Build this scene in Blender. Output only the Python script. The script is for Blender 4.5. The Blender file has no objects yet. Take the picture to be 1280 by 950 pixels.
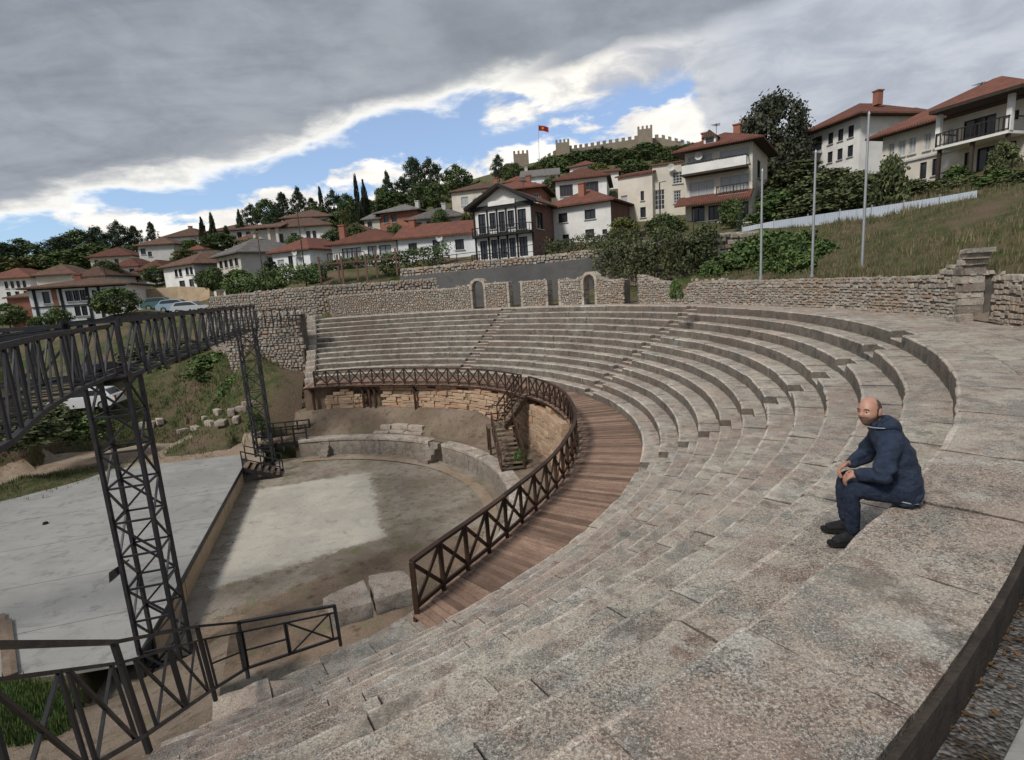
import bpy, bmesh, math, random
import numpy as np
from mathutils import Vector, Matrix, noise as mnoise

rng = random.Random(7)
R = math.radians
scene = bpy.context.scene
COL = scene.collection

# ------------------------------------------------------------------ camera
# theatre centre is the origin, z = 0 is the top walkway of the seating
CAM = np.array([11.641, -20.3605, 1.65])
F_PX, PITCH, ROLL = 673.85, 0.174279, -0.06665          # focal length in pixels of a 1280 wide frame
_cp, _sp, _cr, _sr = math.cos(PITCH), math.sin(PITCH), math.cos(ROLL), math.sin(ROLL)
FW = np.array([0, _cp, -_sp]); _up = np.array([0, _sp, _cp]); _rt = np.array([1., 0, 0])
RT = _cr * _rt + _sr * _up
UPV = -_sr * _rt + _cr * _up
cd = bpy.data.cameras.new('camera'); cam = bpy.data.objects.new('camera', cd); COL.objects.link(cam)
cd.sensor_width = 36; cd.lens = F_PX / 1280 * 36; cd.clip_start = 0.05; cd.clip_end = 4000
cam.matrix_world = Matrix(((RT[0], UPV[0], -FW[0], CAM[0]), (RT[1], UPV[1], -FW[1], CAM[1]), (RT[2], UPV[2], -FW[2], CAM[2]), (0, 0, 0, 1)))
scene.camera = cam

# ------------------------------------------------------------------ survey helpers: bearing of a point seen from the viewpoint -> place in the scene
def ray(x, y): return FW + RT * (x - 640) / F_PX - UPV * (y - 475) / F_PX
def atz(x, y, z): d = ray(x, y); return CAM + d * (z - CAM[2]) / d[2]
def atd(x, y, D): d = ray(x, y); return CAM + d * D / math.hypot(d[0], d[1])
def atr(x, y, r):
    d = ray(x, y); a = d[0]**2 + d[1]**2; b = 2 * (CAM[0] * d[0] + CAM[1] * d[1]); c = CAM[0]**2 + CAM[1]**2 - r * r
    return CAM + d * ((-b + math.sqrt(b * b - 4 * a * c)) / (2 * a))
def pol(r, deg, z=0.): return np.array([r * math.cos(R(deg)), r * math.sin(R(deg)), z])

# ------------------------------------------------------------------ light, sky, exposure
SUN_AZ, SUN_EL = 226.0, 47.0                         # direction the light comes from: left of and behind the viewpoint
sd = bpy.data.lights.new('sun', 'SUN'); sun = bpy.data.objects.new('sun', sd); COL.objects.link(sun)
sd.energy = 1.5; sd.angle = R(11); sd.color = (1, .95, .88)
sv = Vector((math.cos(R(SUN_AZ)) * math.cos(R(SUN_EL)), math.sin(R(SUN_AZ)) * math.cos(R(SUN_EL)), math.sin(R(SUN_EL))))
sun.rotation_euler = sv.to_track_quat('Z', 'Y').to_euler()
vs = scene.view_settings
vs.view_transform = 'Standard'; vs.look = 'None'; vs.exposure = 0.84; vs.gamma = 1

class NT:
    def __init__(s, tree): s.t = tree; s.n = tree.nodes; s.l = tree.links
    def node(s, typ, **kw):
        n = s.n.new(typ)
        for k, v in kw.items(): setattr(n, k, v)
        return n
    def put(s, sock, v):
        if isinstance(v, bpy.types.NodeSocket): s.l.new(v, sock)
        elif v is not None: sock.default_value = v
    def math(s, op, a, b=None, c=None, clamp=False):
        n = s.node('ShaderNodeMath', operation=op, use_clamp=clamp)
        for i, v in enumerate((a, b, c)): s.put(n.inputs[i], v)
        return n.outputs[0]
    def vmath(s, op, a, b=None):
        n = s.node('ShaderNodeVectorMath', operation=op)
        s.put(n.inputs[0], a); s.put(n.inputs[3 if op == 'SCALE' else 1], b)
        return n.outputs['Value'] if op == 'DOT_PRODUCT' else n.outputs[0]
    def noise(s, vec, scale, detail=4., rough=.55, dist=0., out='Fac'):
        n = s.node('ShaderNodeTexNoise'); s.put(n.inputs['Vector'], vec)
        n.inputs['Scale'].default_value = scale; n.inputs['Detail'].default_value = detail
        n.inputs['Roughness'].default_value = rough; n.inputs['Distortion'].default_value = dist
        return n.outputs[out]
    def voro(s, vec, scale, feature='F1', out='Distance', rand=1.):
        n = s.node('ShaderNodeTexVoronoi', feature=feature); s.put(n.inputs['Vector'], vec)
        n.inputs['Scale'].default_value = scale; n.inputs['Randomness'].default_value = rand
        return n.outputs[out]
    def mapr(s, v, a, b, c=0., d=1., smooth=True):
        n = s.node('ShaderNodeMapRange'); n.interpolation_type = 'SMOOTHSTEP' if smooth else 'LINEAR'
        s.put(n.inputs[0], v)
        for i, q in enumerate((a, b, c, d)): s.put(n.inputs[i + 1], q)
        return n.outputs[0]
    def mix(s, f, a, b, typ='MIX'):
        n = s.node('ShaderNodeMix', data_type='RGBA', blend_type=typ)
        s.put(n.inputs[0], f)
        for i, v in ((6, a), (7, b)): s.put(n.inputs[i], (tuple(v) + (1,)) if isinstance(v, (tuple, list)) and len(v) == 3 else v)
        return n.outputs[2]
    def bump(s, h, strength, dist, nrm=None):
        n = s.node('ShaderNodeBump'); s.put(n.inputs['Height'], h)
        n.inputs['Strength'].default_value = strength; n.inputs['Distance'].default_value = dist
        if nrm is not None: s.put(n.inputs['Normal'], nrm)
        return n.outputs[0]

world = bpy.data.worlds.new('World'); scene.world = world; world.use_nodes = True
w = NT(world.node_tree); w.n.clear()
sky = w.node('ShaderNodeTexSky', sky_type='NISHITA'); sky.sun_disc = False
sky.sun_elevation = R(SUN_EL); sky.sun_rotation = R(90 - SUN_AZ); sky.air_density = 1.0; sky.dust_density = .6; sky.ozone_density = 2.2
dirv = w.vmath('NORMALIZE', w.node('ShaderNodeTexCoord').outputs['Generated'])
sep = w.node('ShaderNodeSeparateXYZ'); w.put(sep.inputs[0], dirv)
dz = w.math('MAXIMUM', sep.outputs[2], 0.)
inv = w.math('DIVIDE', 1., w.math('ADD', dz, .16))
cl = w.vmath('MULTIPLY', dirv, (1, 1, 0)); cl = w.vmath('SCALE', cl, inv)      # layer of cloud seen in perspective
def nrm(v): v = np.asarray(v, float); return v / np.linalg.norm(v)
def plane(p, q, up):
    n = np.cross(nrm(ray(*p)), nrm(ray(*q))); n = nrm(n)
    return tuple(n if n @ nrm(ray(*up)) > 0 else -n)
nA = w.noise(cl, 1.1, 9, .55, .3); nB = w.noise(cl, 3.2, 9, .6, .4); nC = w.noise(w.vmath('ADD', cl, (7.3, 2.1, 3.)), 2.0, 10, .58, .35)
nD = w.noise(w.vmath('MULTIPLY', dirv, (1, 1, 2.2)), 9., 8, .58, .2)
jit = w.math('ADD', w.math('MULTIPLY', w.math('SUBTRACT', nA, .5), .16), w.math('MULTIPLY', w.math('SUBTRACT', nB, .5), .10))
# grey deck: everything above a long, ragged edge that rises from left to right
sA = w.math('ADD', w.vmath('DOT_PRODUCT', dirv, plane((0, 290), (600, 122), (200, 50))), w.math('MULTIPLY', jit, .8))
deck = w.mapr(sA, -.010, .018)
thick = w.mapr(sA, .0, .045)
# broken white cloud on the right of the gap
sB = w.math('ADD', w.vmath('DOT_PRODUCT', dirv, plane((598, 60), (606, 165), (1000, 100))), w.math('MULTIPLY', jit, .6))
sB2 = w.math('ADD', w.vmath('DOT_PRODUCT', dirv, plane((600, 166), (870, 104), (700, 40))), w.math('MULTIPLY', jit, .7))
sB3 = w.math('ADD', w.vmath('DOT_PRODUCT', dirv, plane((850, 60), (870, 165), (1200, 100))), jit)
right = w.math('MULTIPLY', w.mapr(w.math('MAXIMUM', w.math('MINIMUM', sB, sB2), sB3), -.006, .018), w.mapr(w.math('ADD', nC, w.mapr(sB, .0, .42, .03, .30)), .41, .50))
# low banks above the skyline
nE = w.math('MULTIPLY', w.math('SUBTRACT', nD, .5), .26)
sL = w.math('ADD', w.vmath('DOT_PRODUCT', dirv, plane((200, 264), (640, 178), (400, 400))), nE)
sL2 = w.math('ADD', w.math('MINIMUM', w.vmath('DOT_PRODUCT', dirv, plane((640, 200), (920, 112), (900, 300))), w.vmath('DOT_PRODUCT', dirv, plane((640, 60), (640, 300), (900, 200)))), nE)
low = w.math('MAXIMUM', w.mapr(sL, .0, .03), w.mapr(sL2, .0, .03))
shade = w.mapr(nB, .32, .68)
shade2 = w.mapr(w.noise(w.vmath('MULTIPLY', cl, (.8, 2.2, 1)), 1.5, 10, .62, .5), .34, .66)
deckc = w.mix(w.math('MULTIPLY', w.math('ADD', shade, shade2), .5), (1.35, 1.52, 1.80), (2.4, 2.62, 2.95))
deckc = w.mix(w.mapr(nA, .42, .66), deckc, w.mix(.5, deckc, (3.0, 3.15, 3.4)))
deckc = w.mix(w.math('MAXIMUM', thick, w.mapr(sB, -.02, .16)), (7.2, 7.0, 6.5), deckc)
rightc = w.mix(w.mapr(nB, .36, .62), (3.4, 3.5, 3.8), (7.6, 7.2, 6.4))
rightc = w.mix(w.mapr(sB, .12, .42), rightc, w.mix(shade, (2.5, 2.75, 3.2), (3.6, 3.8, 4.2)))
blue = w.mix(.32, w.mix(1., sky.outputs[0], (.62, .80, .98), 'MULTIPLY'), (4., 4.4, 5.))
c = w.mix(low, blue, w.mix(shade, (5.4, 5.2, 5.0), (7.2, 6.9, 6.4)))
c = w.mix(right, c, rightc)
c = w.mix(deck, c, deckc)
bg = w.node('ShaderNodeBackground'); w.put(bg.inputs[0], c); bg.inputs[1].default_value = 0.092
wo = w.node('ShaderNodeOutputWorld'); w.l.new(bg.outputs[0], wo.inputs[0])

# ------------------------------------------------------------------ materials
def material(name, build, rough=.85, spec=.3, metal=0.):
    m = bpy.data.materials.new(name); m.use_nodes = True
    t = NT(m.node_tree); b = t.n['Principled BSDF']
    b.inputs['Roughness'].default_value = rough; b.inputs['Metallic'].default_value = metal
    b.inputs['Specular IOR Level'].default_value = spec
    col, nor, ro = build(t)
    t.put(b.inputs['Base Color'], (tuple(col) + (1,)) if isinstance(col, tuple) and len(col) == 3 else col)
    if nor is not None: t.put(b.inputs['Normal'], nor)
    if ro is not None: t.put(b.inputs['Roughness'], ro)
    return m
def wpos(t): return t.node('ShaderNodeNewGeometry').outputs['Position']
def orand(t): return t.node('ShaderNodeObjectInfo').outputs['Random']
def opos(t): return t.node('ShaderNodeTexCoord').outputs['Object']

def mk_plain(name, c1, c2=None, scale=3., rough=.8, bumps=.15, metal=0., spec=.3, vary=.12, fine=40., world_space=True):
    c2 = c2 or tuple(x * .72 for x in c1)
    def b(t):
        p = wpos(t) if world_space else opos(t)
        n = t.noise(p, scale, 6, .6)
        col = t.mix(t.mapr(n, .35, .68), c1, c2)
        if vary: col = t.mix(1., col, t.mix(orand(t), (1 - vary,) * 3, (1 + vary,) * 3), 'MULTIPLY')
        nf = t.noise(p, fine, 4, .6)
        col = t.mix(.25, col, t.mix(1., col, t.mix(nf, (.5,) * 3, (1.5,) * 3), 'MULTIPLY'))
        return col, (t.bump(t.math('ADD', nf, t.math('MULTIPLY', n, 2.)), bumps, .02) if bumps else None), None
    return material(name, b, rough, spec, metal)

def _seat(t, k=1., dark=0.):
    p = wpos(t); rnd = orand(t)
    pv = t.vmath('ADD', p, t.vmath('SCALE', (3.1, 5.7, 2.3), rnd))
    big = t.noise(pv, .9, 6, .62); mid = t.noise(pv, 3.4, 9, .7); fine = t.noise(p, 60, 4, .7); grit = t.noise(p, 95, 3, .7); med = t.noise(p, 20, 8, .75)
    pits = t.voro(t.vmath('ADD', p, t.vmath('SCALE', t.noise(p, 14, 3, out='Color'), .09)), 21.)
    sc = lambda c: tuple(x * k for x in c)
    rot = t.noise(t.vmath('ADD', p, (31., 7., 3.)), .28, 5, .6)
    col = t.mix(t.mapr(t.math('ADD', big, t.math('MULTIPLY', t.math('SUBTRACT', rnd, .5), .25)), .36, .64), sc((.62, .565, .475)), sc((.50, .42, .345)))
    col = t.mix(t.math('MULTIPLY', t.mapr(rot, .42, .60), .68), col, sc((.42, .305, .25)))                 # rusty-pink areas of the tiers
    col = t.mix(t.math('MULTIPLY', t.mapr(mid, .50, .64), .85), col, sc((.28, .19, .15)))                 # brown-pink weathering
    col = t.mix(t.math('MULTIPLY', t.mapr(t.noise(pv, 1.9, 8, .7), .52, .64), .8), col, sc((.62, .595, .535)))  # pale scale
    gl = t.noise(t.vmath('ADD', p, (9.1, 4.4, 1.)), 2.2, 10, .75)
    col = t.mix(t.math('MULTIPLY', t.mapr(gl, .50, .60), .8), col, sc((.29, .285, .255)))       # lichen
    col = t.mix(1., col, t.mix(rnd, (.87, .865, .86), (1.10, 1.085, 1.06)), 'MULTIPLY')
    sp = t.math('MULTIPLY', t.mapr(fine, .49, .56), t.math('MULTIPLY', t.mapr(med, .38, .58, .45, 1.), t.mapr(t.noise(p, 1.3, 5, .6), .36, .58, .55, 1.)))
    crk = t.voro(t.vmath('ADD', pv, t.vmath('SCALE', t.noise(pv, 3., 5, .7, out='Color'), .8)), .9, 'DISTANCE_TO_EDGE')
    col = t.mix(t.math('MULTIPLY', sp, .76), col, sc((.085, .075, .065)))               # dark speckle in the pores
    col = t.mix(t.math('MULTIPLY', t.mapr(grit, .54, .61), .6), col, sc((.86, .83, .76)))
    col = t.mix(t.math('MULTIPLY', t.math('MULTIPLY', t.mapr(pits, .22, .05), t.mapr(med, .48, .6)), .9), col, sc((.075, .065, .055)))
    col = t.mix(t.math('MULTIPLY', t.math('MULTIPLY', t.mapr(crk, .010, .003), t.mapr(big, .50, .58)), .55), col, sc((.08, .07, .06)))
    stn = t.noise(t.vmath('ADD', p, (2., 8., 5.)), 1.5, 8, .72)
    col = t.mix(t.math('MULTIPLY', t.mapr(stn, .56, .66), .6), col, sc((.15, .135, .115)))            # black lichen stains
    h = t.math('SUBTRACT', t.math('ADD', t.math('MULTIPLY', fine, .8), t.math('MULTIPLY', mid, 2.2)), t.math('MULTIPLY', sp, .6))
    h = t.math('ADD', h, t.math('ADD', t.math('MULTIPLY', grit, .2), t.math('MULTIPLY', med, 1.2)))
    return col, t.bump(h, .8, .02), None
M = {}
M['seat'] = material('seat_stone', _seat, .9, .2)
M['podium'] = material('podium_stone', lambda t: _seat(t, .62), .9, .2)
M['riser'] = material('stained_shaded_riser_stone', lambda t: _seat(t, .43), .9, .2)  # seat stone darkened for grime and for shade put into the riser colour
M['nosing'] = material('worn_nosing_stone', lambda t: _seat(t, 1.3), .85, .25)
M['kerbface'] = mk_plain('dark_brown_kerb', (.062, .05, .04), (.034, .028, .024), 6., .95, .6)  # even dark brown for the outer facing of the kerb slabs
M['seat_core'] = mk_plain('seat_core_stone', (.16, .14, .12), rough=.95)

def _rubble(t, a=(.60, .55, .47), b_=(.30, .27, .235), c=(.40, .28, .20)):
    p = wpos(t); tone = t.node('ShaderNodeAttribute', attribute_name='tone').outputs['Fac']
    n = t.noise(p, 6, 6, .65); f = t.noise(p, 45, 5, .65)
    col = t.mix(t.mapr(tone, 0., 1., smooth=False), b_, a)
    col = t.mix(t.mapr(tone, .80, .95), col, c)
    col = t.mix(t.mapr(n, .5, .7), col, t.mix(.5, col, (.18, .17, .15)))
    col = t.mix(t.math('MULTIPLY', t.mapr(t.noise(p, .5, 5), .5, .66), .45), col, (.42, .29, .2))
    col = t.mix(t.math('MULTIPLY', t.mapr(f, .52, .65), .5), col, (.13, .12, .105))
    return col, t.bump(t.math('ADD', f, n), .5, .03), None
M['rubble'] = material('rubble_stone', _rubble, .92, .2)
M['rubble_grey'] = material('grey_rubble_stone', lambda t: _rubble(t, (.50, .455, .40), (.29, .26, .225), (.40, .28, .2)), .92, .2)
M['rock_orange'] = material('ochre_ruin_stone', lambda t: _rubble(t, (.58, .42, .29), (.40, .28, .19), (.50, .28, .17)), .92, .2)
M['mortar'] = mk_plain('lime_mortar', (.15, .13, .11), (.09, .08, .07), 2., .95, .4)
M['soil_wall'] = mk_plain('earth_cut', (.20, .145, .10), (.12, .09, .065), 1.4, .95, .6)

def _ground(t):
    p = wpos(t); sepn = t.node('ShaderNodeSeparateXYZ'); t.put(sepn.inputs[0], p)
    slope = t.node('ShaderNodeSeparateXYZ'); t.put(slope.inputs[0], t.node('ShaderNodeNewGeometry').outputs['True Normal'])
    n1 = t.noise(p, .22, 7, .62); n2 = t.noise(p, 1.3, 7, .65); n3 = t.noise(p, 9, 6, .7); n4 = t.noise(p, 45, 4, .7)
    dry = t.mix(n3, (.12, .105, .056), (.20, .165, .098))
    green = t.mix(n3, (.048, .075, .026), (.10, .125, .048))
    earth = t.mix(n3, (.14, .10, .07), (.24, .18, .13))
    col = t.mix(t.mapr(n2, .40, .60), dry, green)
    col = t.mix(t.mapr(t.math('ADD', n1, t.math('MULTIPLY', n2, .35)), .68, .80), col, earth)
    col = t.mix(t.math('MULTIPLY', t.mapr(n4, .55, .7), .5), col, (.05, .045, .03))
    return col, t.bump(t.math('ADD', t.math('MULTIPLY', n3, 2.), n4), .8, .08), None
M['hill'] = material('hillside_grass', _ground, .95, .1)

def _dirt(t, a=(.25, .195, .15), b_=(.16, .12, .088), g=.55):
    p = wpos(t)
    n1 = t.noise(p, .45, 7, .62); n2 = t.noise(p, 2.6, 8, .68); n3 = t.noise(p, 24, 6, .7); st = t.voro(p, 9.)
    col = t.mix(t.mapr(n1, .38, .64), a, b_)
    col = t.mix(t.math('MULTIPLY', t.mapr(n2, .52, .66), .8), col, tuple(x * .62 for x in b_))
    col = t.mix(t.math('MULTIPLY', t.mapr(t.noise(t.vmath('ADD', p, (5., 9., 0.)), 1.1, 9, .75), .52, .64), g), col, (.15, .165, .08))
    col = t.mix(t.math('MULTIPLY', t.mapr(n3, .5, .66), .55), col, tuple(x * .45 for x in b_))
    col = t.mix(t.math('MULTIPLY', t.mapr(st, .16, .05), .7), col, (.50, .47, .42))
    return col, t.bump(t.math('ADD', n3, t.math('MULTIPLY', n2, 2.)), .7, .03), None
M['dirt'] = material('bare_earth', _dirt, .95, .15)
M['path'] = material('sandy_path', lambda t: _dirt(t, (.36, .30, .235), (.29, .21, .15), .25), .95, .15)
def _concrete(t, c=(.345, .34, .325), stain=.8):
    p = wpos(t); n1 = t.noise(p, .35, 6, .6); n2 = t.noise(p, 1.8, 8, .7); n3 = t.noise(p, 30, 5, .7)
    cr = t.voro(t.vmath('ADD', p, t.vmath('SCALE', t.noise(p, 1.5, 4, out='Color'), 1.2)), .32, 'DISTANCE_TO_EDGE')
    col = t.mix(t.mapr(n1, .35, .66), c, tuple(x * .8 for x in c))
    col = t.mix(t.math('MULTIPLY', t.mapr(n2, .50, .68), stain), col, tuple(x * .55 for x in c))
    col = t.mix(t.math('MULTIPLY', t.mapr(n3, .5, .68), .35), col, tuple(x * .6 for x in c))
    col = t.mix(t.math('MULTIPLY', t.math('MULTIPLY', t.mapr(cr, .010, .003), t.mapr(n2, .45, .6)), .45), col, (.16, .15, .145))
    mk = t.node('ShaderNodeMapping'); t.put(mk.inputs[0], p); mk.inputs['Rotation'].default_value = (0, 0, R(-16)); mk.inputs['Scale'].default_value = (.35, 2.4, 1)
    stv = t.noise(mk.outputs[0], 1.2, 8, .7)
    col = t.mix(t.math('MULTIPLY', t.mapr(stv, .55, .68), stain * .8), col, tuple(x * .6 for x in c))       # drag and water marks
    col = t.mix(t.math('MULTIPLY', t.mapr(t.noise(p, .9, 5, .6), .56, .7), .5), col, tuple(min(1, x * 1.25) for x in c))
    return col, t.bump(t.math('ADD', t.math('MULTIPLY', n2, 2.), n3), .3, .02), t.mapr(n1, .3, .7, .68, .9)
M['concrete'] = material('stage_concrete', _concrete, .7, .3)
def _orch(t):
    base, nb, _ = _dirt(t, (.33, .29, .24), (.22, .18, .14), .75); pad, _, _ = _concrete(t, (.50, .465, .40), .6); dirt, _, _ = _dirt(t, (.27, .20, .145), (.17, .125, .09), .5)
    p = wpos(t); A = lambda n_: t.node('ShaderNodeAttribute', attribute_name=n_).outputs['Fac']; w1 = t.noise(p, 2.2, 9, .75)
    wob = lambda n_, lo=.42, hi=.62: t.mapr(t.math('ADD', A(n_), t.math('MULTIPLY', t.math('SUBTRACT', w1, .5), .9)), lo, hi)
    col = t.mix(wob('dirt'), base, dirt); col = t.mix(wob('pad'), col, pad)
    col = t.mix(t.math('MULTIPLY', wob('grass', .55, .9), t.mapr(t.noise(p, 16, 6, .75), .42, .6)), col, (.11, .105, .05))
    return col, nb, None
M['orchestra'] = material('orchestra_gravel', _orch, .95, .15)
M['pad'] = material('pale_worn_concrete', lambda t: _concrete(t, (.47, .44, .385), .75), .9, .2)
M['retain'] = material('grey_retaining_concrete', lambda t: _concrete(t, (.15, .15, .147), .7), .9, .2)
M['ochre'] = material('ochre_rendered_face', lambda t: _concrete(t, (.52, .395, .265), .6), .9, .2)

def _wood(t, a, b_, ang=False):
    p = opos(t); rnd = orand(t)
    sc = t.node('ShaderNodeMapping'); t.put(sc.inputs[0], p); sc.inputs['Scale'].default_value = (1.2, 14, 14)
    off = t.vmath('ADD', wpos(t), t.vmath('SCALE', (3., 1., 7.), rnd))
    n = t.noise(sc.outputs[0], 3, 6, .6, .4); n2 = t.noise(off, 2.2, 6, .65); n3 = t.noise(off, 26, 5, .7)
    col = t.mix(t.mapr(n2, .25, .75), a, b_)
    col = t.mix(1., col, t.mix(rnd, (.60, .59, .58), (1.35, 1.32, 1.28)), 'MULTIPLY')
    col = t.mix(t.math('MULTIPLY', t.mapr(n3, .48, .64), .5), col, tuple(x * .4 for x in b_))
    return col, t.bump(t.math('ADD', n, n3), .4, .01), None
M['plank'] = material('weathered_decking', lambda t: _wood(t, (.33, .226, .172), (.22, .145, .110)), .85, .2)
M['brownwood'] = material('dark_brown_timber', lambda t: _wood(t, (.075, .042, .028), (.045, .026, .018)), .6, .35)
M['oldwood'] = material('old_grey_timber', lambda t: _wood(t, (.22, .17, .13), (.14, .105, .08)), .85, .2)
def _metal(t, c, rust=.35):
    p = wpos(t); n = t.noise(p, 4, 6, .65); f = t.noise(p, 30, 5, .7)
    col = t.mix(t.math('MULTIPLY', t.mapr(n, .5, .7), rust), c, (.10, .06, .04))
    col = t.mix(t.math('MULTIPLY', f, .25), col, tuple(x * 1.8 for x in c))
    return col, t.bump(f, .1, .005), t.mapr(n, .3, .7, .38, .62)
M['blackmetal'] = material('black_painted_steel', lambda t: _metal(t, (.018, .018, .02), .25), .45, .5)
M['truss'] = material('dark_blue_grey_steel', lambda t: _metal(t, (.020, .021, .026), .3), .5, .5)
M['galv'] = material('galvanised_steel', lambda t: _metal(t, (.42, .44, .46), .1), .42, .5, .6)
M['sheet'] = material('galvanised_sheet', lambda t: _metal(t, (.55, .60, .66), .08), .4, .5, .35)
M['slab'] = material('walkway_stone', _seat, .9, .2)
def _gravel(t):
    p = wpos(t); v = t.voro(p, 55.); vc = t.voro(p, 55., out='Color'); n = t.noise(p, 2., 6, .65)
    s = t.node('ShaderNodeSeparateColor'); t.put(s.inputs[0], vc)
    col = t.mix(s.outputs[0], (.055, .052, .05), (.22, .21, .20))
    col = t.mix(t.mapr(n, .46, .62), col, (.045, .036, .028))
    return col, t.bump(t.math('SUBTRACT', 1., v), .9, .02), None
M['gravel'] = material('grey_gravel', _gravel, .9, .2)

def mk_leaf(name, a, b_, c=None):
    c = c or tuple(x * .5 for x in a)
    def f(t):
        p = wpos(t); n = t.noise(p, 1.1, 4, .6); n2 = t.noise(p, 9., 3, .6)
        tone = t.node('ShaderNodeAttribute', attribute_name='tone').outputs['Fac']
        col = t.mix(tone, a, b_)
        col = t.mix(t.mapr(n, .42, .66), col, c)
        col = t.mix(1., col, t.mix(n2, (.7,) * 3, (1.3,) * 3), 'MULTIPLY')
        col = t.mix(1., col, t.mix(orand(t), (.8,) * 3, (1.2,) * 3), 'MULTIPLY')
        return col, None, None
    m = material(name, f, .7, .25)
    b = m.node_tree.nodes['Principled BSDF']
    b.inputs['Transmission Weight'].default_value = 0
    return m
M['pine'] = mk_leaf('pine_needles', (.030, .054, .028), (.075, .105, .048))
M['cypress'] = mk_leaf('cypress_foliage', (.024, .040, .020), (.050, .066, .030))
M['broad'] = mk_leaf('broadleaf_foliage', (.062, .105, .036), (.165, .205, .072))
M['lawn'] = mk_leaf('lawn_blades', (.055, .10, .026), (.11, .165, .05), (.08, .11, .035))
M['yellowgreen'] = mk_leaf('yellowing_foliage', (.09, .11, .03), (.18, .18, .06))
M['bush'] = mk_leaf('bush_foliage', (.06, .11, .032), (.15, .205, .064))
M['olive'] = mk_leaf('dull_foliage', (.078, .10, .044), (.17, .185, .08))
M['darktree'] = mk_leaf('dark_conifer_foliage', (.040, .050, .032), (.095, .10, .062))
M['drygrass'] = mk_leaf('dry_grass_blades', (.17, .135, .08), (.29, .23, .14), (.11, .105, .055))
M['greengrass'] = mk_leaf('green_grass_blades', (.06, .10, .034), (.13, .165, .06), (.11, .10, .045))
M['deadleaf'] = mk_leaf('dead_leaves', (.16, .09, .04), (.30, .19, .09))
M['bark'] = mk_plain('tree_bark', (.10, .075, .055), (.055, .042, .034), 5., .95, .6)
def _tile(t, a, b_):
    p = opos(t); n = t.noise(p, 1.3, 6, .6); n2 = t.noise(p, 9, 5, .7)
    wv = t.node('ShaderNodeTexWave', wave_type='BANDS', bands_direction='X'); t.put(wv.inputs['Vector'], p)
    wv.inputs['Scale'].default_value = 1.5; wv.inputs['Distortion'].default_value = .4
    col = t.mix(t.mapr(n, .35, .66), a, b_); col = t.mix(t.math('MULTIPLY', t.mapr(n2, .48, .66), .6), col, tuple(x * .5 for x in b_))
    wr = t.node('ShaderNodeTexWave', wave_type='BANDS', bands_direction='Z'); t.put(wr.inputs['Vector'], p); wr.inputs['Scale'].default_value = 2.2; wr.inputs['Distortion'].default_value = .6
    rows = t.math('MULTIPLY', t.mapr(wv.outputs[0], .1, .6, .62, 1.15), t.mapr(wr.outputs[0], .05, .5, .7, 1.1))
    col = t.mix(1., col, rows, 'MULTIPLY')
    col = t.mix(1., col, t.mix(orand(t), (.8,) * 3, (1.2,) * 3), 'MULTIPLY')
    return col, t.bump(t.math('ADD', wv.outputs[0], n2), .6, .06), None
M['tile_red'] = material('red_clay_tiles', lambda t: _tile(t, (.225, .088, .06), (.145, .072, .055)), .85, .2)
M['tile_brown'] = material('brown_clay_tiles', lambda t: _tile(t, (.19, .105, .072), (.12, .08, .062)), .85, .2)
M['tile_grey'] = material('grey_weathered_tiles', lambda t: _tile(t, (.21, .195, .185), (.15, .14, .13)), .85, .2)
def mk_wall(name, c): return mk_plain(name, c, tuple(x * .84 for x in c), .8, .85, .15, vary=.05, fine=18.)
M['white'] = mk_wall('white_render', (.88, .87, .845)); M['bluewhite'] = mk_wall('cool_white_render', (.84, .86, .885))
M['cream'] = mk_wall('cream_render', (.74, .69, .60)); M['greyw'] = mk_wall('grey_render', (.58, .575, .56))
M['brick'] = mk_wall('red_brick_render', (.34, .15, .105)); M['brownw'] = mk_wall('brown_side_wall', (.20, .115, .095))
M['beige'] = mk_wall('beige_render', (.62, .57, .49)); M['stonew'] = mk_wall('stone_base_wall', (.28, .26, .235))
M['glass'] = material('window_glass', lambda t: ((.035, .042, .05), None, None), .12, .6)
M['curtain'] = material('curtained_glass', lambda t: ((.42, .45, .47), None, None), .25, .5)
M['frame_dark'] = mk_plain('dark_window_frame', (.045, .035, .03), rough=.6, bumps=0, vary=.1)
M['frame_white'] = mk_plain('white_window_frame', (.66, .66, .64), rough=.6, bumps=0, vary=.05)
M['blacktrim'] = mk_plain('black_timber_trim', (.022, .022, .025), rough=.6, bumps=0)
M['soffit'] = mk_plain('dark_soffit_boards', (.07, .05, .04), rough=.8, bumps=0)
M['castle'] = material('castle_masonry', lambda t: _rubble(t, (.33, .29, .225), (.22, .195, .155), (.30, .25, .18)), .95, .1)
M['redpaint'] = mk_plain('red_paint', (.45, .03, .025), rough=.5, bumps=0, vary=0)
M['yellowpaint'] = mk_plain('yellow_paint', (.65, .42, .03), rough=.5, bumps=0, vary=0)
M['rubber'] = mk_plain('tyre_rubber', (.015, .015, .015), rough=.85, bumps=0)
def mk_paint(name, c): return material(name, lambda t: (c, None, None), .28, .6)

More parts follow.
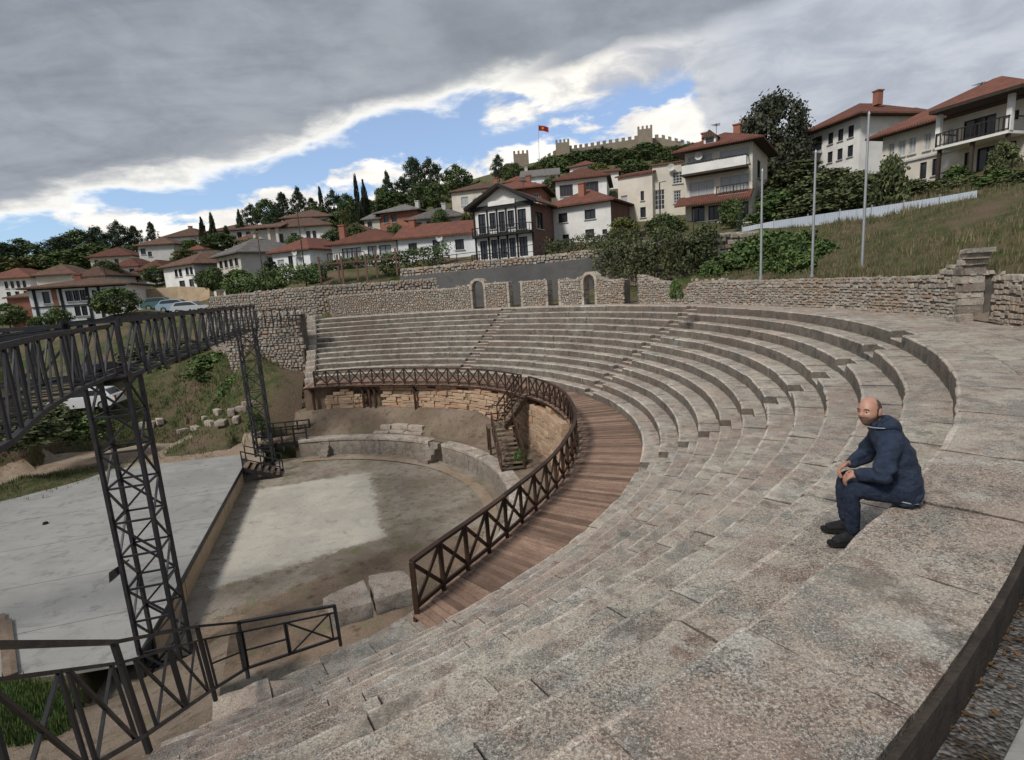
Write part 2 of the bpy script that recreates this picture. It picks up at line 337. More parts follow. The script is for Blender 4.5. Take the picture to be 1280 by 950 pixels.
# ------------------------------------------------------------------ object helpers
def tag(o, label=None, cat=None, group=None, kind=None):
    for k, v in (('label', label), ('category', cat), ('group', group), ('kind', kind)):
        if v is not None: o[k] = v
    return o
def empty(name, loc=(0, 0, 0), rz=0., label=None, cat=None, group=None, kind=None):
    o = bpy.data.objects.new(name, None); COL.objects.link(o)
    o.location = Vector([float(v) for v in loc]); o.rotation_euler = (0, 0, rz); o.empty_display_size = .2
    return tag(o, label, cat, group, kind)
def mesh(name, V, Fc, tone=None, smooth=False, sharp=None):
    me = bpy.data.meshes.new(name)
    V = np.asarray(V, float)
    me.from_pydata([tuple(v) for v in V], [], Fc); me.update()
    if tone is not None:
        at = me.attributes.new('tone', 'FLOAT', 'FACE'); at.data.foreach_set('value', np.asarray(tone, np.float32))
    if smooth:
        me.polygons.foreach_set('use_smooth', [True] * len(me.polygons))
        if sharp: me.set_sharp_from_angle(angle=R(sharp))
    return me
def link(name, me, mat=None, parent=None, loc=None, kind=None):
    o = bpy.data.objects.new(name, me); COL.objects.link(o)
    if mat is not None and len(me.materials) == 0: me.materials.append(mat)
    if parent is not None: o.parent = parent
    if loc is not None: o.location = Vector([float(v) for v in loc])
    if kind: o['kind'] = kind
    return o
def put(name, V, Fc, mat, parent=None, tone=None, smooth=False, sharp=None, kind=None):
    """mesh given in the parent's frame, except that parents without rotation take world coordinates"""
    V = np.asarray(V, float)
    if parent is not None and not parent.get('_local'): V = V - world_loc(parent)
    return link(name, mesh(name, V, Fc, tone, smooth, sharp), mat, parent, kind=kind)
def world_loc(o):
    v = np.zeros(3)
    while o is not None: v = v + np.array(o.location); o = o.parent
    return v
_unit = {}
def unit_box(mat):
    if mat.name not in _unit:
        bm = bmesh.new(); bmesh.ops.create_cube(bm, size=1.)
        me = bpy.data.meshes.new('beam'); bm.to_mesh(me); bm.free(); me.materials.append(mat); _unit[mat.name] = me
    return _unit[mat.name]
def frame_of(p, q, up=(0, 0, 1)):
    x = Vector(q) - Vector(p); L = x.length; x.normalize(); u = Vector(up)
    if abs(x.dot(u)) > .98: u = Vector((0, 1, 0)) if abs(x.y) < .9 else Vector((1, 0, 0))
    y = u.cross(x).normalized(); z = x.cross(y)
    return L, x, y, z
def beam(name, p, q, wd, ht, mat, parent, up=(0, 0, 1), local=False):
    """square bar from p to q (world coordinates unless the parent is flagged local)"""
    p = np.asarray(p, float); q = np.asarray(q, float)
    if parent is not None and not (local or parent.get('_local')): o = world_loc(parent); p = p - o; q = q - o
    L, x, y, z = frame_of(p, q, up); c = (p + q) / 2
    ob = bpy.data.objects.new(name, unit_box(mat)); COL.objects.link(ob); ob.parent = parent
    m = Matrix(((x.x * L, y.x * wd, z.x * ht, c[0]), (x.y * L, y.y * wd, z.y * ht, c[1]), (x.z * L, y.z * wd, z.z * ht, c[2]), (0, 0, 0, 1)))
    ob.matrix_local = m
    return ob
def tube(p, q, r0, r1=None, n=8):
    r1 = r0 if r1 is None else r1; L, x, y, z = frame_of(p, q); V = []; Fc = []
    for c, r in ((Vector(p), r0), (Vector(q), r1)):
        for i in range(n):
            a = 2 * math.pi * i / n; V.append(tuple(c + y * (r * math.cos(a)) + z * (r * math.sin(a))))
    for i in range(n): j = (i + 1) % n; Fc.append((i, j, n + j, n + i))
    Fc.append(tuple(range(n))[::-1]); Fc.append(tuple(range(n, 2 * n)))
    return V, Fc
class MB:
    def __init__(s): s.V = []; s.F = []; s.T = []
    def add(s, V, Fc, tone=0.): o = len(s.V); s.V += [tuple(v) for v in V]; s.F += [tuple(i + o for i in f) for f in Fc]; s.T += [tone] * len(Fc)
    def box(s, lo, hi, tone=0.):
        x0, y0, z0 = lo; x1, y1, z1 = hi
        s.add([(x0, y0, z0), (x1, y0, z0), (x1, y1, z0), (x0, y1, z0), (x0, y0, z1), (x1, y0, z1), (x1, y1, z1), (x0, y1, z1)], BOXF, tone)
    def bar(s, p, q, w_, h_=None, up=(0, 0, 1), tone=0.):
        h_ = w_ if h_ is None else h_; L, x, y, z = frame_of(p, q, up); V = []
        for c in (Vector(p), Vector(q)):
            for a, b in ((-1, -1), (1, -1), (1, 1), (-1, 1)): V.append(tuple(c + y * (a * w_ / 2) + z * (b * h_ / 2)))
        s.add(V, [(0, 3, 2, 1), (4, 5, 6, 7), (0, 1, 5, 4), (1, 2, 6, 5), (2, 3, 7, 6), (3, 0, 4, 7)], tone)
    def put(s, name, mat, parent=None, smooth=False, kind=None, tones=True, sharp=None): return put(name, s.V, s.F, mat, parent, s.T if tones else None, smooth, sharp, kind)
BOXF = [(0, 3, 2, 1), (4, 5, 6, 7), (0, 1, 5, 4), (1, 2, 6, 5), (2, 3, 7, 6), (3, 0, 4, 7)]
# ------------------------------------------------------------------ terrain
R1, TR, RISE, NR = 16.117, .5385, .32624, 12
R12 = R1 + 11 * TR                                    # nosing of the top walkway
ROUT = 22.74                                          # outer edge of the walkway kerb slabs
A0, A1 = -62.6, 97.6                                  # angular ends of the seating
Z_DECK, Z_FLOOR, Z_LEDGE, Z_STAGE = -3.92, -7.8, -6.72, -6.9
def A1k(k): return 96.2 + (k - 1) * .2
def zrow(k): return -(NR - k) * RISE
CP = []
def cz(x, y, z): CP.append(atz(x, y, z))
def cdist(x, y, D): CP.append(atd(x, y, D))
for x, y in ((0, 640), (30, 600), (120, 585), (200, 572), (300, 560), (380, 545), (60, 570), (0, 590)): cz(x, y, -6.98)
for x, y in ((0, 556), (90, 551), (240, 536), (330, 522), (375, 512)): cz(x, y, -6.85)
for x, y, D in ((20, 507, 44), (75, 491, 47), (120, 480, 50), (170, 462, 52), (230, 455, 49), (290, 458, 45), (320, 463, 42), (375, 467, 40), (350, 490, 38),
                (180, 388, 74), (255, 386, 72), (155, 398, 66), (230, 425, 58), (110, 440, 58), (35, 409, 79), (155, 402, 77), (0, 425, 85), (0, 385, 140), (60, 350, 170),
                (0, 352, 200), (100, 335, 200), (170, 318, 180), (250, 308, 170), (330, 300, 150), (400, 290, 150),
                (265, 378, 72), (330, 364, 66), (390, 356, 60), (450, 348, 58), (500, 343, 57), (600, 333, 55), (680, 320, 55), (745, 312, 55), (800, 318, 48), (860, 320, 44),
                (300, 350, 85), (210, 364, 92), (240, 362, 90), (330, 312, 100), (410, 310, 98), (470, 294, 95), (520, 292, 92), (580, 274, 95), (620, 266, 92), (700, 258, 85),
                (770, 280, 64), (850, 280, 57), (940, 276, 57), (560, 242, 170), (480, 262, 160), (430, 275, 150), (650, 225, 190), (700, 214, 205), (760, 205, 225), (850, 195, 240),
                (690, 198, 270), (800, 182, 290), (880, 186, 300), (640, 210, 270), (1104, 242, 57), (1190, 228, 48), (1290, 215, 42), (1030, 220, 72), (1000, 214, 75),
                (945, 291, 44), (1080, 271, 42), (1220, 251, 38), (1290, 333, 27.5), (1200, 341, 28), (1100, 345, 30), (1000, 346, 33), (900, 346, 35), (1150, 302, 32), (1050, 308, 36), (1280, 285, 30),
                (1290, 243, 37), (970, 236, 70), (1290, 200, 90), (1100, 195, 95), (970, 200, 120), (880, 300, 48), (820, 300, 55)): cdist(x, y, D)
for a in range(32, 99, 6): CP.append(pol(25.2, a, -.05)); CP.append(pol(27.6, a, .1))
for a in range(-60, 30, 8): CP.append(pol(25.9, a, .95 if a > -20 else -.1))
for a in range(-30, 32, 5): CP.append(pol(24.6, a, -.15))
for x, y, z in ((30, 905, -6.4), (0, 860, -6.9), (110, 880, -6.9)): cz(x, y, z)
for r_, a, z in ((0, 200, -7.3), (8, 200, -7.3), (14, 200, -7.), (24, 220, -7), (30, 250, -6), (20, 270, -6.5), (26, -75, -2.), (30, -60, -.6), (45, -75, -2), (40, -40, .2), (60, -45, 4), (80, -20, 14), (120, 0, 24),
                 (60, 200, -8), (120, 200, -10), (120, 250, -10), (250, 220, -14), (600, 220, -18), (600, 270, -10), (600, 150, 0), (400, 120, 30), (600, 100, 60), (600, 60, 90), (600, 20, 40), (600, -30, 30), (300, -30, 30), (300, 10, 38), (420, 60, 70), (420, 80, 55), (800, 180, -15), (800, 0, 40), (800, 300, 0)): CP.append(pol(r_, a, z))
CP = np.array(CP)
_d = np.linalg.norm(CP[:, None, :2] - CP[None, :, :2], axis=2)
_A = np.zeros((len(CP) + 1,) * 2); _A[:-1, :-1] = -_d + np.eye(len(CP)) * -.6; _A[:-1, -1] = 1; _A[-1, :-1] = 1
_w = np.linalg.solve(_A, np.append(CP[:, 2], 0))
def height(XY):
    XY = np.atleast_2d(np.asarray(XY, float)); out = np.zeros(len(XY))
    for i in range(0, len(XY), 4000):
        d = np.linalg.norm(XY[i:i + 4000, None, :] - CP[None, :, :2], axis=2); out[i:i + 4000] = -d @ _w[:-1] + _w[-1]
    return out
def hz(x, y): return float(height([(x, y)])[0])
STG_A, STG_B = atz(303, 584, Z_STAGE), atz(172, 822, Z_STAGE)      # front edge of the stage
_sd = (STG_B - STG_A)[:2]; _sd = _sd / np.linalg.norm(_sd); _sn = np.array([-_sd[1], _sd[0]])   # towards the seats
def front_of_stage(x, y): return (np.array([x, y]) - STG_A[:2]) @ _sn

def polar_sheet(name, angs, rads, zf, mat, kind='structure', jitter=0.):
    V = []; Fc = []; na, nr_ = len(angs), len(rads)
    for r_ in rads:
        for a in angs: V.append((r_ * math.cos(R(a)), r_ * math.sin(R(a)), 0))
    V = np.array(V); V[:, 2] = zf(V)
    for j in range(nr_ - 1):
        for i in range(na - 1): k = j * na + i; Fc.append((k, k + na, k + na + 1, k + 1))
    return V, Fc
def terrain_z(V):
    z = height(V[:, :2]); r_ = np.hypot(V[:, 0], V[:, 1])
    for i, v in enumerate(V):
        n = mnoise.noise(Vector((v[0] * .35, v[1] * .35, 0))) * .22 + mnoise.noise(Vector((v[0] * .09, v[1] * .09, 5))) * .6
        z[i] += n * min(1, max(.12, (r_[i] - 26) / 25))
        if r_[i] < 13.5 and front_of_stage(v[0], v[1]) > -1.2: z[i] = -8.3
    return z
rads = list(np.geomspace(24.15, 70, 62)) + list(np.geomspace(71.5, 900, 62))
mb = MB()
V, Fc = polar_sheet('', np.linspace(-64, 99, 180), rads, terrain_z, None); mb.add(V, Fc)
V, Fc = polar_sheet('', np.linspace(99, 296, 160), list(np.linspace(.5, 23.5, 34)) + rads, terrain_z, None); mb.add(V, Fc)
tag(mb.put('hillside', M['hill'], smooth=True), 'grassy hillside rising behind the theatre and houses', kind='structure')

# sandy path behind the stage, laid over the hillside
_up = [(-40, 582), (0, 572), (90, 562), (180, 552), (240, 546), (290, 543), (325, 548)]; _lo = [(-40, 690), (0, 662), (40, 630), (120, 606), (200, 594), (290, 580), (330, 572)]
V = []; Fc = []; nu, nv = 70, 14
for i in range(nu + 1):
    k = i / nu * (len(_up) - 1); j = min(len(_up) - 2, int(k)); f_ = k - j
    pu = atz(*(np.array(_up[j]) * (1 - f_) + np.array(_up[j + 1]) * f_), -6.95); pl = atz(*(np.array(_lo[j]) * (1 - f_) + np.array(_lo[j + 1]) * f_), -6.95)
    for m_ in range(nv + 1): p = pu + (pl - pu) * m_ / nv; V.append(p)
V = np.array(V); V[:, 2] = np.clip(height(V[:, :2]), -7.3, -6.5) + .06
for i, v in enumerate(V): V[i, 0] += mnoise.noise(Vector(v) * .6) * .35; V[i, 1] += mnoise.noise(Vector(v) * .6 + Vector((7, 0, 0))) * .5; V[i, 2] += .06 + mnoise.noise(Vector(v) * .8) * .05
for i in range(nu + 1):
    for j in range(5, nv + 1): k = i * (nv + 1) + j; V[k, 2] = min(V[k, 2], -6.94 - .04 * max(0, j - 9))
for i in range(nu):
    for j in range(nv): k = i * (nv + 1) + j; Fc.append((k, k + 1, k + nv + 2, k + nv + 1))
tag(put('dirt_path', V, Fc, M['path'], smooth=True), 'bare sandy path between the stage and the grassy bank', kind='structure')

# ------------------------------------------------------------------ orchestra, ledge, stage
def ring(r0, r1, a0, a1, z, n, nr_=1):
    V = []; Fc = []
    for j in range(nr_ + 1):
        for i in range(n + 1):
            a = a0 + (a1 - a0) * i / n; r_ = (r0(a) if callable(r0) else r0) * (1 - j / nr_) + (r1(a) if callable(r1) else r1) * j / nr_
            V.append((r_ * math.cos(R(a)), r_ * math.sin(R(a)), z(r_, a) if callable(z) else z))
    for j in range(nr_):
        for i in range(n): k = j * (n + 1) + i; Fc.append((k, k + n + 1, k + n + 2, k + 1))
    return V, Fc
R_LEDGE = 11.25
V, Fc = ring(.05, R_LEDGE + .1, -180, 180, lambda r_, a: Z_FLOOR + .03 * mnoise.noise(Vector((r_ * math.cos(R(a)), r_ * math.sin(R(a)), 0)) * .5), 220, 60)
of_ = tag(put('orchestra_floor', V, Fc, M['orchestra'], smooth=True), 'trodden gravel orchestra floor with a pale worn patch and thin grass', kind='structure')
def soft_poly(P, q, w_):
    n = len(P); d = 1e9
    for i in range(n):
        e = P[(i + 1) % n] - P[i]; nn = np.array([-e[1], e[0]]) / np.linalg.norm(e); d = min(d, (q - P[i]) @ nn)
    return max(0., min(1., .5 + d / w_))
def ccw(P): a_ = sum(P[i][0] * P[(i + 1) % len(P)][1] - P[(i + 1) % len(P)][0] * P[i][1] for i in range(len(P))); return P if a_ > 0 else P[::-1]
padP = ccw([atz(x, y, Z_FLOOR)[:2] for x, y in ((318, 612), (462, 590), (480, 672), (262, 738))])
drtP = ccw([atz(x, y, Z_FLOOR)[:2] for x, y in ((255, 742), (480, 688), (600, 640), (640, 760), (400, 830), (220, 860))])
grsP = ccw([atz(x, y, Z_FLOOR)[:2] for x, y in ((464, 590), (484, 590), (520, 690), (486, 700))]); grs2 = ccw([atz(x, y, Z_FLOOR)[:2] for x, y in ((395, 596), (470, 580), (590, 592), (625, 622), (560, 600), (470, 590))])
for nm, polys, w_ in (('pad', (padP,), 1.6), ('dirt', (drtP,), 3.), ('grass', (grsP, grs2), 1.6)):
    at_ = of_.data.attributes.new(nm, 'FLOAT', 'POINT'); at_.data.foreach_set('value', np.array([max(soft_poly(P, np.array(v[:2]), w_) for P in polys) for v in V], np.float32))
def ledge_z(r_, a):
    rise = max(0., min(1., (a - 33) / 13)) * max(0., min(1., (r_ - 12.3) / 1.4)) * 1.28
    return Z_LEDGE - .02 + rise + .05 * mnoise.noise(Vector((r_ * math.cos(R(a)), r_ * math.sin(R(a)), 3)) * .9)
V, Fc = ring(R_LEDGE + .28, 15.4, -66, 100, ledge_z, 130, 16)
tag(put('ledge_ground', V, Fc, M['dirt'], smooth=True), 'bare earth terrace below the boardwalk', kind='structure')
# pale ring gutter on the orchestra floor
V, Fc = ring(10.2, 10.75, -20, 96, Z_FLOOR + .05, 90)
tag(put('gutter_strip', V, Fc, M['path'], smooth=True), 'pale curved stone gutter strip on the orchestra floor', kind='structure')
def sector(r0, r1, a0, a1, z0, z1, na=2, bev=.02, jit=.0, ripple=.0, rs=1, seed=0, back=False, nose=0.):
    """stone block following a circle: returns verts (world) and faces. r0 is the face towards the theatre centre"""
    L = (r0 + r1) / 2 * R(a1 - a0); g = .006 / r0 * 180 / math.pi; a0 += g; a1 -= g
    prof = [(r0, z0), (r0, z0 + (z1 - z0) * .5), (r0, z1 - bev)]
    if bev > 0: prof += [(r0 + bev * .35, z1 - bev * .3), (r0 + bev, z1)]
    else: prof = prof[:2] + [(r0, z1)]
    if nose: prof.append((r0 + bev + nose, z1))
    for i in range(1, rs): prof.append((r0 + bev + nose + (r1 - r0 - bev - nose) * i / rs, z1))
    nt = len(prof); prof.append((r1, z1))
    if back: prof += [(r1, z1 - (z1 - z0) * .5), (r1, z0)]
    nP = len(prof); V = []; Fc = []
    for i in range(na + 1):
        a = a0 + (a1 - a0) * i / na; ca, sa = math.cos(R(a)), math.sin(R(a))
        endb = (bev * .12 if (i in (0, na)) and bev > 0 else 0)
        for j, (r_, z) in enumerate(prof):
            if ripple:
                pv = Vector((r_ * ca, r_ * sa, z)) + Vector((seed * 1.7, 0, 0))
                d = mnoise.noise(pv * 2.6) * ripple + mnoise.noise(pv * 8) * ripple * .6 + mnoise.noise(pv * 21) * ripple * .3
                if j in (2, 3, 4): d -= max(0, mnoise.noise(pv * 4.5) - .12) * ripple * 4.5; 
                if j <= 2: r_ -= d
                elif j <= 4: r_ -= d * .6; z += d * .8
                else: z += d
            V.append((r_ * ca, r_ * sa, z - (endb if j >= 2 else 0)))
    for i in range(na):
        for j in range(nP - 1): k = i * nP + j; Fc.append((k, k + 1, k + nP + 1, k + nP))
    Fc.append(tuple(range(nP))[::-1]); Fc.append(tuple(na * nP + j for j in range(nP)))
    FT[:] = [1 if j < 2 or j >= nt else (2 if j < (5 if nose else 4) else 0) for i in range(na) for j in range(nP - 1)] + [1, 1]     # riser, worn nosing, tread
    return V, Fc
FT = []
def blk(name, V, Fc, mat, parent, smooth=True, sharp=38):
    V = np.array(V); c = V.mean(0); o = link(name, mesh(name, V - c, Fc, smooth=smooth, sharp=sharp), mat, parent, c - world_loc(parent)); return o
def stain_and_shade_risers(o, types=None):  # upright faces take the stone with shade in its colour, nosings the worn one
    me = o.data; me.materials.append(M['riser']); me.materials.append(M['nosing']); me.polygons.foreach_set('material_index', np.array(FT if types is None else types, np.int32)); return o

podium = empty('orchestra_podium', pol(R_LEDGE, 40, Z_FLOOR), label='low curved stone wall with coping around the orchestra', cat='wall')
a = -58.
while a < 93:
    da = rng.uniform(5.0, 7.2)
    if 49.5 < a + da / 2 < 55.5: a += da; continue
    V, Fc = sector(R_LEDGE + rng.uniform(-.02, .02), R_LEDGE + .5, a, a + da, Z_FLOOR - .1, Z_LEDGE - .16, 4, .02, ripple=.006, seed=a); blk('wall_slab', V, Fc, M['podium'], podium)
    V, Fc = sector(R_LEDGE - .05, R_LEDGE + .62, a, a + da, Z_LEDGE - .155, Z_LEDGE + rng.uniform(-.01, .03), 4, .03, ripple=.008, rs=3, seed=a + 5, back=True); blk('coping_slab', V, Fc, M['seat'], podium)
    a += da
for i in range(4):
    V, Fc = sector(R_LEDGE - .75 + i * .27, R_LEDGE + .7, 50.2, 54.8, Z_FLOOR - .05, Z_FLOOR + .25 * (i + 1), 2, .02, ripple=.01, seed=i); blk('stair_step', V, Fc, M['podium'], podium)
for i in range(4):
    V, Fc = sector(R_LEDGE - .62 + i * .2, R_LEDGE, 88.2, 90.6, Z_FLOOR - .05, Z_FLOOR + .22 * (i + 1), 1, .02, seed=i + 9); blk('stair_step', V, Fc, M['podium'], podium)
V, Fc = ring(R_LEDGE + .32, R_LEDGE + .36, -64, 99, -8.1, 100); n = 101
V = V[:n] + [(x, y, Z_LEDGE - .03) for x, y, z in V[:n]]; put('earth_backing', V, [(i, i + 1, n + i + 1, n + i) for i in range(n - 1)], M['soil_wall'], podium)
# broad stone dais behind the podium with loose slabs on it
dais = empty('stone_dais', pol(12.3, 68, Z_LEDGE), label='two-course stone bench of loose slabs on the earth terrace', cat='stone bench')
for k, (ra, rb, aa, ab, z) in enumerate(((12.15, 13.1, 60, 66, .12), (12.2, 13.2, 66.2, 71, .16), (12.1, 12.9, 71.3, 76, .1), (12.45, 13.2, 60.6, 65.6, .45), (12.5, 13.2, 65.9, 71, .47), (12.45, 13.0, 71.4, 74.5, .40))):
    V, Fc = sector(ra, rb, aa, ab, ledge_z(12.2, 66) - .2, ledge_z(12.2, 66) + z, 3, .04, ripple=.03, rs=2, seed=k * 3, back=True); blk('stone_slab', V, Fc, M['seat'], dais)

stage = empty('stage_platform', (STG_A + STG_B) / 2 + np.array([0, 0, Z_FLOOR - Z_STAGE]), label='grey concrete stage platform with ochre front wall', cat='stage')
B1 = atz(302, 568, Z_STAGE); B2 = atz(36, 598, Z_STAGE); B3 = atz(0, 622, Z_STAGE); N1 = atz(14, 849, Z_STAGE)
L1 = B2 + (B3 - B2) * 1.6
N0 = N1 + (N1 - STG_B) / np.linalg.norm(N1 - STG_B) * 7.5
poly = [STG_A, STG_B, N1, N0, L1, B2, B1]
mb = MB(); n = len(poly); th = .16
V = [p for p in poly] + [p - np.array([0, 0, th]) for p in poly]
mb.add(V, [tuple(range(n))[::-1], tuple(range(n, 2 * n))] + [(i, (i + 1) % n, (i + 1) % n + n, i + n) for i in range(n)])
mb.put('slab', M['concrete'], stage, tones=False)
bev_ = np.append(_sn, 0)
beam('edge_strip', STG_A + bev_ * .012 - np.array([0, 0, .09]), STG_B + bev_ * .012 - np.array([0, 0, .09]), .03, .2, M['blackmetal'], stage)
nseg = 9
for i in range(nseg):
    p = STG_A + (STG_B - STG_A) * (i / nseg) * .93; q = STG_A + (STG_B - STG_A) * ((i + 1) / nseg) * .93 - np.append(_sd, 0) * .012
    zc = (Z_STAGE - .2 + Z_FLOOR - .1) / 2; off = -bev_ * rng.uniform(.1, .125); p = p + off; q = q + off; p[2] = q[2] = zc
    beam('front_panel', p, q, .14, Z_STAGE - .2 - Z_FLOOR + .2, M['ochre'], stage)
for k_, f_ in enumerate((.2, .42, .64, .84)):
    p = STG_A + (STG_B - STG_A) * f_ - bev_ * .05; q = p - bev_ * 13.; beam('slab_joint', p + np.array([0, 0, .002]), q + np.array([0, 0, .002]), .018, .006, M['retain'], stage)
# dark inside: rear wall of the void beneath the near end
p = STG_B - bev_ * 1.6 - np.append(_sd, 0) * .9; q = N1 + (N1 - STG_B) * .4 - np.append(_sd, 0) * .9; p[2] = q[2] = Z_STAGE - .6
beam('rear_wall', p, q, .15, .9, M['retain'], stage)
# loose timbers on the earth left of the stage
for k, (pa, pb) in enumerate((((2, 768), (9, 846)), ((10, 775), (17, 843)))):
    t_ = beam('timber_plank', atz(*pa, Z_STAGE + .05), atz(*pb, Z_STAGE + .05), .16, .05, M['oldwood'], None)
    tag(t_, ('long grey timber plank lying at the left edge of the stage', 'narrower timber plank lying beside the stage edge plank')[k], 'plank', 'planks at the stage edge')
hl = link('rubber_mat_clip', *(lambda v: (mesh('lens_cap', *v), M['rubber']))(tube(atz(57, 655, Z_STAGE + .001), atz(57, 655, Z_STAGE + .001) + np.array([0, 0, .09]), .11, .08, 10)))
hl.name = 'floor_outlet'; tag(hl, 'small black cap standing on the bare stage floor', 'floor cap')

# ------------------------------------------------------------------ seating
seating = empty('theatre_seating', pol(19, 18.4, zrow(1) - RISE), label='twelve curved tiers of weathered stone seats around the orchestra', cat='seating')
AISLES = (-21.6, 18.4, 58.4)
HALF_W = .42
jobs = []
for k in range(1, NR + 1):
    r0 = R1 + (k - 1) * TR; depth = TR if k < NR else ROUT - R12; zt = zrow(k); hw = HALF_W / r0 * 180 / math.pi
    cuts = [A0 + rng.uniform(-.3, .3)] + [c for a in AISLES for c in (a - hw, a + hw)] + [A1k(k)]
    for s in range(0, len(cuts), 2):
        a = cuts[s]; end = cuts[s + 1]
        L = R(end - a) * r0; nb = max(1, round(L / rng.uniform(1.2, 1.32))); ws = [rng.uniform(.7, 1.35) for _ in range(nb)]; tot = sum(ws)
        span = end - a
        for wd in ws:
            b = a + span * wd / tot; jobs.append((k, r0, depth, a, b, zt)); a = b
    for a in AISLES:
        dz = RISE / 2; wob = rng.uniform(-.01, .01)
        V, Fc = sector(r0 + wob, r0 + TR * .52, a - hw, a + hw, zt - RISE - .02, zt - dz, 3, .02, ripple=.008, rs=2, seed=k); stain_and_shade_risers(blk('aisle_step', V, Fc, M['seat'], seating))
        V, Fc = sector(r0 + TR * .52 + .004, r0 + depth + .02, a - hw, a + hw, zt - RISE - .02, zt + wob, 3, .02, ripple=.008, rs=2, seed=k + 3); stain_and_shade_risers(blk('aisle_step', V, Fc, M['seat'], seating))
def shown(j):
    k, r0, dp, a, b, zt = j; c = pol(r0 + dp / 2, (a + b) / 2, zt); d = c - CAM; dep = d @ FW
    if dep < .3: return 0
    u, v = 640 + F_PX * (d @ RT) / dep, 475 - F_PX * (d @ UPV) / dep
    if not (-150 < u < 1400 and -50 < v < 1200): return 0
    return dp * R(b - a) * r0 / dep ** 2
jobs.sort(key=shown, reverse=True)
mb = MB(); far_t = []
for i, (k, r0, dp, a, b, zt) in enumerate(jobs):
    c = pol(r0, (a + b) / 2, zt); dist = np.linalg.norm(c - CAM)
    dr = rng.gauss(0, .007); dzz = rng.gauss(0, .005); rp = .011 if dist < 9 else .014
    if dist < 6.5: na, rs = 16, 7
    elif dist < 12: na, rs = 8, 4
    else: na, rs = 3, 1
    V, Fc = sector(r0 + dr, r0 + dp + .03 if k < NR else ROUT, a, b, zt - RISE - .015, zt + dzz, na, rng.uniform(.02, .035), ripple=rp, rs=rs, seed=i * .37, back=k == NR, nose=rng.uniform(.014, .030))
    if i < 300: stain_and_shade_risers(blk('seat_block', V, Fc, M['seat'], seating))
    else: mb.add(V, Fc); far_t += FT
o = stain_and_shade_risers(mb.put('far_seat_blocks', M['seat'], seating, smooth=True, kind='stuff', sharp=38), far_t)
# backing core, a little below every tread
mb = MB(); na = 110; prof = []
for k in range(1, NR + 1):
    r0 = R1 + (k - 1) * TR; prof += [(r0 + .06, zrow(k) - RISE - .22), (r0 + .06, zrow(k) - .2)]
prof.append((ROUT - .05, -.2)); prof.append((ROUT - .05, -3.)); V = []; Fc = []; nP = len(prof)
for i in range(na + 1):
    a = A0 + .1 + (A1 - A0 - .2) * i / na; V += [(r_ * math.cos(R(a)), r_ * math.sin(R(a)), z) for r_, z in prof]
for i in range(na):
    for j in range(nP - 1): k = i * nP + j; Fc.append((k, k + 1, k + nP + 1, k + nP))
put('core', V, Fc, M['seat_core'], seating)

# walkway behind the top row
AW = -45.5
def r_wall(a): return float(np.interp(a, [-40, -22, -14, -6, 4, 16, 30, 45, 65, 97], [24.5, 24.4, 24.3, 23.9, 23.6, 23.5, 23.6, 23.9, 24.2, 24.3]))
walk = empty('walkway', pol(23.4, 0, -.3), label='stone paved walkway behind the top tier', kind='structure')
for j in range(2):
    a = AW + j * .7
    while a < 97:
        da = rng.uniform(2.1, 3.4) if a < 40 else 6.; b = min(a + da, 97.4)
        f0, f1 = j / 2, (j + 1) / 2; am = (a + b) / 2; ri = ROUT + .012 + (r_wall(am) + .05 - ROUT) * f0; ro = ROUT + (r_wall(am) + .05 - ROUT) * f1 - .006
        V, Fc = sector(ri, ro, a, b, -.3, rng.gauss(0, .006) - .004, 3, .012, ripple=.006, rs=2, seed=a * 3 + j, back=True); blk('paving_slab', V, Fc, M['slab'], walk); a = b
V, Fc = ring(ROUT - .1, lambda a: r_wall(a) + .6, AW, 99, -.14, 90); put('bedding', V, Fc, M['mortar'], walk)
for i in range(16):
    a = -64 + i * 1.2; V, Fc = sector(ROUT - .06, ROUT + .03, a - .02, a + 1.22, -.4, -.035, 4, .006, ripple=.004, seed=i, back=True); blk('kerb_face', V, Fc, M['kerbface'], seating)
# gravel strip and footpath where the viewpoint stands
V, Fc = ring(ROUT - .02, 23.02, -66, AW, lambda r_, a: -.27 + .012 * mnoise.noise(Vector((r_ * 9, a, 0))), 60, 5); tag(put('gravel_strip', V, Fc, M['gravel'], smooth=True), 'grey gravel strip with dead leaves behind the top tier', kind='structure')
pth = empty('footpath', pol(24, -55, -.4), label='grey concrete footpath behind the gravel strip', kind='structure')
a = -66.
while a < AW:
    V, Fc = sector(22.94, 25.6, a, a + 3.1, -.6, -.21, 3, .02, ripple=.004, rs=4, seed=a); blk('paving_slab', V, Fc, M['concrete'], pth); a += 3.1
mb = MB(); lr = random.Random(3)
for i in range(230):
    a = lr.uniform(-58, -47); r_ = ROUT + abs(lr.gauss(.03, .07)); p = pol(r_, a, -.26 + lr.random() * .02); s = lr.uniform(.008, .024); th = lr.uniform(0, 6.28)
    if r_ > 22.93: continue
    u = np.array([math.cos(th), math.sin(th), lr.uniform(-.4, .4)]) * s; v = np.array([-math.sin(th), math.cos(th), lr.uniform(-.4, .4)]) * s * .55
    mb.add([p - u, p + v, p + u * 1.1, p - v], [(0, 1, 2, 3)], lr.random())
tag(mb.put('fallen_leaves', M['deadleaf'], kind='stuff'), 'dry fallen leaves lying along the gravel strip', 'leaves')

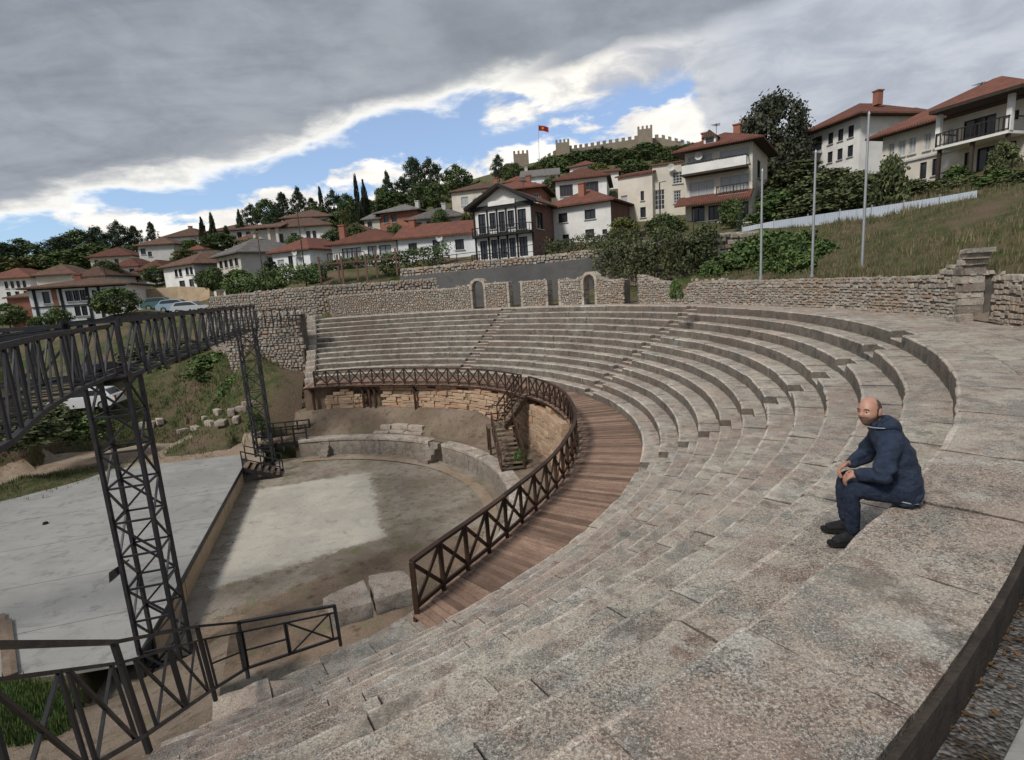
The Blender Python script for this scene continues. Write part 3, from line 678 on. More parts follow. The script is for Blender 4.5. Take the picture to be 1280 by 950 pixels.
V, Fc = ring(9.5, 24., -92, -62.5, 0., 34, 30); V = np.array(V); V[:, 2] = height(V[:, :2]) + .12
for i_, v in enumerate(V): V[i_, 2] += .07 * mnoise.noise(Vector(v) * .9)
tag(put('side_ground', V, Fc, M['dirt'], smooth=True), 'bare stony ground beside the near end of the seats', kind='structure')
V, Fc = ring(lambda a: r_wall(a) + .5, 28.5, 30, 98, lambda r_, a: .02 + .03 * mnoise.noise(Vector((r_, a, 0))), 60, 4)
tag(put('service_path', V, Fc, M['dirt'], smooth=True), 'earth path behind the pierced wall', kind='structure')

V, Fc = ring(24.3, 26.2, -19.5, -13.2, lambda r_, a: .04 + .25 * (r_ - 24.3) + .03 * mnoise.noise(Vector((r_ * 3, a, 0))), 14, 8)
tag(put('gateway_ground', V, Fc, M['dirt'], smooth=True), 'bare earth in the broken gateway', kind='structure')
Zv = lambda p, z: np.array([p[0], p[1], z])
# ------------------------------------------------------------------ masonry walls
def rubble(parent, path, zb, zt, thick=.5, size=(.30, .18), gaps=(), matn='rubble', seed=1, top=True, inward=1, name='stones', kind='stuff', core=True, proud=.05, indiv=None):
    """path: dense list of plan points along the visible face; stones stand proud of a mortar core. gaps: (s0, s1, ztop) openings"""
    q = random.Random(seed); P = np.array(path, float)[:, :2]; S = np.concatenate([[0], np.cumsum(np.linalg.norm(np.diff(P, axis=0), axis=1))]); L = S[-1]
    def at(s): return np.array([np.interp(s, S, P[:, 0]), np.interp(s, S, P[:, 1])])
    def nr_(s): d = at(min(L, s + .2)) - at(max(0, s - .2)); d = d / (np.linalg.norm(d) + 1e-9); return d, np.array([-d[1], d[0]]) * inward
    ingap = lambda s, z: any(a < s < b and z < (zz if zz is not None else 1e9) for a, b, zz in gaps)
    if core:
        mb = MB(); st = sorted(set([round(x, 3) for x in np.arange(0, L, .35)] + [L] + [g for a, b, _ in gaps for g in (a, b)]))
        for s0, s1 in zip(st[:-1], st[1:]):
            if s1 - s0 < .01: continue
            sm = (s0 + s1) / 2; lo0, lo1 = zb(s0), zb(s1)
            for a, b, zz in gaps:
                if a < sm < b: lo0 = lo1 = 1e9 if zz is None else zz
            if lo0 > zt(sm): continue
            (d0, n0), (d1, n1) = nr_(s0), nr_(s1); p0, p1 = at(s0), at(s1); V = []
            for p, n_, lo, hi in ((p0, n0, lo0, zt(s0) - .06), (p1, n1, lo1, zt(s1) - .06)):
                f = p - n_ * proud; b = p - n_ * thick; V += [(*f, lo), (*b, lo), (*b, hi), (*f, hi)]
            mb.add(V, [(0, 1, 2, 3)[::-1], (4, 5, 6, 7), (0, 4, 7, 3)[::-1], (1, 2, 6, 5)[::-1], (3, 7, 6, 2)[::-1], (0, 1, 5, 4)[::-1]])
        mb.put('core', M['mortar'], parent, tones=False)
    mb = MB(); z = min(zb(s) for s in np.linspace(0, L, 30)); zmax = max(zt(s) for s in np.linspace(0, L, 200))
    def stone(cen, d, n_, wl, hh, dep):
        e = np.array([0, 0, 1.]); jz = q.gauss(0, hh * .16); d3 = np.append(d, 0); n3 = np.append(n_, 0); V = []
        for (fx, fy, fz) in ((-1, 0, -1), (1, 0, -1), (1, 0, 1), (-1, 0, 1), (-.72, 1, -.68), (.72, 1, -.68), (.72, 1, .68), (-.72, 1, .68)):
            V.append(cen + d3 * (fx * wl / 2 * q.uniform(.72, 1.1)) + e * (fz * hh / 2 * q.uniform(.7, 1.12) + jz) + n3 * (fy * dep * q.uniform(.6, 1.1) - .02 - proud * (1 - fy)))
        if inward < 0: pass
        if indiv is not None:
            ob = blk(indiv, V, STF if inward > 0 else STFr, M[matn], parent, smooth=False); at_ = ob.data.attributes.new('tone', 'FLOAT', 'FACE'); at_.data.foreach_set('value', np.full(len(ob.data.polygons), q.random(), np.float32))
        else: mb.add(V, STF if inward > 0 else STFr, q.random())
    while z < zmax:
        hh = size[1] * q.uniform(.7, 1.5); s = q.uniform(0, size[0])
        while s < L:
            wl = size[0] * (q.uniform(.55, 1.25) if q.random() < .86 else q.uniform(1.3, 1.9)); sm = s + wl / 2
            if sm > L: break
            if z + hh * .6 < zt(sm) + q.uniform(-.02, .08) and z + hh > zb(sm) and not ingap(sm, z + hh * .3) and not ingap(sm - wl * .4, z + hh * .3) and not ingap(sm + wl * .4, z + hh * .3):
                d, n_ = nr_(sm); p = at(sm); stone(np.array([p[0], p[1], z + hh / 2]), d, n_, wl * .97, hh * .97, proud + q.uniform(0, .03))
            s += wl
        z += hh
    if top:
        s = 0
        while s < L:
            wl = size[0] * q.uniform(.8, 1.5); sm = s + wl / 2
            if sm < L and not any(a < sm < b and zz is None for a, b, zz in gaps):
                d, n_ = nr_(sm); p = at(sm); nb = max(2, int(thick / size[0]) + 1)
                for j in range(nb):
                    c = p - n_ * (thick * (j + .5) / nb); hh = size[1] * q.uniform(.7, 1.2); ww = thick / nb
                    V = []
                    for (fx, fy, fz) in ((-1, -1, -1), (1, -1, -1), (1, 1, -1), (-1, 1, -1), (-.75, -.7, 1), (.75, -.7, 1), (.75, .7, 1), (-.75, .7, 1)):
                        V.append(np.array([*c, zt(sm) - .08]) + np.append(d, 0) * (fx * wl / 2 * q.uniform(.85, 1.05)) + np.append(n_, 0) * (fy * ww / 2 * q.uniform(.85, 1.1)) + np.array([0, 0, fz * hh / 2 * q.uniform(.8, 1.1)]))
                    mb.add(V, BOXF, q.random())
            s += wl
    if mb.V: mb.put(name, M[matn], parent, kind=kind)
STF = [(4, 5, 6, 7), (0, 1, 5, 4), (1, 2, 6, 5), (2, 3, 7, 6), (3, 0, 4, 7)]
STFr = [f[::-1] for f in STF]; STF = [f for f in STFr]; STFr = [f[::-1] for f in STF]

def arc_path(a0, a1, rf, n=120): return [pol(rf(a) if callable(rf) else rf, a)[:2] for a in np.linspace(a0, a1, n)]
def s_of(a, a0, a1, rf):
    pts = np.array(arc_path(a0, a, rf, 60)); return float(np.linalg.norm(np.diff(pts, axis=0), axis=1).sum())
# the long wall is walked from its far end (angle 97) to the right so that its visible side faces the seats
def ang_at(px_, y=385, r_=23.9):
    for _ in range(4): p = atr(px_, y, r_); r_ = r_wall(math.degrees(math.atan2(p[1], p[0])))
    return math.degrees(math.atan2(p[1], p[0]))
WTOP = [(ang_at(x), h) for x, h in ((1300, 1.15), (1236, 1.2))]
top_pts = [(-40, 1.05), (-17.2, 1.25), (-16.9, 1.3)]
def wall_top_px(pts):
    out = []
    for x, y in pts:
        a = ang_at(x, 380); r_ = r_wall(a); p = atr(x, y, r_); out.append((math.degrees(math.atan2(p[1], p[0])), p[2]))
    return sorted(out)
WT_R = wall_top_px([(1204, 338), (1196, 331), (1180, 334), (1172, 344), (1150, 344), (1100, 347), (1060, 347), (1010, 349), (950, 350), (900, 350), (876, 351), (864, 352), (856, 362), (846, 364), (842, 353), (820, 350), (806, 345), (798, 343)])
WT_L = wall_top_px([(778, 349), (760, 349), (745, 345), (731, 345), (718, 349), (700, 349), (680, 350), (652, 351), (630, 352), (604, 354), (585, 357), (560, 360), (520, 362), (480, 364), (440, 368), (404, 371)])
def prof_fn(pts):
    xs = [p[0] for p in pts]; ys = [p[1] for p in pts]
    return lambda a: float(np.interp(a, xs, ys)) + .05 * mnoise.noise(Vector((a * 1.7, 0, 0)))
def build_arc_wall(th, a0, a1, topf, gaps_deg, **kw):
    n = 200; path = arc_path(a1, a0, r_wall, n); L = s_of(a0, a1, a1, r_wall) if False else float(np.linalg.norm(np.diff(np.array(path), axis=0), axis=1).sum())
    deg = lambda s: a1 + (a0 - a1) * s / L; sfn = lambda a: (a - a1) / (a0 - a1) * L
    gaps = [(sfn(max(ga, gb)), sfn(min(ga, gb)), zz) for ga, gb, zz in gaps_deg]
    rubble(th, path, lambda s: -.25, lambda s: topf(deg(s)), gaps=gaps, inward=-1, **kw)
right_wall = empty('rubble_wall', pol(24, 0, -.2), label='pale dry rubble wall curving behind the right-hand walkway', cat='wall')
aL = ang_at(797); aR = ang_at(1206, 400)
build_arc_wall(right_wall, aR, aL, prof_fn(WT_R), [], thick=.55, size=(.165, .115), seed=4, proud=.025)
outer_wall = empty('rubble_wall', pol(24.4, -25, -.2), label='rubble wall stub right of the broken gateway pillar', cat='wall')
build_arc_wall(outer_wall, -40, ang_at(1234, 404), lambda a: 1.12 + .05 * mnoise.noise(Vector((a, 0, 0))), [], thick=.55, size=(.17, .12), seed=5, proud=.025)
gate_wall = empty('gateway_wall', pol(24, 60, -.2), label='rubble wall pierced by narrow doorways behind the top tier', cat='wall')
gates = [(592, 606, 356), (638, 652, 351), (686, 699, 349), (731, 744, 349)]
gl = []
for x0, x1, yt in gates:
    a = ang_at(x0); b = ang_at(x1); p = atr((x0 + x1) / 2, yt, r_wall(a)); gl.append((a, b, float(p[2])))
wl_top = prof_fn(WT_L)
build_arc_wall(gate_wall, ang_at(780), 96.8, wl_top, [(a, b, None if z > wl_top((a + b) / 2) - .25 else z) for a, b, z in gl], thick=.6, size=(.19, .12), seed=6, proud=.025)
# dressed jambs and lintels of the doorways
for i, (a, b, z) in enumerate(gl):
    for aa, sgn in ((a, 1), (b, -1)):
        for j in range(5):
            z0 = -.02 + j * (z + .02) / 5; r_ = r_wall(a) - .05
            V, Fc = sector(r_, r_ + .66, min(aa, aa + sgn * .45), max(aa, aa + sgn * .45), z0, z0 + z / 5 - .015, 1, .015, ripple=.02, seed=i * 9 + j, back=True); blk('jamb_stone', V, Fc, M['seat'], gate_wall)
    if i in (0, 3):
        am = (a + b) / 2; hw = abs(a - b) / 2
        for j in range(5):
            t0, t1 = math.pi * j / 5, math.pi * (j + 1) / 5; V = []
            for rr in (r_wall(a) - .05, r_wall(a) + .6):
                for t_, k_ in ((t0, 1.), (t1, 1.), (t1, 1.45), (t0, 1.45)): q_ = pol(rr, am + math.cos(t_) * hw * k_, z - .08 + math.sin(t_) * .42 * k_); V.append(q_)
            blk('arch_stone', V, [(0, 1, 2, 3), (4, 7, 6, 5), (0, 4, 5, 1), (1, 5, 6, 2), (2, 6, 7, 3), (3, 7, 4, 0)], M['seat'], gate_wall, smooth=False)
    elif i == 9: pass
# broken gateway pillar: dressed jamb with the springing of an arch
pil = empty('gateway_pillar', pol(24.2, -15.5, -.1), label='broken dressed-stone gateway pillar with an arch springer on top', cat='pillar')
pa = ang_at(1206, 401); PH = float(atr(1215, 312, 24.2)[2])
zz_ = -.05; j = 0
while zz_ < PH - .4:
    hh_ = min(rng.uniform(.12, .27), PH - .36 - zz_); lo, hi = pa - rng.uniform(.1, .2), pa + rng.uniform(.45, .75); cut = lo + (hi - lo) * rng.uniform(.3, .7)
    for a_, b_ in (((lo, cut), (cut, hi)) if j % 2 else ((lo, hi),)):
        V, Fc = sector(24.16 + rng.uniform(-.04, .04), 24.66, a_, b_, zz_, zz_ + hh_ - .012, 3, .03, ripple=.03, rs=2, seed=j * 2.2 + a_, back=True); blk('pillar_stone', V, Fc, M['seat' if rng.random() < .6 else 'podium'], pil)
    zz_ += hh_; j += 1
for j, o_ in enumerate((-.12, -.38)):
    V, Fc = sector(24.14, 24.66, pa - .2 + o_, pa + .6 + o_ * .6, PH - .37 + j * .15, PH - .23 + j * .15, 2, .02, ripple=.02, seed=j + 40, back=True); blk('pillar_stone', V, Fc, M['seat'], pil)
V, Fc = sector(24.1, 24.7, pa - .8, pa + .1, PH - .08, PH + .03, 3, .02, ripple=.015, seed=77, back=True); blk('arch_slab', V, Fc, M['seat'], pil)
for j, (a, b, h) in enumerate(((-16.6, -15.7, .14), (-17.3, -16.7, .2))):
    V, Fc = sector(23.85, 24.15, a, b, 0, h, 1, .03, ripple=.03, seed=j + 90, back=True); o = empty('loose_stone', pol(24, a)); bpy.data.objects.remove(o)
    V = np.array(V); c_ = V.mean(0); o = link('loose_stone', mesh('loose_stone', V - c_, Fc), M['seat'], None, c_); tag(o, ('flat loose stone at the foot of the gateway pillar', 'squarish loose stone beside the gateway opening')[j], 'stone', 'loose stones by the gateway')

# end wall of the seating (far left) and near end coping
def radial_wall(th, deg, r0, r1, z0, z1, thick, bl=(.7, .36), seed=3, matn='seat'):
    q = random.Random(seed); u = np.array([math.cos(R(deg)), math.sin(R(deg)), 0]); v = np.array([-u[1], u[0], 0]); z = z0
    while z < z1 - .02:
        hh = min(bl[1] * q.uniform(.8, 1.2), z1 - z); r_ = r0 + q.uniform(-.02, .02); 
        while r_ < r1 - .1:
            ll = min(bl[0] * q.uniform(.7, 1.4), r1 - r_); o = q.uniform(-.012, .012); V = []
            for zz in (z + .006, z + hh - .006):
                for a_, b_ in ((r_ + .006, 0), (r_ + ll - .006, 0), (r_ + ll - .006, thick), (r_ + .006, thick)): V.append(u * a_ + v * (b_ + o) + np.array([0, 0, zz]))
            blk('wall_block', V, BOXF, M[matn], th, smooth=False); r_ += ll
        z += hh
end = empty('end_wall', pol(18, 98.2, -4.6), label='stepped ashlar end wall closing the far left of the seating', cat='wall')
for k in range(0, NR + 1):
    r0 = R1 + (k - 1) * TR; a_ = A1k(k); dk = .62 / max(r0, 1) * 57.3; z_ = -4.9
    for j, zt2 in enumerate((zrow(k) - .9, zrow(k) - .45, zrow(k) + .28)):
        V, Fc = sector(r0 - .02 + rng.uniform(-.01, .01), r0 + (TR if k < NR else 1.6) - .012, a_ + .08, a_ + .08 + dk, z_, zt2 - .008, 2, .02, ripple=.012, rs=2, seed=k * 5 + j, back=True); blk('wall_block', V, Fc, M['seat'], end); z_ = zt2
# rubble retaining wall left of the end wall
ret = empty('retaining_wall', atd(340, 462, 41), label='high rubble retaining wall left of the seating end', cat='wall')
e0 = atd(383, 466, 41.0); e1 = atd(288, 455, 44.5); e2 = atd(262, 440, 52)
pts = [e2 + (e1 - e2) * t for t in np.linspace(0, 1, 20)] + [e1 + (e0 - e1) * t for t in np.linspace(.02, 1, 40)]
zt_r = float(atd(340, 392, 42)[2])
rubble(ret, pts, lambda s: -5.2, lambda s: zt_r + .1 * mnoise.noise(Vector((s, 0, 0))), thick=.8, size=(.34, .2), matn='rubble_grey', seed=11, inward=-1)
up = empty('street_wall', atd(320, 385, 55), label='long grey rubble street wall above the theatre at left', cat='wall')
e0 = atd(592, 362, 46); e1 = atd(395, 392, 49); e2 = atd(262, 392, 60)
pts = [e2 + (e1 - e2) * t for t in np.linspace(0, 1, 30)] + [e1 + (e0 - e1) * t for t in np.linspace(.02, 1, 40)]
_zt = [float(atd(265, 371, 60)[2]), float(atd(395, 358, 49)[2]), float(atd(592, 345, 46)[2])]
_Lu = [0, float(np.linalg.norm((e1 - e2)[:2])), float(np.linalg.norm((e1 - e2)[:2]) + np.linalg.norm((e0 - e1)[:2]))]
rubble(up, pts, lambda s: -.6, lambda s: float(np.interp(s, _Lu, _zt)) + .06 * mnoise.noise(Vector((s, 3, 0))), thick=.6, size=(.36, .2), matn='rubble_grey', seed=12, inward=-1)
# grey concrete retaining wall below the houses
cw = empty('concrete_wall', atd(640, 350, 44), label='smooth grey concrete retaining wall below the street of houses', cat='wall')
cpts = [(500, 366, 346, 47.5), (560, 360, 340, 46), (620, 356, 334, 45), (690, 352, 328, 44.5), (750, 346, 321, 44.5), (800, 342, 316, 44)]
for (x0, b0, t0, D0), (x1, b1, t1, D1) in zip(cpts[:-1], cpts[1:]):
    P0, P1 = Zv(atd(x0, b0, D0), -.6), Zv(atd(x1, b1, D1), -.6); T0, T1 = atd(x0, t0, D0), atd(x1, t1, D1); dr_ = np.array([.0, .6, 0])
    V = [P0, P1, P1 + dr_, P0 + dr_, T0, T1, T1 + dr_, T0 + dr_]; blk('wall_panel', V, BOXF, M['retain'], cw, smooth=False)
up2 = empty('street_wall', atd(680, 325, 44.6), label='low rubble parapet on top of the grey concrete wall', cat='wall')
pts = [atd(x, t, D) for x, b, t, D in cpts]; pd = []
for p, q in zip(pts[:-1], pts[1:]): pd += [p + (q - p) * t for t in np.linspace(0, .98, 12)]
Lp = np.concatenate([[0], np.cumsum([np.linalg.norm((q - p)[:2]) for p, q in zip(pd[:-1], pd[1:])])]); zp = [p[2] for p in pd]
rubble(up2, [p + np.array([0, .1, 0]) for p in pd], lambda s: float(np.interp(s, Lp, zp)) - .05, lambda s: float(np.interp(s, Lp, zp)) + .62, thick=.4, size=(.36, .2), seed=15, inward=-1)
# rocky terrace wall under the ivy
rw = empty('terrace_wall', atd(860, 345, 38), label='rough stone terrace wall overgrown with ivy', cat='wall')
tp = [(752, 352, 44.2), (800, 352, 42), (860, 350, 41), (900, 346, 41.5), (935, 340, 43), (960, 333, 44)]
pd = []; base = [atd(*t) for t in tp]
for p, q in zip(base[:-1], base[1:]): pd += [p + (q - p) * t for t in np.linspace(0, .98, 10)]
ztw = [float(atd(x, y, D)[2]) for x, y, D in ((752, 312, 44.2), (800, 304, 42), (860, 298, 41), (900, 293, 41.5), (935, 290, 43), (960, 290, 44))]
Lp2 = np.concatenate([[0], np.cumsum([np.linalg.norm((q - p)[:2]) for p, q in zip(pd[:-1], pd[1:])])]); Lk = [Lp2[min(i * 10, len(Lp2) - 1)] for i in range(6)]
rubble(rw, pd, lambda s: .2, lambda s: float(np.interp(s, Lk, ztw)), thick=.8, size=(.6, .36), matn='rubble_grey', seed=17, inward=-1)

# ------------------------------------------------------------------ ruin wall of big stones under the boardwalk
ruin = empty('ruined_wall', pol(14.5, 50, Z_LEDGE), label='ochre ruined masonry wall exposed beneath the boardwalk', cat='wall')
def ruin_r(a): return float(np.interp(a, [-10, 12, 24, 34, 97], [13.5, 13.75, 14.1, 14.05, 13.75])) + .12 * mnoise.noise(Vector((a * .3, 0, 0)))
q = random.Random(31)
def ruin_stones(a0, a1, zb, zt, sl, sh, name='ruin_stone'):
    z = zb
    while z < zt(a0) + 1:
        hh = sh * q.uniform(.75, 1.25); a = a0 + q.uniform(0, 1)
        done = True
        while a < a1:
            da = sl * q.uniform(.6, 1.5) / 14.5 * 57.3; am = a + da / 2
            if z + hh * .5 < zt(am) and am < a1:
                V, Fc = sector(ruin_r(am) - q.uniform(0, .09), ruin_r(am) + .5, a, min(a + da, a1), z, z + hh * .96, 1, .03, ripple=.03, seed=a + z, back=True)
                o = blk(name, V, Fc, M['rock_orange'], ruin, smooth=False); at_ = o.data.attributes.new('tone', 'FLOAT', 'FACE'); at_.data.foreach_set('value', np.full(len(o.data.polygons), q.random(), np.float32)); done = False
            a += da
        z += hh
        if done and z > zt(a0): break
        if z > -4: break
ruin_stones(4, 36, Z_LEDGE - .1, lambda a: -4.35 + .35 * mnoise.noise(Vector((a * .25, 2, 0))), .62, .33)
ruin_stones(36, 76.5, -5.75, lambda a: -4.12 + .12 * mnoise.noise(Vector((a * .3, 0, 0))), .55, .2)
ruin_stones(80.5, 92, -5.85, lambda a: -4.2 - .09 * abs(a - 87) + .1 * mnoise.noise(Vector((a * .4, 7, 0))), .45, .19)
V, Fc = ring(lambda a: ruin_r(a) + .3, lambda a: ruin_r(a) + .34, -6, 97.5, lambda r_, a: -7.0, 100); n = len(V) // 2
V = V[:n] + [(x, y, -4.05) for x, y, z in V[:n]]; put('earth_face', V, [(i, i + 1, n + i + 1, n + i) for i in range(n - 1)], M['soil_wall'], ruin)

# ------------------------------------------------------------------ boardwalk, balustrade, stairs
def r_in(a): return float(np.interp(a, [-51, -46.6, -40, -35, -20, 0, 20, 45, 68, 97], [15.2, 14.8, 14.45, 14.25, 13.95, 13.8, 13.95, 13.9, 13.35, 13.6]))
board = empty('boardwalk', pol(15, 20, Z_DECK - .1), label='curved brown plank boardwalk at the foot of the seats', cat='boardwalk')
AB0, AB1 = -50.6, 97.
npl = 262; q = random.Random(8)
for i in range(npl):
    a = AB0 + (AB1 - AB0) * (i + .5) / npl; wd = 16.05 * R((AB1 - AB0) / npl) - .016
    ri, ro = r_in(a) - q.uniform(.0, .05), R1 + .04; wi = ri / 16.05 * wd
    u = pol(1, a); v = np.array([-u[1], u[0], 0]); dz_ = q.gauss(0, .004); V = []
    for zz in (Z_DECK - .045, Z_DECK + dz_):
        for r_, s_, w_ in ((ri, -1, wi), (ro, -1, wd), (ro, 1, wd), (ri, 1, wi)): V.append(u * r_ + v * (s_ * w_ / 2) + np.array([0, 0, zz]))
    blk('plank', V, BOXF, M['plank'], board, smooth=False)
na = 74
for k in range(na):
    a = AB0 + (AB1 - AB0) * k / na; b = AB0 + (AB1 - AB0) * (k + 1) / na
    beam('joist', pol(r_in(a) + .05, a, Z_DECK - .10), pol(r_in(b) + .05, b, Z_DECK - .10), .07, .10, M['brownwood'], board)
for a in list(range(-46, 30, 6)) + [34, 50, 66, 78, 79.6, 81.4, 95]:
    beam('support_post', pol(r_in(a) + .25, a, Z_LEDGE - .2 if a < 40 else -6.2), pol(r_in(a) + .25, a, Z_DECK - .2), .12, .12, M['brownwood'], board)
    beam('brace', pol(r_in(a) + 1.2, a, Z_DECK - 1.1), pol(r_in(a) + .1, a, Z_DECK - .2), .09, .09, M['brownwood'], board)
bal = empty('balustrade', pol(14, 20, Z_DECK), label='dark brown timber cross-braced balustrade around the boardwalk', cat='railing')
posts = []; a = AB0 + .25
while a < AB1:
    posts.append(a); a += .76 / r_in(a) * 57.3
HB = .98
for i, a in enumerate(posts):
    p = pol(r_in(a) + .06, a, Z_DECK - .12); beam('post', p, p + np.array([0, 0, HB + .12]), .085, .085, M['brownwood'], bal)
    if i + 1 < len(posts):
        b = posts[i + 1]; 
        if 27.6 < (a + b) / 2 < 31.4: continue          # opening at the head of the stairs
        P0, P1 = pol(r_in(a) + .06, a, Z_DECK), pol(r_in(b) + .06, b, Z_DECK); Z = lambda v, h: v + np.array([0, 0, h])
        beam('handrail', Z(P0, HB), Z(P1, HB), .11, .055, M['brownwood'], bal)
        beam('bottom_rail', Z(P0, .12), Z(P1, .12), .05, .07, M['brownwood'], bal)
        beam('cross_brace', Z(P0, .14), Z(P1, HB - .04), .035, .07, M['brownwood'], bal)
        off = pol(.037, a); beam('cross_brace', Z(P0, HB - .04) - off, Z(P1, .14) - off, .035, .07, M['brownwood'], bal)

st = empty('timber_stairs', pol(12.4, 20, Z_LEDGE), label='zigzag brown timber staircase from the boardwalk down to the earth terrace', cat='stairs')
top = pol(r_in(29.5) + .05, 29.5, Z_DECK); mid = atz(627, 531, -5.35); bot = atz(642, 588, Z_LEDGE); wS = 1.0
def flight(p, q, n, side):
    d = (q - p); h = np.array([d[0], d[1], 0]); h = h / np.linalg.norm(h); s = np.array([-h[1], h[0], 0]) * side
    for i in range(n):
        c = p + d * (i + .5) / n; beam('tread', c - s * wS / 2, c + s * wS / 2, .27, .04, M['oldwood'], st)
    for e in (-1, 1):
        o = s * (wS / 2 + .03) * e
        beam('stringer', p + o - np.array([0, 0, .08]), q + o - np.array([0, 0, .08]), .05, .22, M['brownwood'], st)
        beam('handrail', p + o + np.array([0, 0, .92]), q + o + np.array([0, 0, .92]), .06, .07, M['brownwood'], st)
        beam('middle_rail', p + o + np.array([0, 0, .5]), q + o + np.array([0, 0, .5]), .04, .05, M['brownwood'], st)
        for t in (0, .33, .67, 1): c = p + d * t + o; beam('baluster', c - np.array([0, 0, .1]), c + np.array([0, 0, .95]), .06, .06, M['brownwood'], st)
flight(top, mid, 8, 1)
flight(mid + (bot - mid) * .1, bot, 9, 1)
h = (bot - mid); h[2] = 0; h = h / np.linalg.norm(h); s_ = np.array([-h[1], h[0], 0])
mb = MB()
for k in range(6): c = mid + h * (-.42 + .17 * k); beam('landing_board', c - s_ * .75, c + s_ * .75, .15, .04, M['oldwood'], st)
for i, j in ((-.45, -.7), (-.45, .7), (.45, -.7), (.45, .7)): c = mid + h * i + s_ * j; beam('support_post', np.array([c[0], c[1], Z_LEDGE - .2]), c, .11, .11, M['brownwood'], st)
for j in (-.7, .7): c = mid + s_ * j; beam('brace', c - h * .45 + np.array([0, 0, -1.2]), c + h * .45 + np.array([0, 0, -.1]), .07, .07, M['brownwood'], st)
c0 = mid - h * .5 - s_ * .75; c1 = mid - h * .5 + s_ * .75
for zz in (.5, .92): beam('handrail', c0 + np.array([0, 0, zz]), c1 + np.array([0, 0, zz]), .05, .06, M['brownwood'], st)

# pale marble blocks at the near end of the boardwalk
mbk = empty('marble_blocks', atz(455, 775, Z_DECK - .75), label='pair of big weathered marble blocks at the near end of the boardwalk', cat='stone block')
def rough_block(parent, c4, z0, z1, seed, name='marble_block', mat='seat'):
    V = []; Fc = []; nu, nv, nz = 9, 6, 5; bm = bmesh.new(); c4 = [np.asarray(c)[:2] for c in c4]
    def P(u, v, t): p = (c4[0] * (1 - u) + c4[1] * u) * (1 - v) + (c4[3] * (1 - u) + c4[2] * u) * v; return Vector((p[0], p[1], z0 + (z1 - z0) * t))
    grid = {}
    def vert(i, j, k):
        if (i, j, k) not in grid:
            p = P(i / nu, j / nv, k / nz); e = sum((i in (0, nu), j in (0, nv), k in (0, nz))); c = P(.5, .5, .5)
            d = mnoise.noise(p * 2.2 + Vector((seed, 0, 0))) * .05 + mnoise.noise(p * 6 + Vector((seed, 0, 0))) * .02
            p = p + (p - c).normalized() * d - (p - c) * (.05 if e >= 2 else 0); grid[(i, j, k)] = bm.verts.new(p)
        return grid[(i, j, k)]
    for i in range(nu):
        for j in range(nv):
            for k in (0, nz): bm.faces.new([vert(i, j, k), vert(i + 1, j, k), vert(i + 1, j + 1, k), vert(i, j + 1, k)][::1 if k else -1])
    for i in range(nu):
        for k in range(nz):
            for j in (0, nv): bm.faces.new([vert(i, j, k), vert(i + 1, j, k), vert(i + 1, j, k + 1), vert(i, j, k + 1)][::-1 if j else 1])
    for j in range(nv):
        for k in range(nz):
            for i in (0, nu): bm.faces.new([vert(i, j, k), vert(i, j + 1, k), vert(i, j + 1, k + 1), vert(i, j, k + 1)][::1 if i else -1])
    bmesh.ops.recalc_face_normals(bm, faces=bm.faces[:]); me = bpy.data.meshes.new(name); bm.verts.ensure_lookup_table()
    o0 = np.array([*c4[0], z0])
    for v in bm.verts: v.co -= Vector(o0)
    bm.to_mesh(me); bm.free(); me.polygons.foreach_set('use_smooth', [True] * len(me.polygons)); me.set_sharp_from_angle(angle=R(45))
    return link(name, me, M[mat], parent, o0 - (world_loc(parent) if parent else 0))
M['marble'] = mk_plain('weathered_marble', (.56, .55, .52), (.33, .32, .31), 2.5, .8, .5, fine=25.)
zt_ = Z_DECK - .55
rough_block(mbk, [atz(412, 768, zt_), atz(466, 752, zt_), atz(456, 722, zt_), atz(402, 748, zt_)], zt_ - .36, zt_, 1, mat='seat')
rough_block(mbk, [atz(468, 751, zt_), atz(524, 735, zt_), atz(505, 714, zt_), atz(459, 720, zt_)], zt_ - .36, zt_ + .03, 5, mat='seat')
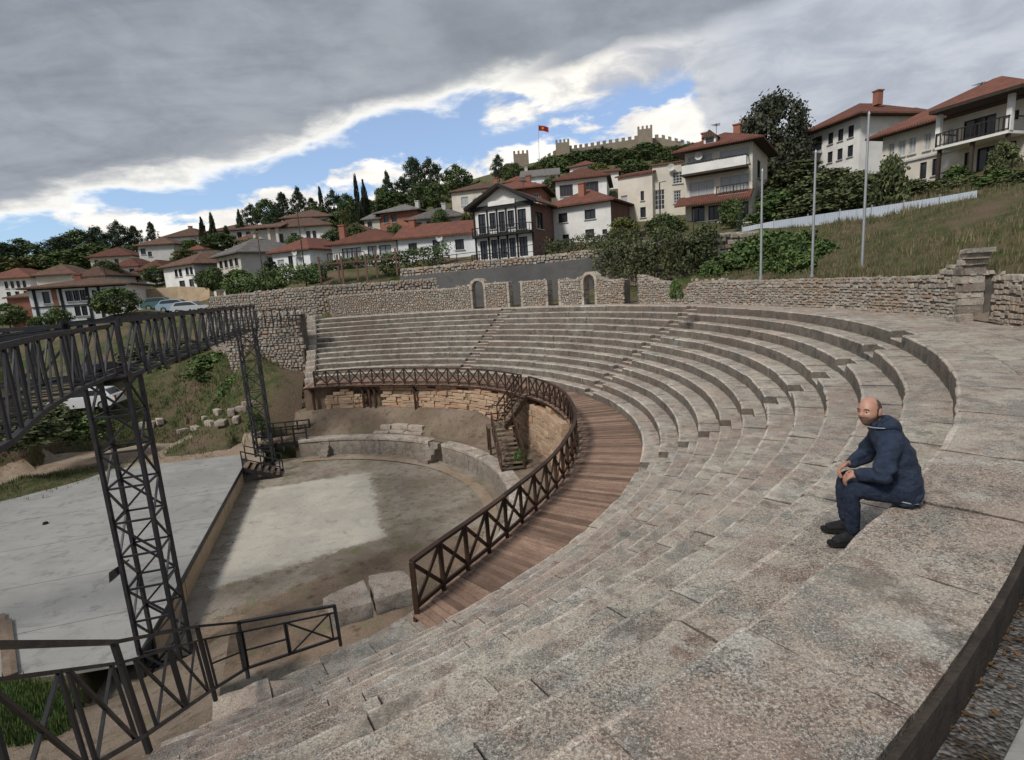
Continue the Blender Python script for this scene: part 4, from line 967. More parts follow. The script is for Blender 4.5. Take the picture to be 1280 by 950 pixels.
# ------------------------------------------------------------------ lighting trusses over the stage
def box_truss(th, pts, z0, z1, wd, bay, bar=.06, plate=0.):
    P = np.array([p[:2] for p in pts], float); S = np.concatenate([[0], np.cumsum(np.linalg.norm(np.diff(P, axis=0), axis=1))]); n = max(2, int(round(S[-1] / bay)))
    ss = np.linspace(0, S[-1], n + 1); C = np.array([[np.interp(s, S, P[:, 0]), np.interp(s, S, P[:, 1])] for s in ss]); straight = len(pts) == 2
    T = np.gradient(C, axis=0); T /= np.linalg.norm(T, axis=1)[:, None]; N = np.stack([-T[:, 1], T[:, 0]], 1)
    side = lambda i, e, z: Zv(C[i] + N[i] * e * wd / 2, z)
    for e in (-1, 1):
        for z in (z0, z1):
            if straight: beam('chord', side(0, e, z), side(n, e, z), .08, .08, M['truss'], th)
            else:
                for i in range(n): beam('chord', side(i, e, z), side(i + 1, e, z), .075, .075, M['truss'], th)
        for i in range(n + 1):
            beam('vertical_bar', side(i, e, z0), side(i, e, z1), bar * 1.4, bar * 1.4, M['truss'], th)
            if i < n:
                if i % 1 == 0: beam('diagonal_bar', side(i, e, z1), side(i + 1, e, z0), bar, bar, M['truss'], th)
    for i in range(n + 1):
        for z in (z0, z1): beam('cross_bar', side(i, -1, z), side(i, 1, z), bar, bar, M['truss'], th)
        if i < n: beam('lacing_bar', side(i, -1, z0), side(i + 1, 1, z0), bar * .8, bar * .8, M['truss'], th); beam('lacing_bar', side(i, 1, z1), side(i + 1, -1, z1), bar * .8, bar * .8, M['truss'], th)
    if straight and plate:
        for i in range(n + 1):
            for e in (-1, 1):
                for z in (z0, z1): c_ = side(i, e * 1.12, z); beam('gusset_plate', c_ - np.append(T[i], 0) * .14, c_ + np.append(T[i], 0) * .14, .014, .24, M['truss'], th)
    if plate:
        for i in range(1 if straight else n):
            j = n if straight else i + 1
            for e in (-1, 1): beam('top_plate', side(i, e * 1.12, z1 + .02), side(j, e * 1.12, z1 + .02), .03, plate, M['truss'], th)
def tower(th, c, z0, z1, wd, ang, bay=.8):
    u = np.array([math.cos(ang), math.sin(ang)]); v = np.array([-u[1], u[0]]); K = [c[:2] + u * a * wd / 2 + v * b * wd / 2 for a, b in ((-1, -1), (1, -1), (1, 1), (-1, 1))]
    for k in K: beam('leg', Zv(k, z0), Zv(k, z1), .085, .085, M['truss'], th); beam('base_plate', Zv(k, z0 - .02), Zv(k, z0 + .02), .26, .26, M['truss'], th)
    n = int((z1 - z0) / bay)
    for i in range(n + 1):
        z = z0 + .05 + (z1 - z0 - .05) * i / n; zn = z0 + .05 + (z1 - z0 - .05) * (i + 1) / n
        for a in range(4):
            b = (a + 1) % 4; beam('cross_bar', Zv(K[a], z), Zv(K[b], z), .045, .045, M['truss'], th)
            if i < n: beam('diagonal_bar', Zv(K[a] if i % 2 else K[b], z), Zv(K[b] if i % 2 else K[a], zn), .045, .045, M['truss'], th)
T_N = atz(213, 838, Z_FLOOR); T_F = atz(333, 580, Z_FLOOR)
tdir = (T_N - T_F)[:2]; tdir /= np.linalg.norm(tdir); back = np.array([tdir[1], -tdir[0]]);
if back @ _sn > 0: back = -back
TZ0, TZ1 = .14, 1.42; tang = math.atan2(tdir[1], tdir[0])
t1 = empty('lattice_tower', T_N, label='near dark steel lattice tower carrying the stage truss', cat='tower', group='stage lighting towers'); tower(t1, T_N, Z_FLOOR, TZ0 - .05, .86, tang)
t2 = empty('lattice_tower', T_F, label='far dark steel lattice tower at the other stage corner', cat='tower', group='stage lighting towers'); tower(t2, T_F, Z_FLOOR, TZ0 - .05, .86, tang)
ft = empty('stage_truss', Zv((T_N + T_F)[:2] / 2, TZ0), label='long straight dark steel box truss between the two stage towers', cat='truss', group='stage trusses')
box_truss(ft, [T_F[:2] - tdir * .5, T_N[:2] + tdir * .5], TZ0, TZ1, .95, 1.28, .046, .11)
sp = T_N[:2] + back * .5; T_B = T_N[:2] + back * 10.
s2 = empty('stage_truss', Zv((sp + T_B) / 2, TZ0), label='dark steel side truss running back from the near tower over the stage', cat='truss', group='stage trusses')
box_truss(s2, [sp + back * .1, T_B], TZ0 + .02, TZ1 - .02, .85, 1.1, .045)
t3 = empty('lattice_tower', Zv(T_B, Z_FLOOR), label='rear lattice tower behind the stage left of the view', cat='tower', group='stage lighting towers'); tower(t3, Zv(T_B, 0), hz(*T_B) - .1, TZ0 - .05, .86, tang)
arc = []; c = T_N[:2] + tdir * .75 + back * .2; hd = math.atan2(tdir[1], tdir[0])
arc.append(c.copy())
hd_ = -71.
for i in range(26):
    hd_ = -71 + i * .95 if i < 18 else hd_ - 5.5
    c = c + np.array([math.cos(R(hd_)), math.sin(R(hd_))]) * .38; arc.append(c.copy())
s3 = empty('stage_truss', Zv(arc[12], TZ0), label='curved dark steel truss sweeping left from the near tower', cat='truss', group='stage trusses')
box_truss(s3, arc, TZ0 + .1, TZ1 - .1, 1.1, .72, .026, .07)
t4 = empty('lattice_tower', Zv(arc[-1], -6.5), label='lattice tower under the curved truss beyond the left frame edge', cat='tower', group='stage lighting towers'); tower(t4, Zv(arc[-1], 0), hz(*arc[-1]) - .1, TZ0 - .2, .86, tang)
# loudspeaker bracket half way up the near tower
sp_ = empty('floodlight', Zv(T_N[:2] + tdir * .3 - back * .0, -4.6), label='small dark floodlight clamped half way up the near lattice tower', cat='floodlight')
hb = Zv(T_N[:2] + np.array([-.75, -.15]), -4.75); beam('bracket', Zv(T_N[:2] + np.array([-.42, -.1]), -4.55), hb, .04, .04, M['blackmetal'], sp_)
V = [hb + np.array(k) for k in ((-.14, -.12, -.3), (.1, -.12, -.1), (.1, .12, -.1), (-.14, .12, -.3), (-.1, -.12, -.02), (.06, -.12, .06), (.06, .12, .06), (-.1, .12, -.02))]; put('housing', V, BOXF, M['blackmetal'], sp_)

# ------------------------------------------------------------------ black steel rail climbing the near end of the seating
rail = empty('steel_railing', pol(16, -62.5, -3.9), label='black steel railing with crossed panels climbing the near end of the seats', cat='railing')
def post_pt(b, t, z): B = atz(*b, z); D = math.hypot(*(B - CAM)[:2]); return B, atd(*t, D)
PR = [post_pt((425, 799), (418, 757), -3.9), post_pt((309, 839), (298, 778), -3.9), post_pt((268, 866), (246, 783), -3.5), post_pt((184, 926), (142, 803), -2.12)]
pe = pol(20.35, -63.5, -.72); PR.append((pe, pe + np.array([0, 0, .98])))
pe = pol(22.5, -63.7, .05); PR.append((pe, pe + np.array([0, 0, 1.0])))
for i, (b, t) in enumerate(PR): beam('post', b - np.array([0, 0, .12]), t, .042, .042, M['blackmetal'], rail)
def panel(p, q, halves):
    (b0, t0), (b1, t1) = p, q; L = lambda f, h: (b0 * (1 - f) + b1 * f) * (1 - h) + (t0 * (1 - f) + t1 * f) * h
    beam('top_rail', L(-.01, 1), L(1.01, 1), .055, .032, M['blackmetal'], rail)
    beam('upper_bar', L(0, .8), L(1, .8), .023, .023, M['blackmetal'], rail); beam('lower_bar', L(0, .06), L(1, .06), .035, .035, M['blackmetal'], rail)
    for f0, f1, kind in halves:
        beam('upright_bar', L(f0, .06), L(f0, .8), .023, .023, M['blackmetal'], rail); beam('upright_bar', L(f1, .06), L(f1, .8), .023, .023, M['blackmetal'], rail)
        if kind == 'x': beam('cross_bar', L(f0, .06), L(f1, .8), .023, .023, M['blackmetal'], rail); beam('cross_bar', L(f0, .8) , L(f1, .06), .024, .024, M['blackmetal'], rail)
        else: beam('middle_bar', L(f0, .42), L(f1, .42), .023, .023, M['blackmetal'], rail)
panel(PR[1], PR[0], [(.02, .44, '-'), (.46, .93, 'x')]); panel(PR[2], PR[1], [(.1, .9, '-')])
panel(PR[3], PR[2], [(.12, .48, 'x'), (.52, .9, 'x')]); panel(PR[4], PR[3], [(.1, .47, 'x'), (.53, .9, 'x')]); panel(PR[5], PR[4], [(.1, .9, 'x')])
near_end = empty('end_wall', pol(19, -63.2, -6), label='stepped stone end wall below the near railing', cat='wall')
for k in range(1, NR + 1):
    r0 = R1 + (k - 1) * TR; q0 = .42 / r0 * 57.3
    V, Fc = sector(r0 - .02, r0 + (TR if k < NR else .7) - .01, A0 - q0 - .15, A0 - .05, -7.6, zrow(k) - .035, 2, .03, ripple=.015, rs=2, seed=k * 7, back=True); blk('coping_block', V, Fc, M['seat'], near_end)
# kerb of the platform under the first rail posts
kb = empty('stone_kerb', pol(15, -58, Z_DECK - .2), label='rough stone kerb below the first row between railing and marble blocks', cat='kerb')
a = -62.5
while a < -50.8:
    V, Fc = sector(15.0 + rng.uniform(-.06, .06), R1 + .03, a, a + 2.9, -7.0, Z_DECK - .12 + rng.uniform(-.03, .02), 4, .05, ripple=.03, rs=4, seed=a, back=True); blk('kerb_stone', V, Fc, M['seat'], kb); a += 2.92

# ------------------------------------------------------------------ footbridge and small stairs beside the far tower
fb = empty('footbridge', atz(350, 548, Z_STAGE), label='small dark timber footbridge with rails beside the far tower', cat='footbridge')
f0 = atz(322, 556, -6.75); f1 = atz(384, 549, -6.75); dF = (f1 - f0) / np.linalg.norm(f1 - f0); nF = np.array([-dF[1], dF[0], 0])
for i in range(22): c = f0 + (f1 - f0) * (i + .5) / 22; beam('plank', c - nF * .1, c + nF * 1.3, np.linalg.norm(f1 - f0) / 22 - .015, .05, M['oldwood'], fb)
for e in (-.08, 1.28):
    for t in np.linspace(0, 1, 5): c = f0 + (f1 - f0) * t + nF * e; beam('post', c - np.array([0, 0, .5]), c + np.array([0, 0, .95]), .08, .08, M['blackmetal'], fb)
    for hgt in (.45, .92): beam('rail', f0 + nF * e + np.array([0, 0, hgt]), f1 + nF * e + np.array([0, 0, hgt]), .06, .07, M['blackmetal'], fb)
    beam('side_beam', f0 + nF * e - np.array([0, 0, .16]), f1 + nF * e - np.array([0, 0, .16]), .07, .2, M['blackmetal'], fb)
ss = empty('stage_steps', atz(335, 600, Z_FLOOR), label='short timber steps with rails from stage down to the orchestra', cat='stairs')
a0_ = STG_A + np.append(-_sd, 0) * -.15 + bev_ * .05; a1_ = Zv(a0_ + bev_ * 1.75 + np.append(-_sd, 0) * .25, Z_FLOOR + .08); sdir = np.append(_sd, 0)
for i in range(6): c = a0_ + (a1_ - a0_) * (i + .3) / 6; beam('tread', c, c - sdir * 1.15, .26, .045, M['oldwood'], ss)
for e in (0, 1.15):
    beam('stringer', a0_ - sdir * e - np.array([0, 0, .1]), a1_ - sdir * e - np.array([0, 0, .1]), .05, .2, M['blackmetal'], ss)
    for hgt in (.5, .9): beam('rail', a0_ - sdir * e + np.array([0, 0, hgt]), a1_ - sdir * e + np.array([0, 0, hgt]), .05, .05, M['blackmetal'], ss)
    for t in (0, .5, 1): c = a0_ + (a1_ - a0_) * t - sdir * e; beam('post', c - np.array([0, 0, .15]), c + np.array([0, 0, .92]), .05, .05, M['blackmetal'], ss)
# tumbled stones on the bank left of the seating
mound = empty('masonry_mound', atd(350, 500, 37), label='low mound of ochre rubble masonry left of the seating', cat='ruin')
mp = [atz(300, 530, -6.9), atz(335, 531, -6.9), atz(378, 527, -6.7)]
rubble(mound, [mp[0] + (mp[1] - mp[0]) * t for t in np.linspace(0, 1, 10)] + [mp[1] + (mp[2] - mp[1]) * t for t in np.linspace(.1, 1, 10)], lambda s: -7.2, lambda s: float(np.interp(s, [0, 1.6, 3., 4.6], [-6.2, -5.1, -4.9, -5.2])), thick=1.6, size=(.34, .2), matn='rock_orange', seed=23, inward=-1)
def ground(x, y, lo=8., hi=90.):
    d = ray(x, y); d = d / math.hypot(d[0], d[1]); ts = np.linspace(lo, hi, 400); P_ = CAM + d * ts[:, None]; hh_ = height(P_[:, :2]); k_ = np.argmax(P_[:, 2] < hh_); return P_[k_]
q = random.Random(77)
for i, (x, y, L) in enumerate(((245, 536, 1.3), (262, 531, 1.1), (278, 528, 1.6), (290, 519, 1.2), (302, 512, 1.0), (273, 518, .9), (312, 505, 1.2), (256, 524, .8), (230, 540, 1.2), (296, 526, 1.0), (185, 535, 1.4), (200, 530, 1.1))):
    p = ground(x, y, 25); th = q.uniform(0, 3.1); L *= .72; u = np.array([math.cos(th), math.sin(th)]) * L / 2; v = np.array([-u[1], u[0]]) * q.uniform(.35, .6); zz = hz(p[0], p[1])
    c = p[:2]; o = rough_block(None, [c - u - v, c + u - v, c + u + v, c - u + v], zz - .15, zz + q.uniform(.15, .32), i * 3.3, 'fallen_block', 'seat')
    tag(o, ['long pale fallen block', 'pale fallen block', 'largest fallen block', 'tilted grey block', 'small pale block', 'squat grey block', 'upper fallen block', 'smallest fallen block', 'leftmost slab', 'block near the mound', 'grey block far left', 'flat block far left'][i] + ' on the grassy bank behind the stage' + ('' if i < 8 else ', apart from the heap'), 'stone', 'fallen stones on the bank')

# ------------------------------------------------------------------ cars
PAINT = {k: mk_paint('car_paint_' + k, v) for k, v in dict(white=(.80, .81, .82), silver=(.55, .58, .61), blue=(.36, .48, .58), green=(.10, .20, .19), dark=(.03, .03, .035), red=(.22, .02, .02)).items()}
M['lamp_red'] = mk_paint('tail_lamp', (.45, .02, .02)); M['lamp_white'] = mk_paint('head_lamp', (.7, .7, .68))
def car(label, color, p, yaw, L=4.2, hatch=True, group=None):
    z = hz(p[0], p[1]); t = empty('parked_car', (p[0], p[1], z), yaw, label, 'car', group); t['_local'] = 1; W = .84
    side = [(-L / 2, .35), (-L / 2, .75), (-L / 2 + .12, .92), (-L * .36, .98), (L * .22, .95), (L * .42, .84), (L / 2, .66), (L / 2, .32), (L / 2 - .25, .24), (-L / 2 + .25, .24)]
    def extr(pts, w0, w1s):
        V = [(x, -w1s(zz) if callable(w1s) else -w0, zz) for x, zz in pts] + [(x, w1s(zz) if callable(w1s) else w0, zz) for x, zz in pts]; n = len(pts)
        return V, [tuple(range(n)), tuple(range(n, 2 * n))[::-1]] + [(i, i + n, (i + 1) % n + n, (i + 1) % n) for i in range(n)]
    V, Fc = extr(side, W, lambda zz: W - .06 * max(0, zz - .7)); b = put('body', V, Fc, PAINT[color], t)
    roof = [(-L * .44, .95), (-L * .36, 1.38), (-L * .1, 1.46), (L * .06, 1.42), (L * .24, .93)]
    V, Fc = extr(roof, W, lambda zz: W - .04 - .28 * (zz - .93)); put('cabin', V, Fc, PAINT[color], t)
    g = [(-L * .40, 1.0), (-L * .345, 1.32), (-L * .1, 1.38), (L * .05, 1.34), (L * .19, 1.0)]
    for e in (-1, 1):
        V = [(x, e * (W - .025 - .28 * (zz - .93)), zz) for x, zz in g]; put('side_window', V, [tuple(range(5))], M['glass'], t)
        for x in (-L * .31, L * .31):
            V, Fc = tube((x, e * (W - .2), .31), (x, e * (W + .01), .31), .31, n=14); wh = put('wheel', V, Fc, M['rubber'], t); V, Fc = tube((x, e * (W + .0), .31), (x, e * (W + .02), .31), .19, n=10); put('rim', V, Fc, M['galv'], wh) if False else link('rim', mesh('rim', V, Fc), M['galv'], wh)
        put('headlight', *(lambda y: ([(L / 2 - .06, y - .16, .6), (L / 2 + .005, y - .16, .6), (L / 2 + .005, y + .16, .6), (L / 2 - .06, y + .16, .6), (L / 2 - .12, y - .16, .75), (L / 2 - .06, y - .16, .75), (L / 2 - .06, y + .16, .75), (L / 2 - .12, y + .16, .75)], BOXF))(e * .6), M['lamp_white'], t)
        put('tail_light', *(lambda y: ([(-L / 2 - .01, y - .1, .62), (-L / 2 + .05, y - .1, .62), (-L / 2 + .05, y + .1, .62), (-L / 2 - .01, y + .1, .62), (-L / 2 - .01, y - .1, .9), (-L / 2 + .05, y - .1, .9), (-L / 2 + .05, y + .1, .9), (-L / 2 - .01, y + .1, .9)], BOXF))(e * .68), M['lamp_red'], t)
    put('windscreen', [(L * .235, -.72, .98), (L * .235, .72, .98), (L * .075, .66, 1.38), (L * .075, -.66, 1.38)], [(0, 1, 2, 3)], M['glass'], t)
    put('rear_window', [(-L * .437, -.7, 1.0), (-L * .437, .7, 1.0), (-L * .368, .64, 1.34), (-L * .368, -.64, 1.34)], [(3, 2, 1, 0)], M['glass'], t)
G = 'cars parked along the street'
for lab, colr, x, y, D, yaw in (('white hatchback parked first in the row beside the round bush', 'white', 188, 389, 76, 20), ('dark green car parked between two pale cars below the ochre wall', 'green', 206, 389, 74.5, 15), ('light blue car parked in the street row, left of a silver one', 'blue', 224, 388, 73, 12), ('silver car parked at the right end of the street row', 'silver', 241, 387, 71.5, 5)):
    car(lab, colr, atd(x, y, D), R(yaw), group=G)
car('white car parked on the bank road behind the near truss', 'white', atd(104, 484, 47.5), R(192), 4.3)
car('dark car showing red tail lights behind the near tower', 'dark', atd(134, 474, 50), R(75), 4.2)
# ------------------------------------------------------------------ houses
def win_rows(n, u0, u1, v0, v1, gap=.35):
    w_ = (u1 - u0) / (n + (n - 1) * gap); return [(u0 + i * w_ * (1 + gap), u0 + i * w_ * (1 + gap) + w_, v0, v1) for i in range(n)]
class House:
    def __init__(s, label, A, B, D, base_y, depth, wall='white', DB=None, name='house', cat='house', group=None, skirt=2.5):
        pa = atd(*A, D); ze = pa[2]; pb = atd(*B, DB) if DB else atz(*B, ze)
        if DB: ze = (ze + pb[2]) / 2
        s.zb = float(atd(A[0], base_y, D)[2]); s.W = float(np.linalg.norm((pb - pa)[:2])); s.H = float(ze - s.zb); s.Dp = depth; s.wall = wall
        yaw = math.atan2(pb[1] - pa[1], pb[0] - pa[0])
        s.t = empty(name, (pa[0], pa[1], s.zb), yaw, label, cat, group); s.t['_local'] = 1; s.skirt = skirt; s.wins = {'f': [], 'r': [], 'l': []}; s.holes = []
        HOUSES.append(s)
    def win(s, face, rects, frame='frame_white', glass='glass', nx=2, ny=1, meters=False):
        for r_ in rects: s.wins[face].append((r_, frame, glass, nx, ny)); 
        return s
    def xyz(s, face, u, v, d):
        if face == 'f': return (u, d, v)
        if face == 'r': return (s.W - d, u, v)
        return (d, s.Dp - u, v)
    def walls(s, rec=.14, extra_mats=None):
        for face in 'frl':
            Wf = s.W if face == 'f' else s.Dp; mb = MB(); wl = [((u0 * Wf, u1 * Wf, v0 * s.H, v1 * s.H), fr, gl, nx, ny) for (u0, u1, v0, v1), fr, gl, nx, ny in s.wins[face]]
            us = sorted(set([0, Wf] + [x for w_ in wl for x in w_[0][:2]])); vs_ = sorted(set([-s.skirt, s.H] + [x for w_ in wl for x in w_[0][2:]]))
            for u0, u1 in zip(us[:-1], us[1:]):
                for v0, v1 in zip(vs_[:-1], vs_[1:]):
                    um, vm = (u0 + u1) / 2, (v0 + v1) / 2
                    if any(a < um < b and c < vm < d for (a, b, c, d), *_ in wl): continue
                    mb.add([s.xyz(face, *k, 0) for k in ((u0, v0), (u1, v0), (u1, v1), (u0, v1))], [(0, 1, 2, 3)])
            for (a, b, c, d), fr, gl, nx, ny in wl:
                for (p, q) in (((a, c), (b, c)), ((b, c), (b, d)), ((b, d), (a, d)), ((a, d), (a, c))):
                    mb.add([s.xyz(face, *p, 0), s.xyz(face, *q, 0), s.xyz(face, *q, rec), s.xyz(face, *p, rec)], [(0, 3, 2, 1)])
                fm = MB(); fw = .07; dd = rec - .05
                def fb(p, q, w_=fw): fm.bar(s.xyz(face, *p, dd), s.xyz(face, *q, dd), w_, w_)
                fb((a, c + fw / 2), (b, c + fw / 2)); fb((a, d - fw / 2), (b, d - fw / 2)); fb((a + fw / 2, c + fw), (a + fw / 2, d - fw)); fb((b - fw / 2, c + fw), (b - fw / 2, d - fw))
                for i in range(1, nx): x = a + (b - a) * i / nx; fb((x, c + fw), (x, d - fw), .05)
                for i in range(1, ny): z = c + (d - c) * i / ny; fb((a + fw, z), (b - fw, z), .045)
                wd = fm.put('window', M[fr], s.t, tones=False)
                link('pane', mesh('pane', [s.xyz(face, *k, rec - .01) for k in ((a, c), (b, c), (b, d), (a, d))], [(0, 1, 2, 3)]), M[gl], wd)
                if c > .35 * s.H or d - c < 1.7: 
                    sl = MB(); sl.bar(s.xyz(face, a - .08, c - .04, -.05), s.xyz(face, b + .08, c - .04, -.05), .14, .07); link('sill', mesh('sill', sl.V, sl.F), M['greyw'], wd)
            mt = (extra_mats or {}).get(face, s.wall); mb.put('wall', M[mt], s.t, tones=False)
        put('wall', [(0, s.Dp, -s.skirt), (s.W, s.Dp, -s.skirt), (s.W, s.Dp, s.H), (0, s.Dp, s.H)], [(3, 2, 1, 0)], M[s.wall], s.t)
        return s
    def roof(s, kind='hip', hr=1.8, o=.6, mat='tile_red', x0=None, x1=None, y0=None, y1=None, z=None, chimneys=(), fr=.5, name='roof'):
        x0 = 0 if x0 is None else x0 * s.W; x1 = s.W if x1 is None else x1 * s.W; y0 = 0 if y0 is None else y0; y1 = s.Dp if y1 is None else y1; z = s.H if z is None else z
        X0, X1, Y0, Y1 = x0 - o, x1 + o, y0 - o, y1 + o; th = .16; E = [(X0, Y0, z), (X1, Y0, z), (X1, Y1, z), (X0, Y1, z)]
        if kind == 'hip':
            if X1 - X0 >= Y1 - Y0: m = (Y0 + Y1) / 2; k = (Y1 - Y0) / 2 * .96; Rg = [(X0 + k, m, z + hr), (X1 - k, m, z + hr)]; F_ = [(0, 1, 5, 4), (1, 2, 5), (2, 3, 4, 5), (3, 0, 4)]
            else: m = (X0 + X1) / 2; k = (X1 - X0) / 2 * .96; Rg = [(m, Y0 + k, z + hr), (m, Y1 - k, z + hr)]; F_ = [(0, 1, 4), (1, 2, 5, 4), (2, 3, 5), (3, 0, 4, 5)]
        elif kind == 'gable': m = Y0 + (Y1 - Y0) * fr; Rg = [(X0, m, z + hr), (X1, m, z + hr)]; F_ = [(0, 1, 5, 4), (2, 3, 4, 5)]
        elif kind == 'gable_front': m = (X0 + X1) / 2; Rg = [(m, Y0, z + hr), (m, Y1, z + hr)]; F_ = [(1, 2, 5, 4), (3, 0, 4, 5)]
        elif kind == 'shed': Rg = [(X0, Y1, z + hr), (X1, Y1, z + hr)]; F_ = [(0, 1, 5, 4)]
        V = E + Rg; n = len(V); V2 = V + [(a, b, c - th) for a, b, c in V]
        F2 = [f for f in F_] + [tuple(i + n for i in f[::-1]) for f in F_]
        ed = {}
        for f in F_:
            for i in range(len(f)): e = (f[i], f[(i + 1) % len(f)]); ed[e] = 1
        for (a, b) in list(ed):
            if (b, a) not in ed: F2.append((b, a, a + n, b + n))
        r_ = put(name, V2, F2, M[mat], s.t)
        if kind == 'hip': link('soffit', mesh('soffit', [(a, b, c - th - .01) for a, b, c in E], [(3, 2, 1, 0)]), M['soffit'], r_)
        if kind == 'gable':
            for x, rev in ((x0, 0), (x1, 1)): link('gable_wall', mesh('gable', [(x, y0, z), (x, y1, z), (x, Rg[0][1], z + hr * .93)], [(0, 1, 2)[::-1] if rev else (0, 1, 2)]), M[s.wall], r_)
        if kind == 'gable_front': link('gable_wall', mesh('gable', [(x0, y0, z), (x1, y0, z), (m, y0, z + hr * .93)], [(0, 1, 2)]), M[s.wall], r_)
        for cx, cy, h0, h1 in chimneys:
            mb = MB(); c = (cx * s.W, cy * s.Dp); mb.box((c[0] - .32, c[1] - .32, z + h0), (c[0] + .32, c[1] + .32, z + h1)); mb.box((c[0] - .4, c[1] - .4, z + h1), (c[0] + .4, c[1] + .4, z + h1 + .12)); link('chimney', mesh('chimney', mb.V, mb.F), M['brick' if mat != 'tile_grey' else 'greyw'], r_)
        return s
    def box(s, name, lo, hi, mat):
        mb = MB(); mb.box(lo, hi); return mb.put(name, M[mat], s.t, tones=False)
    def balcony(s, u0, u1, z, out=1.1, h=.95, mat='frame_dark', slab='greyw', bars=True, face='f', solid=None):
        a, b = u0 * s.W, u1 * s.W; bl = s.box('balcony', (a, -out, z - .18), (b, .0, z), slab); mb = MB()
        mb.bar((a, -out + .04, z + h), (b, -out + .04, z + h), .07); mb.bar((a + .04, -out, z + h), (a + .04, 0, z + h), .07); mb.bar((b - .04, -out, z + h), (b - .04, 0, z + h), .07); mb.bar((a, -out + .04, z + .12), (b, -out + .04, z + .12), .05)
        n = int((b - a) / .28)
        for i in range(n + 1): x = a + .04 + (b - a - .08) * i / n; mb.bar((x, -out + .04, z), (x, -out + .04, z + h), .045 if i % 5 else .09, up=(0, 1, 0))
        link('railing', mesh('railing', mb.V, mb.F), M[mat], bl)
        if solid: mb = MB(); mb.box((a + .02, -out - .02, z), (b - .02, -out + .0, z + h * .85)); link('panel', mesh('panel', mb.V, mb.F), M[solid], bl)
        return bl
HOUSES = []
# --- right
h = House('long cream two-storey house with red roof and deep loggia, far right', (1104, 170), (1292, 116), 57, 239, 10, 'cream', skirt=4)
h.win('f', [(.05, .10, .55, .83), (.13, .19, .55, .83), (.215, .27, .55, .83), (.33, .38, .55, .83), (.41, .46, .55, .83), (.49, .53, .55, .83)], glass='curtain').win('f', [(.10, .15, .06, .36), (.31, .36, .08, .36), (.40, .45, .1, .38), (.62, .67, .0, .36)], 'frame_dark', nx=1).win('f', [(.70, .93, .02, .38)], 'frame_dark', 'glass', 4).win('f', [(.60, .80, .53, .86), (.88, .93, .68, .82)], 'frame_dark', nx=3)
h.walls(); h.roof('hip', 3.0, .9, chimneys=[(.62, .75, 1., 2.6)])
h.box('upper_storey_band', (-.12, -.14, h.H * .43), (h.W * .55, .0, h.H * .46), 'greyw')
h.balcony(.555, 1.0, h.H * .47, 2.2, .9, 'frame_dark', 'white')
for u in (.56, .99): h.box('column', (u * h.W - .15, -2.1, h.H * .47), (u * h.W + .15, -1.8, h.H), 'white')
for u in (.57, .78, .985): h.box('column', (u * h.W - .1, -2.0, -2), (u * h.W + .1, -1.8, h.H * .44), 'soffit')
h.box('loggia_roof', (h.W * .545, -2.9, h.H - .1), (h.W + .9, -.3, h.H + .12), 'soffit')
h = House('white two-storey house with red hip roof behind dense bushes at right', (1004, 170), (1076, 143), 74, 219, 9, 'white', skirt=6)
h.win('f', [(.47, .56, .56, .83), (.64, .73, .56, .83), (.81, .90, .56, .83), (.47, .56, .12, .38), (.64, .73, .12, .38), (.81, .90, .12, .38)], 'frame_dark', nx=1).win('f', [(.17, .36, .5, .85)], 'frame_dark', nx=2)
h.walls(); h.roof('hip', 2.3, 1.0, chimneys=[(.80, .4, 1.4, 2.7)]); h.balcony(-.08, .38, h.H * .46, 1.3, .9)
h = House('three-storey house with flower balconies and tiled awning at the ridge of the street', (856, 190), (941, 174), 57, 279, 8.5, 'cream', skirt=4)
h.win('f', [(.05, .42, .70, .92), (.53, .96, .70, .92)], 'frame_white', 'curtain', 3).win('f', [(.07, .45, .34, .56), (.54, .95, .34, .57)], 'frame_white', 'curtain', 3).win('f', [(.10, .30, .0, .22), (.36, .52, .0, .2), (.6, .74, .0, .22), (.8, .95, .02, .2)], 'frame_dark', nx=2)
h.win('r', [(.3, .5, .55, .8)], 'frame_dark'); h.walls(); h.roof('hip', 1.7, 1.0, chimneys=[(.15, .5, .5, 2.2), (.62, .6, 1., 2.6)])
h.balcony(0, .95, h.H * .66, 1.2, .9, 'frame_dark', 'soffit', solid='white'); h.balcony(.5, .95, h.H * .315, .6, .8)
h.roof('shed', .9, .25, x0=-.06, x1=.98, y0=-1.3, y1=-.1, z=h.H * .235, name='awning_roof')
# dormer
dm = h.box('dormer', (h.W * .30, -.2, h.H + .25), (h.W * .48, 1.6, h.H + .95), 'white'); mb = MB(); mb.add([(h.W * .27, -.4, h.H + .85), (h.W * .51, -.4, h.H + .85), (h.W * .39, -.4, h.H + 1.5), (h.W * .27, 2, h.H + .85), (h.W * .51, 2, h.H + .85), (h.W * .39, 2, h.H + 1.5)], [(0, 1, 2), (0, 2, 5, 3), (1, 4, 5, 2)]); link('dormer_roof', mesh('dormer_roof', mb.V, mb.F), M['tile_brown'], dm)
h.win
mb = MB(); mb.box((h.W * .33, -.23, h.H + .4), (h.W * .45, -.2, h.H + .8)); link('pane', mesh('pane', mb.V, mb.F), M['glass'], dm)
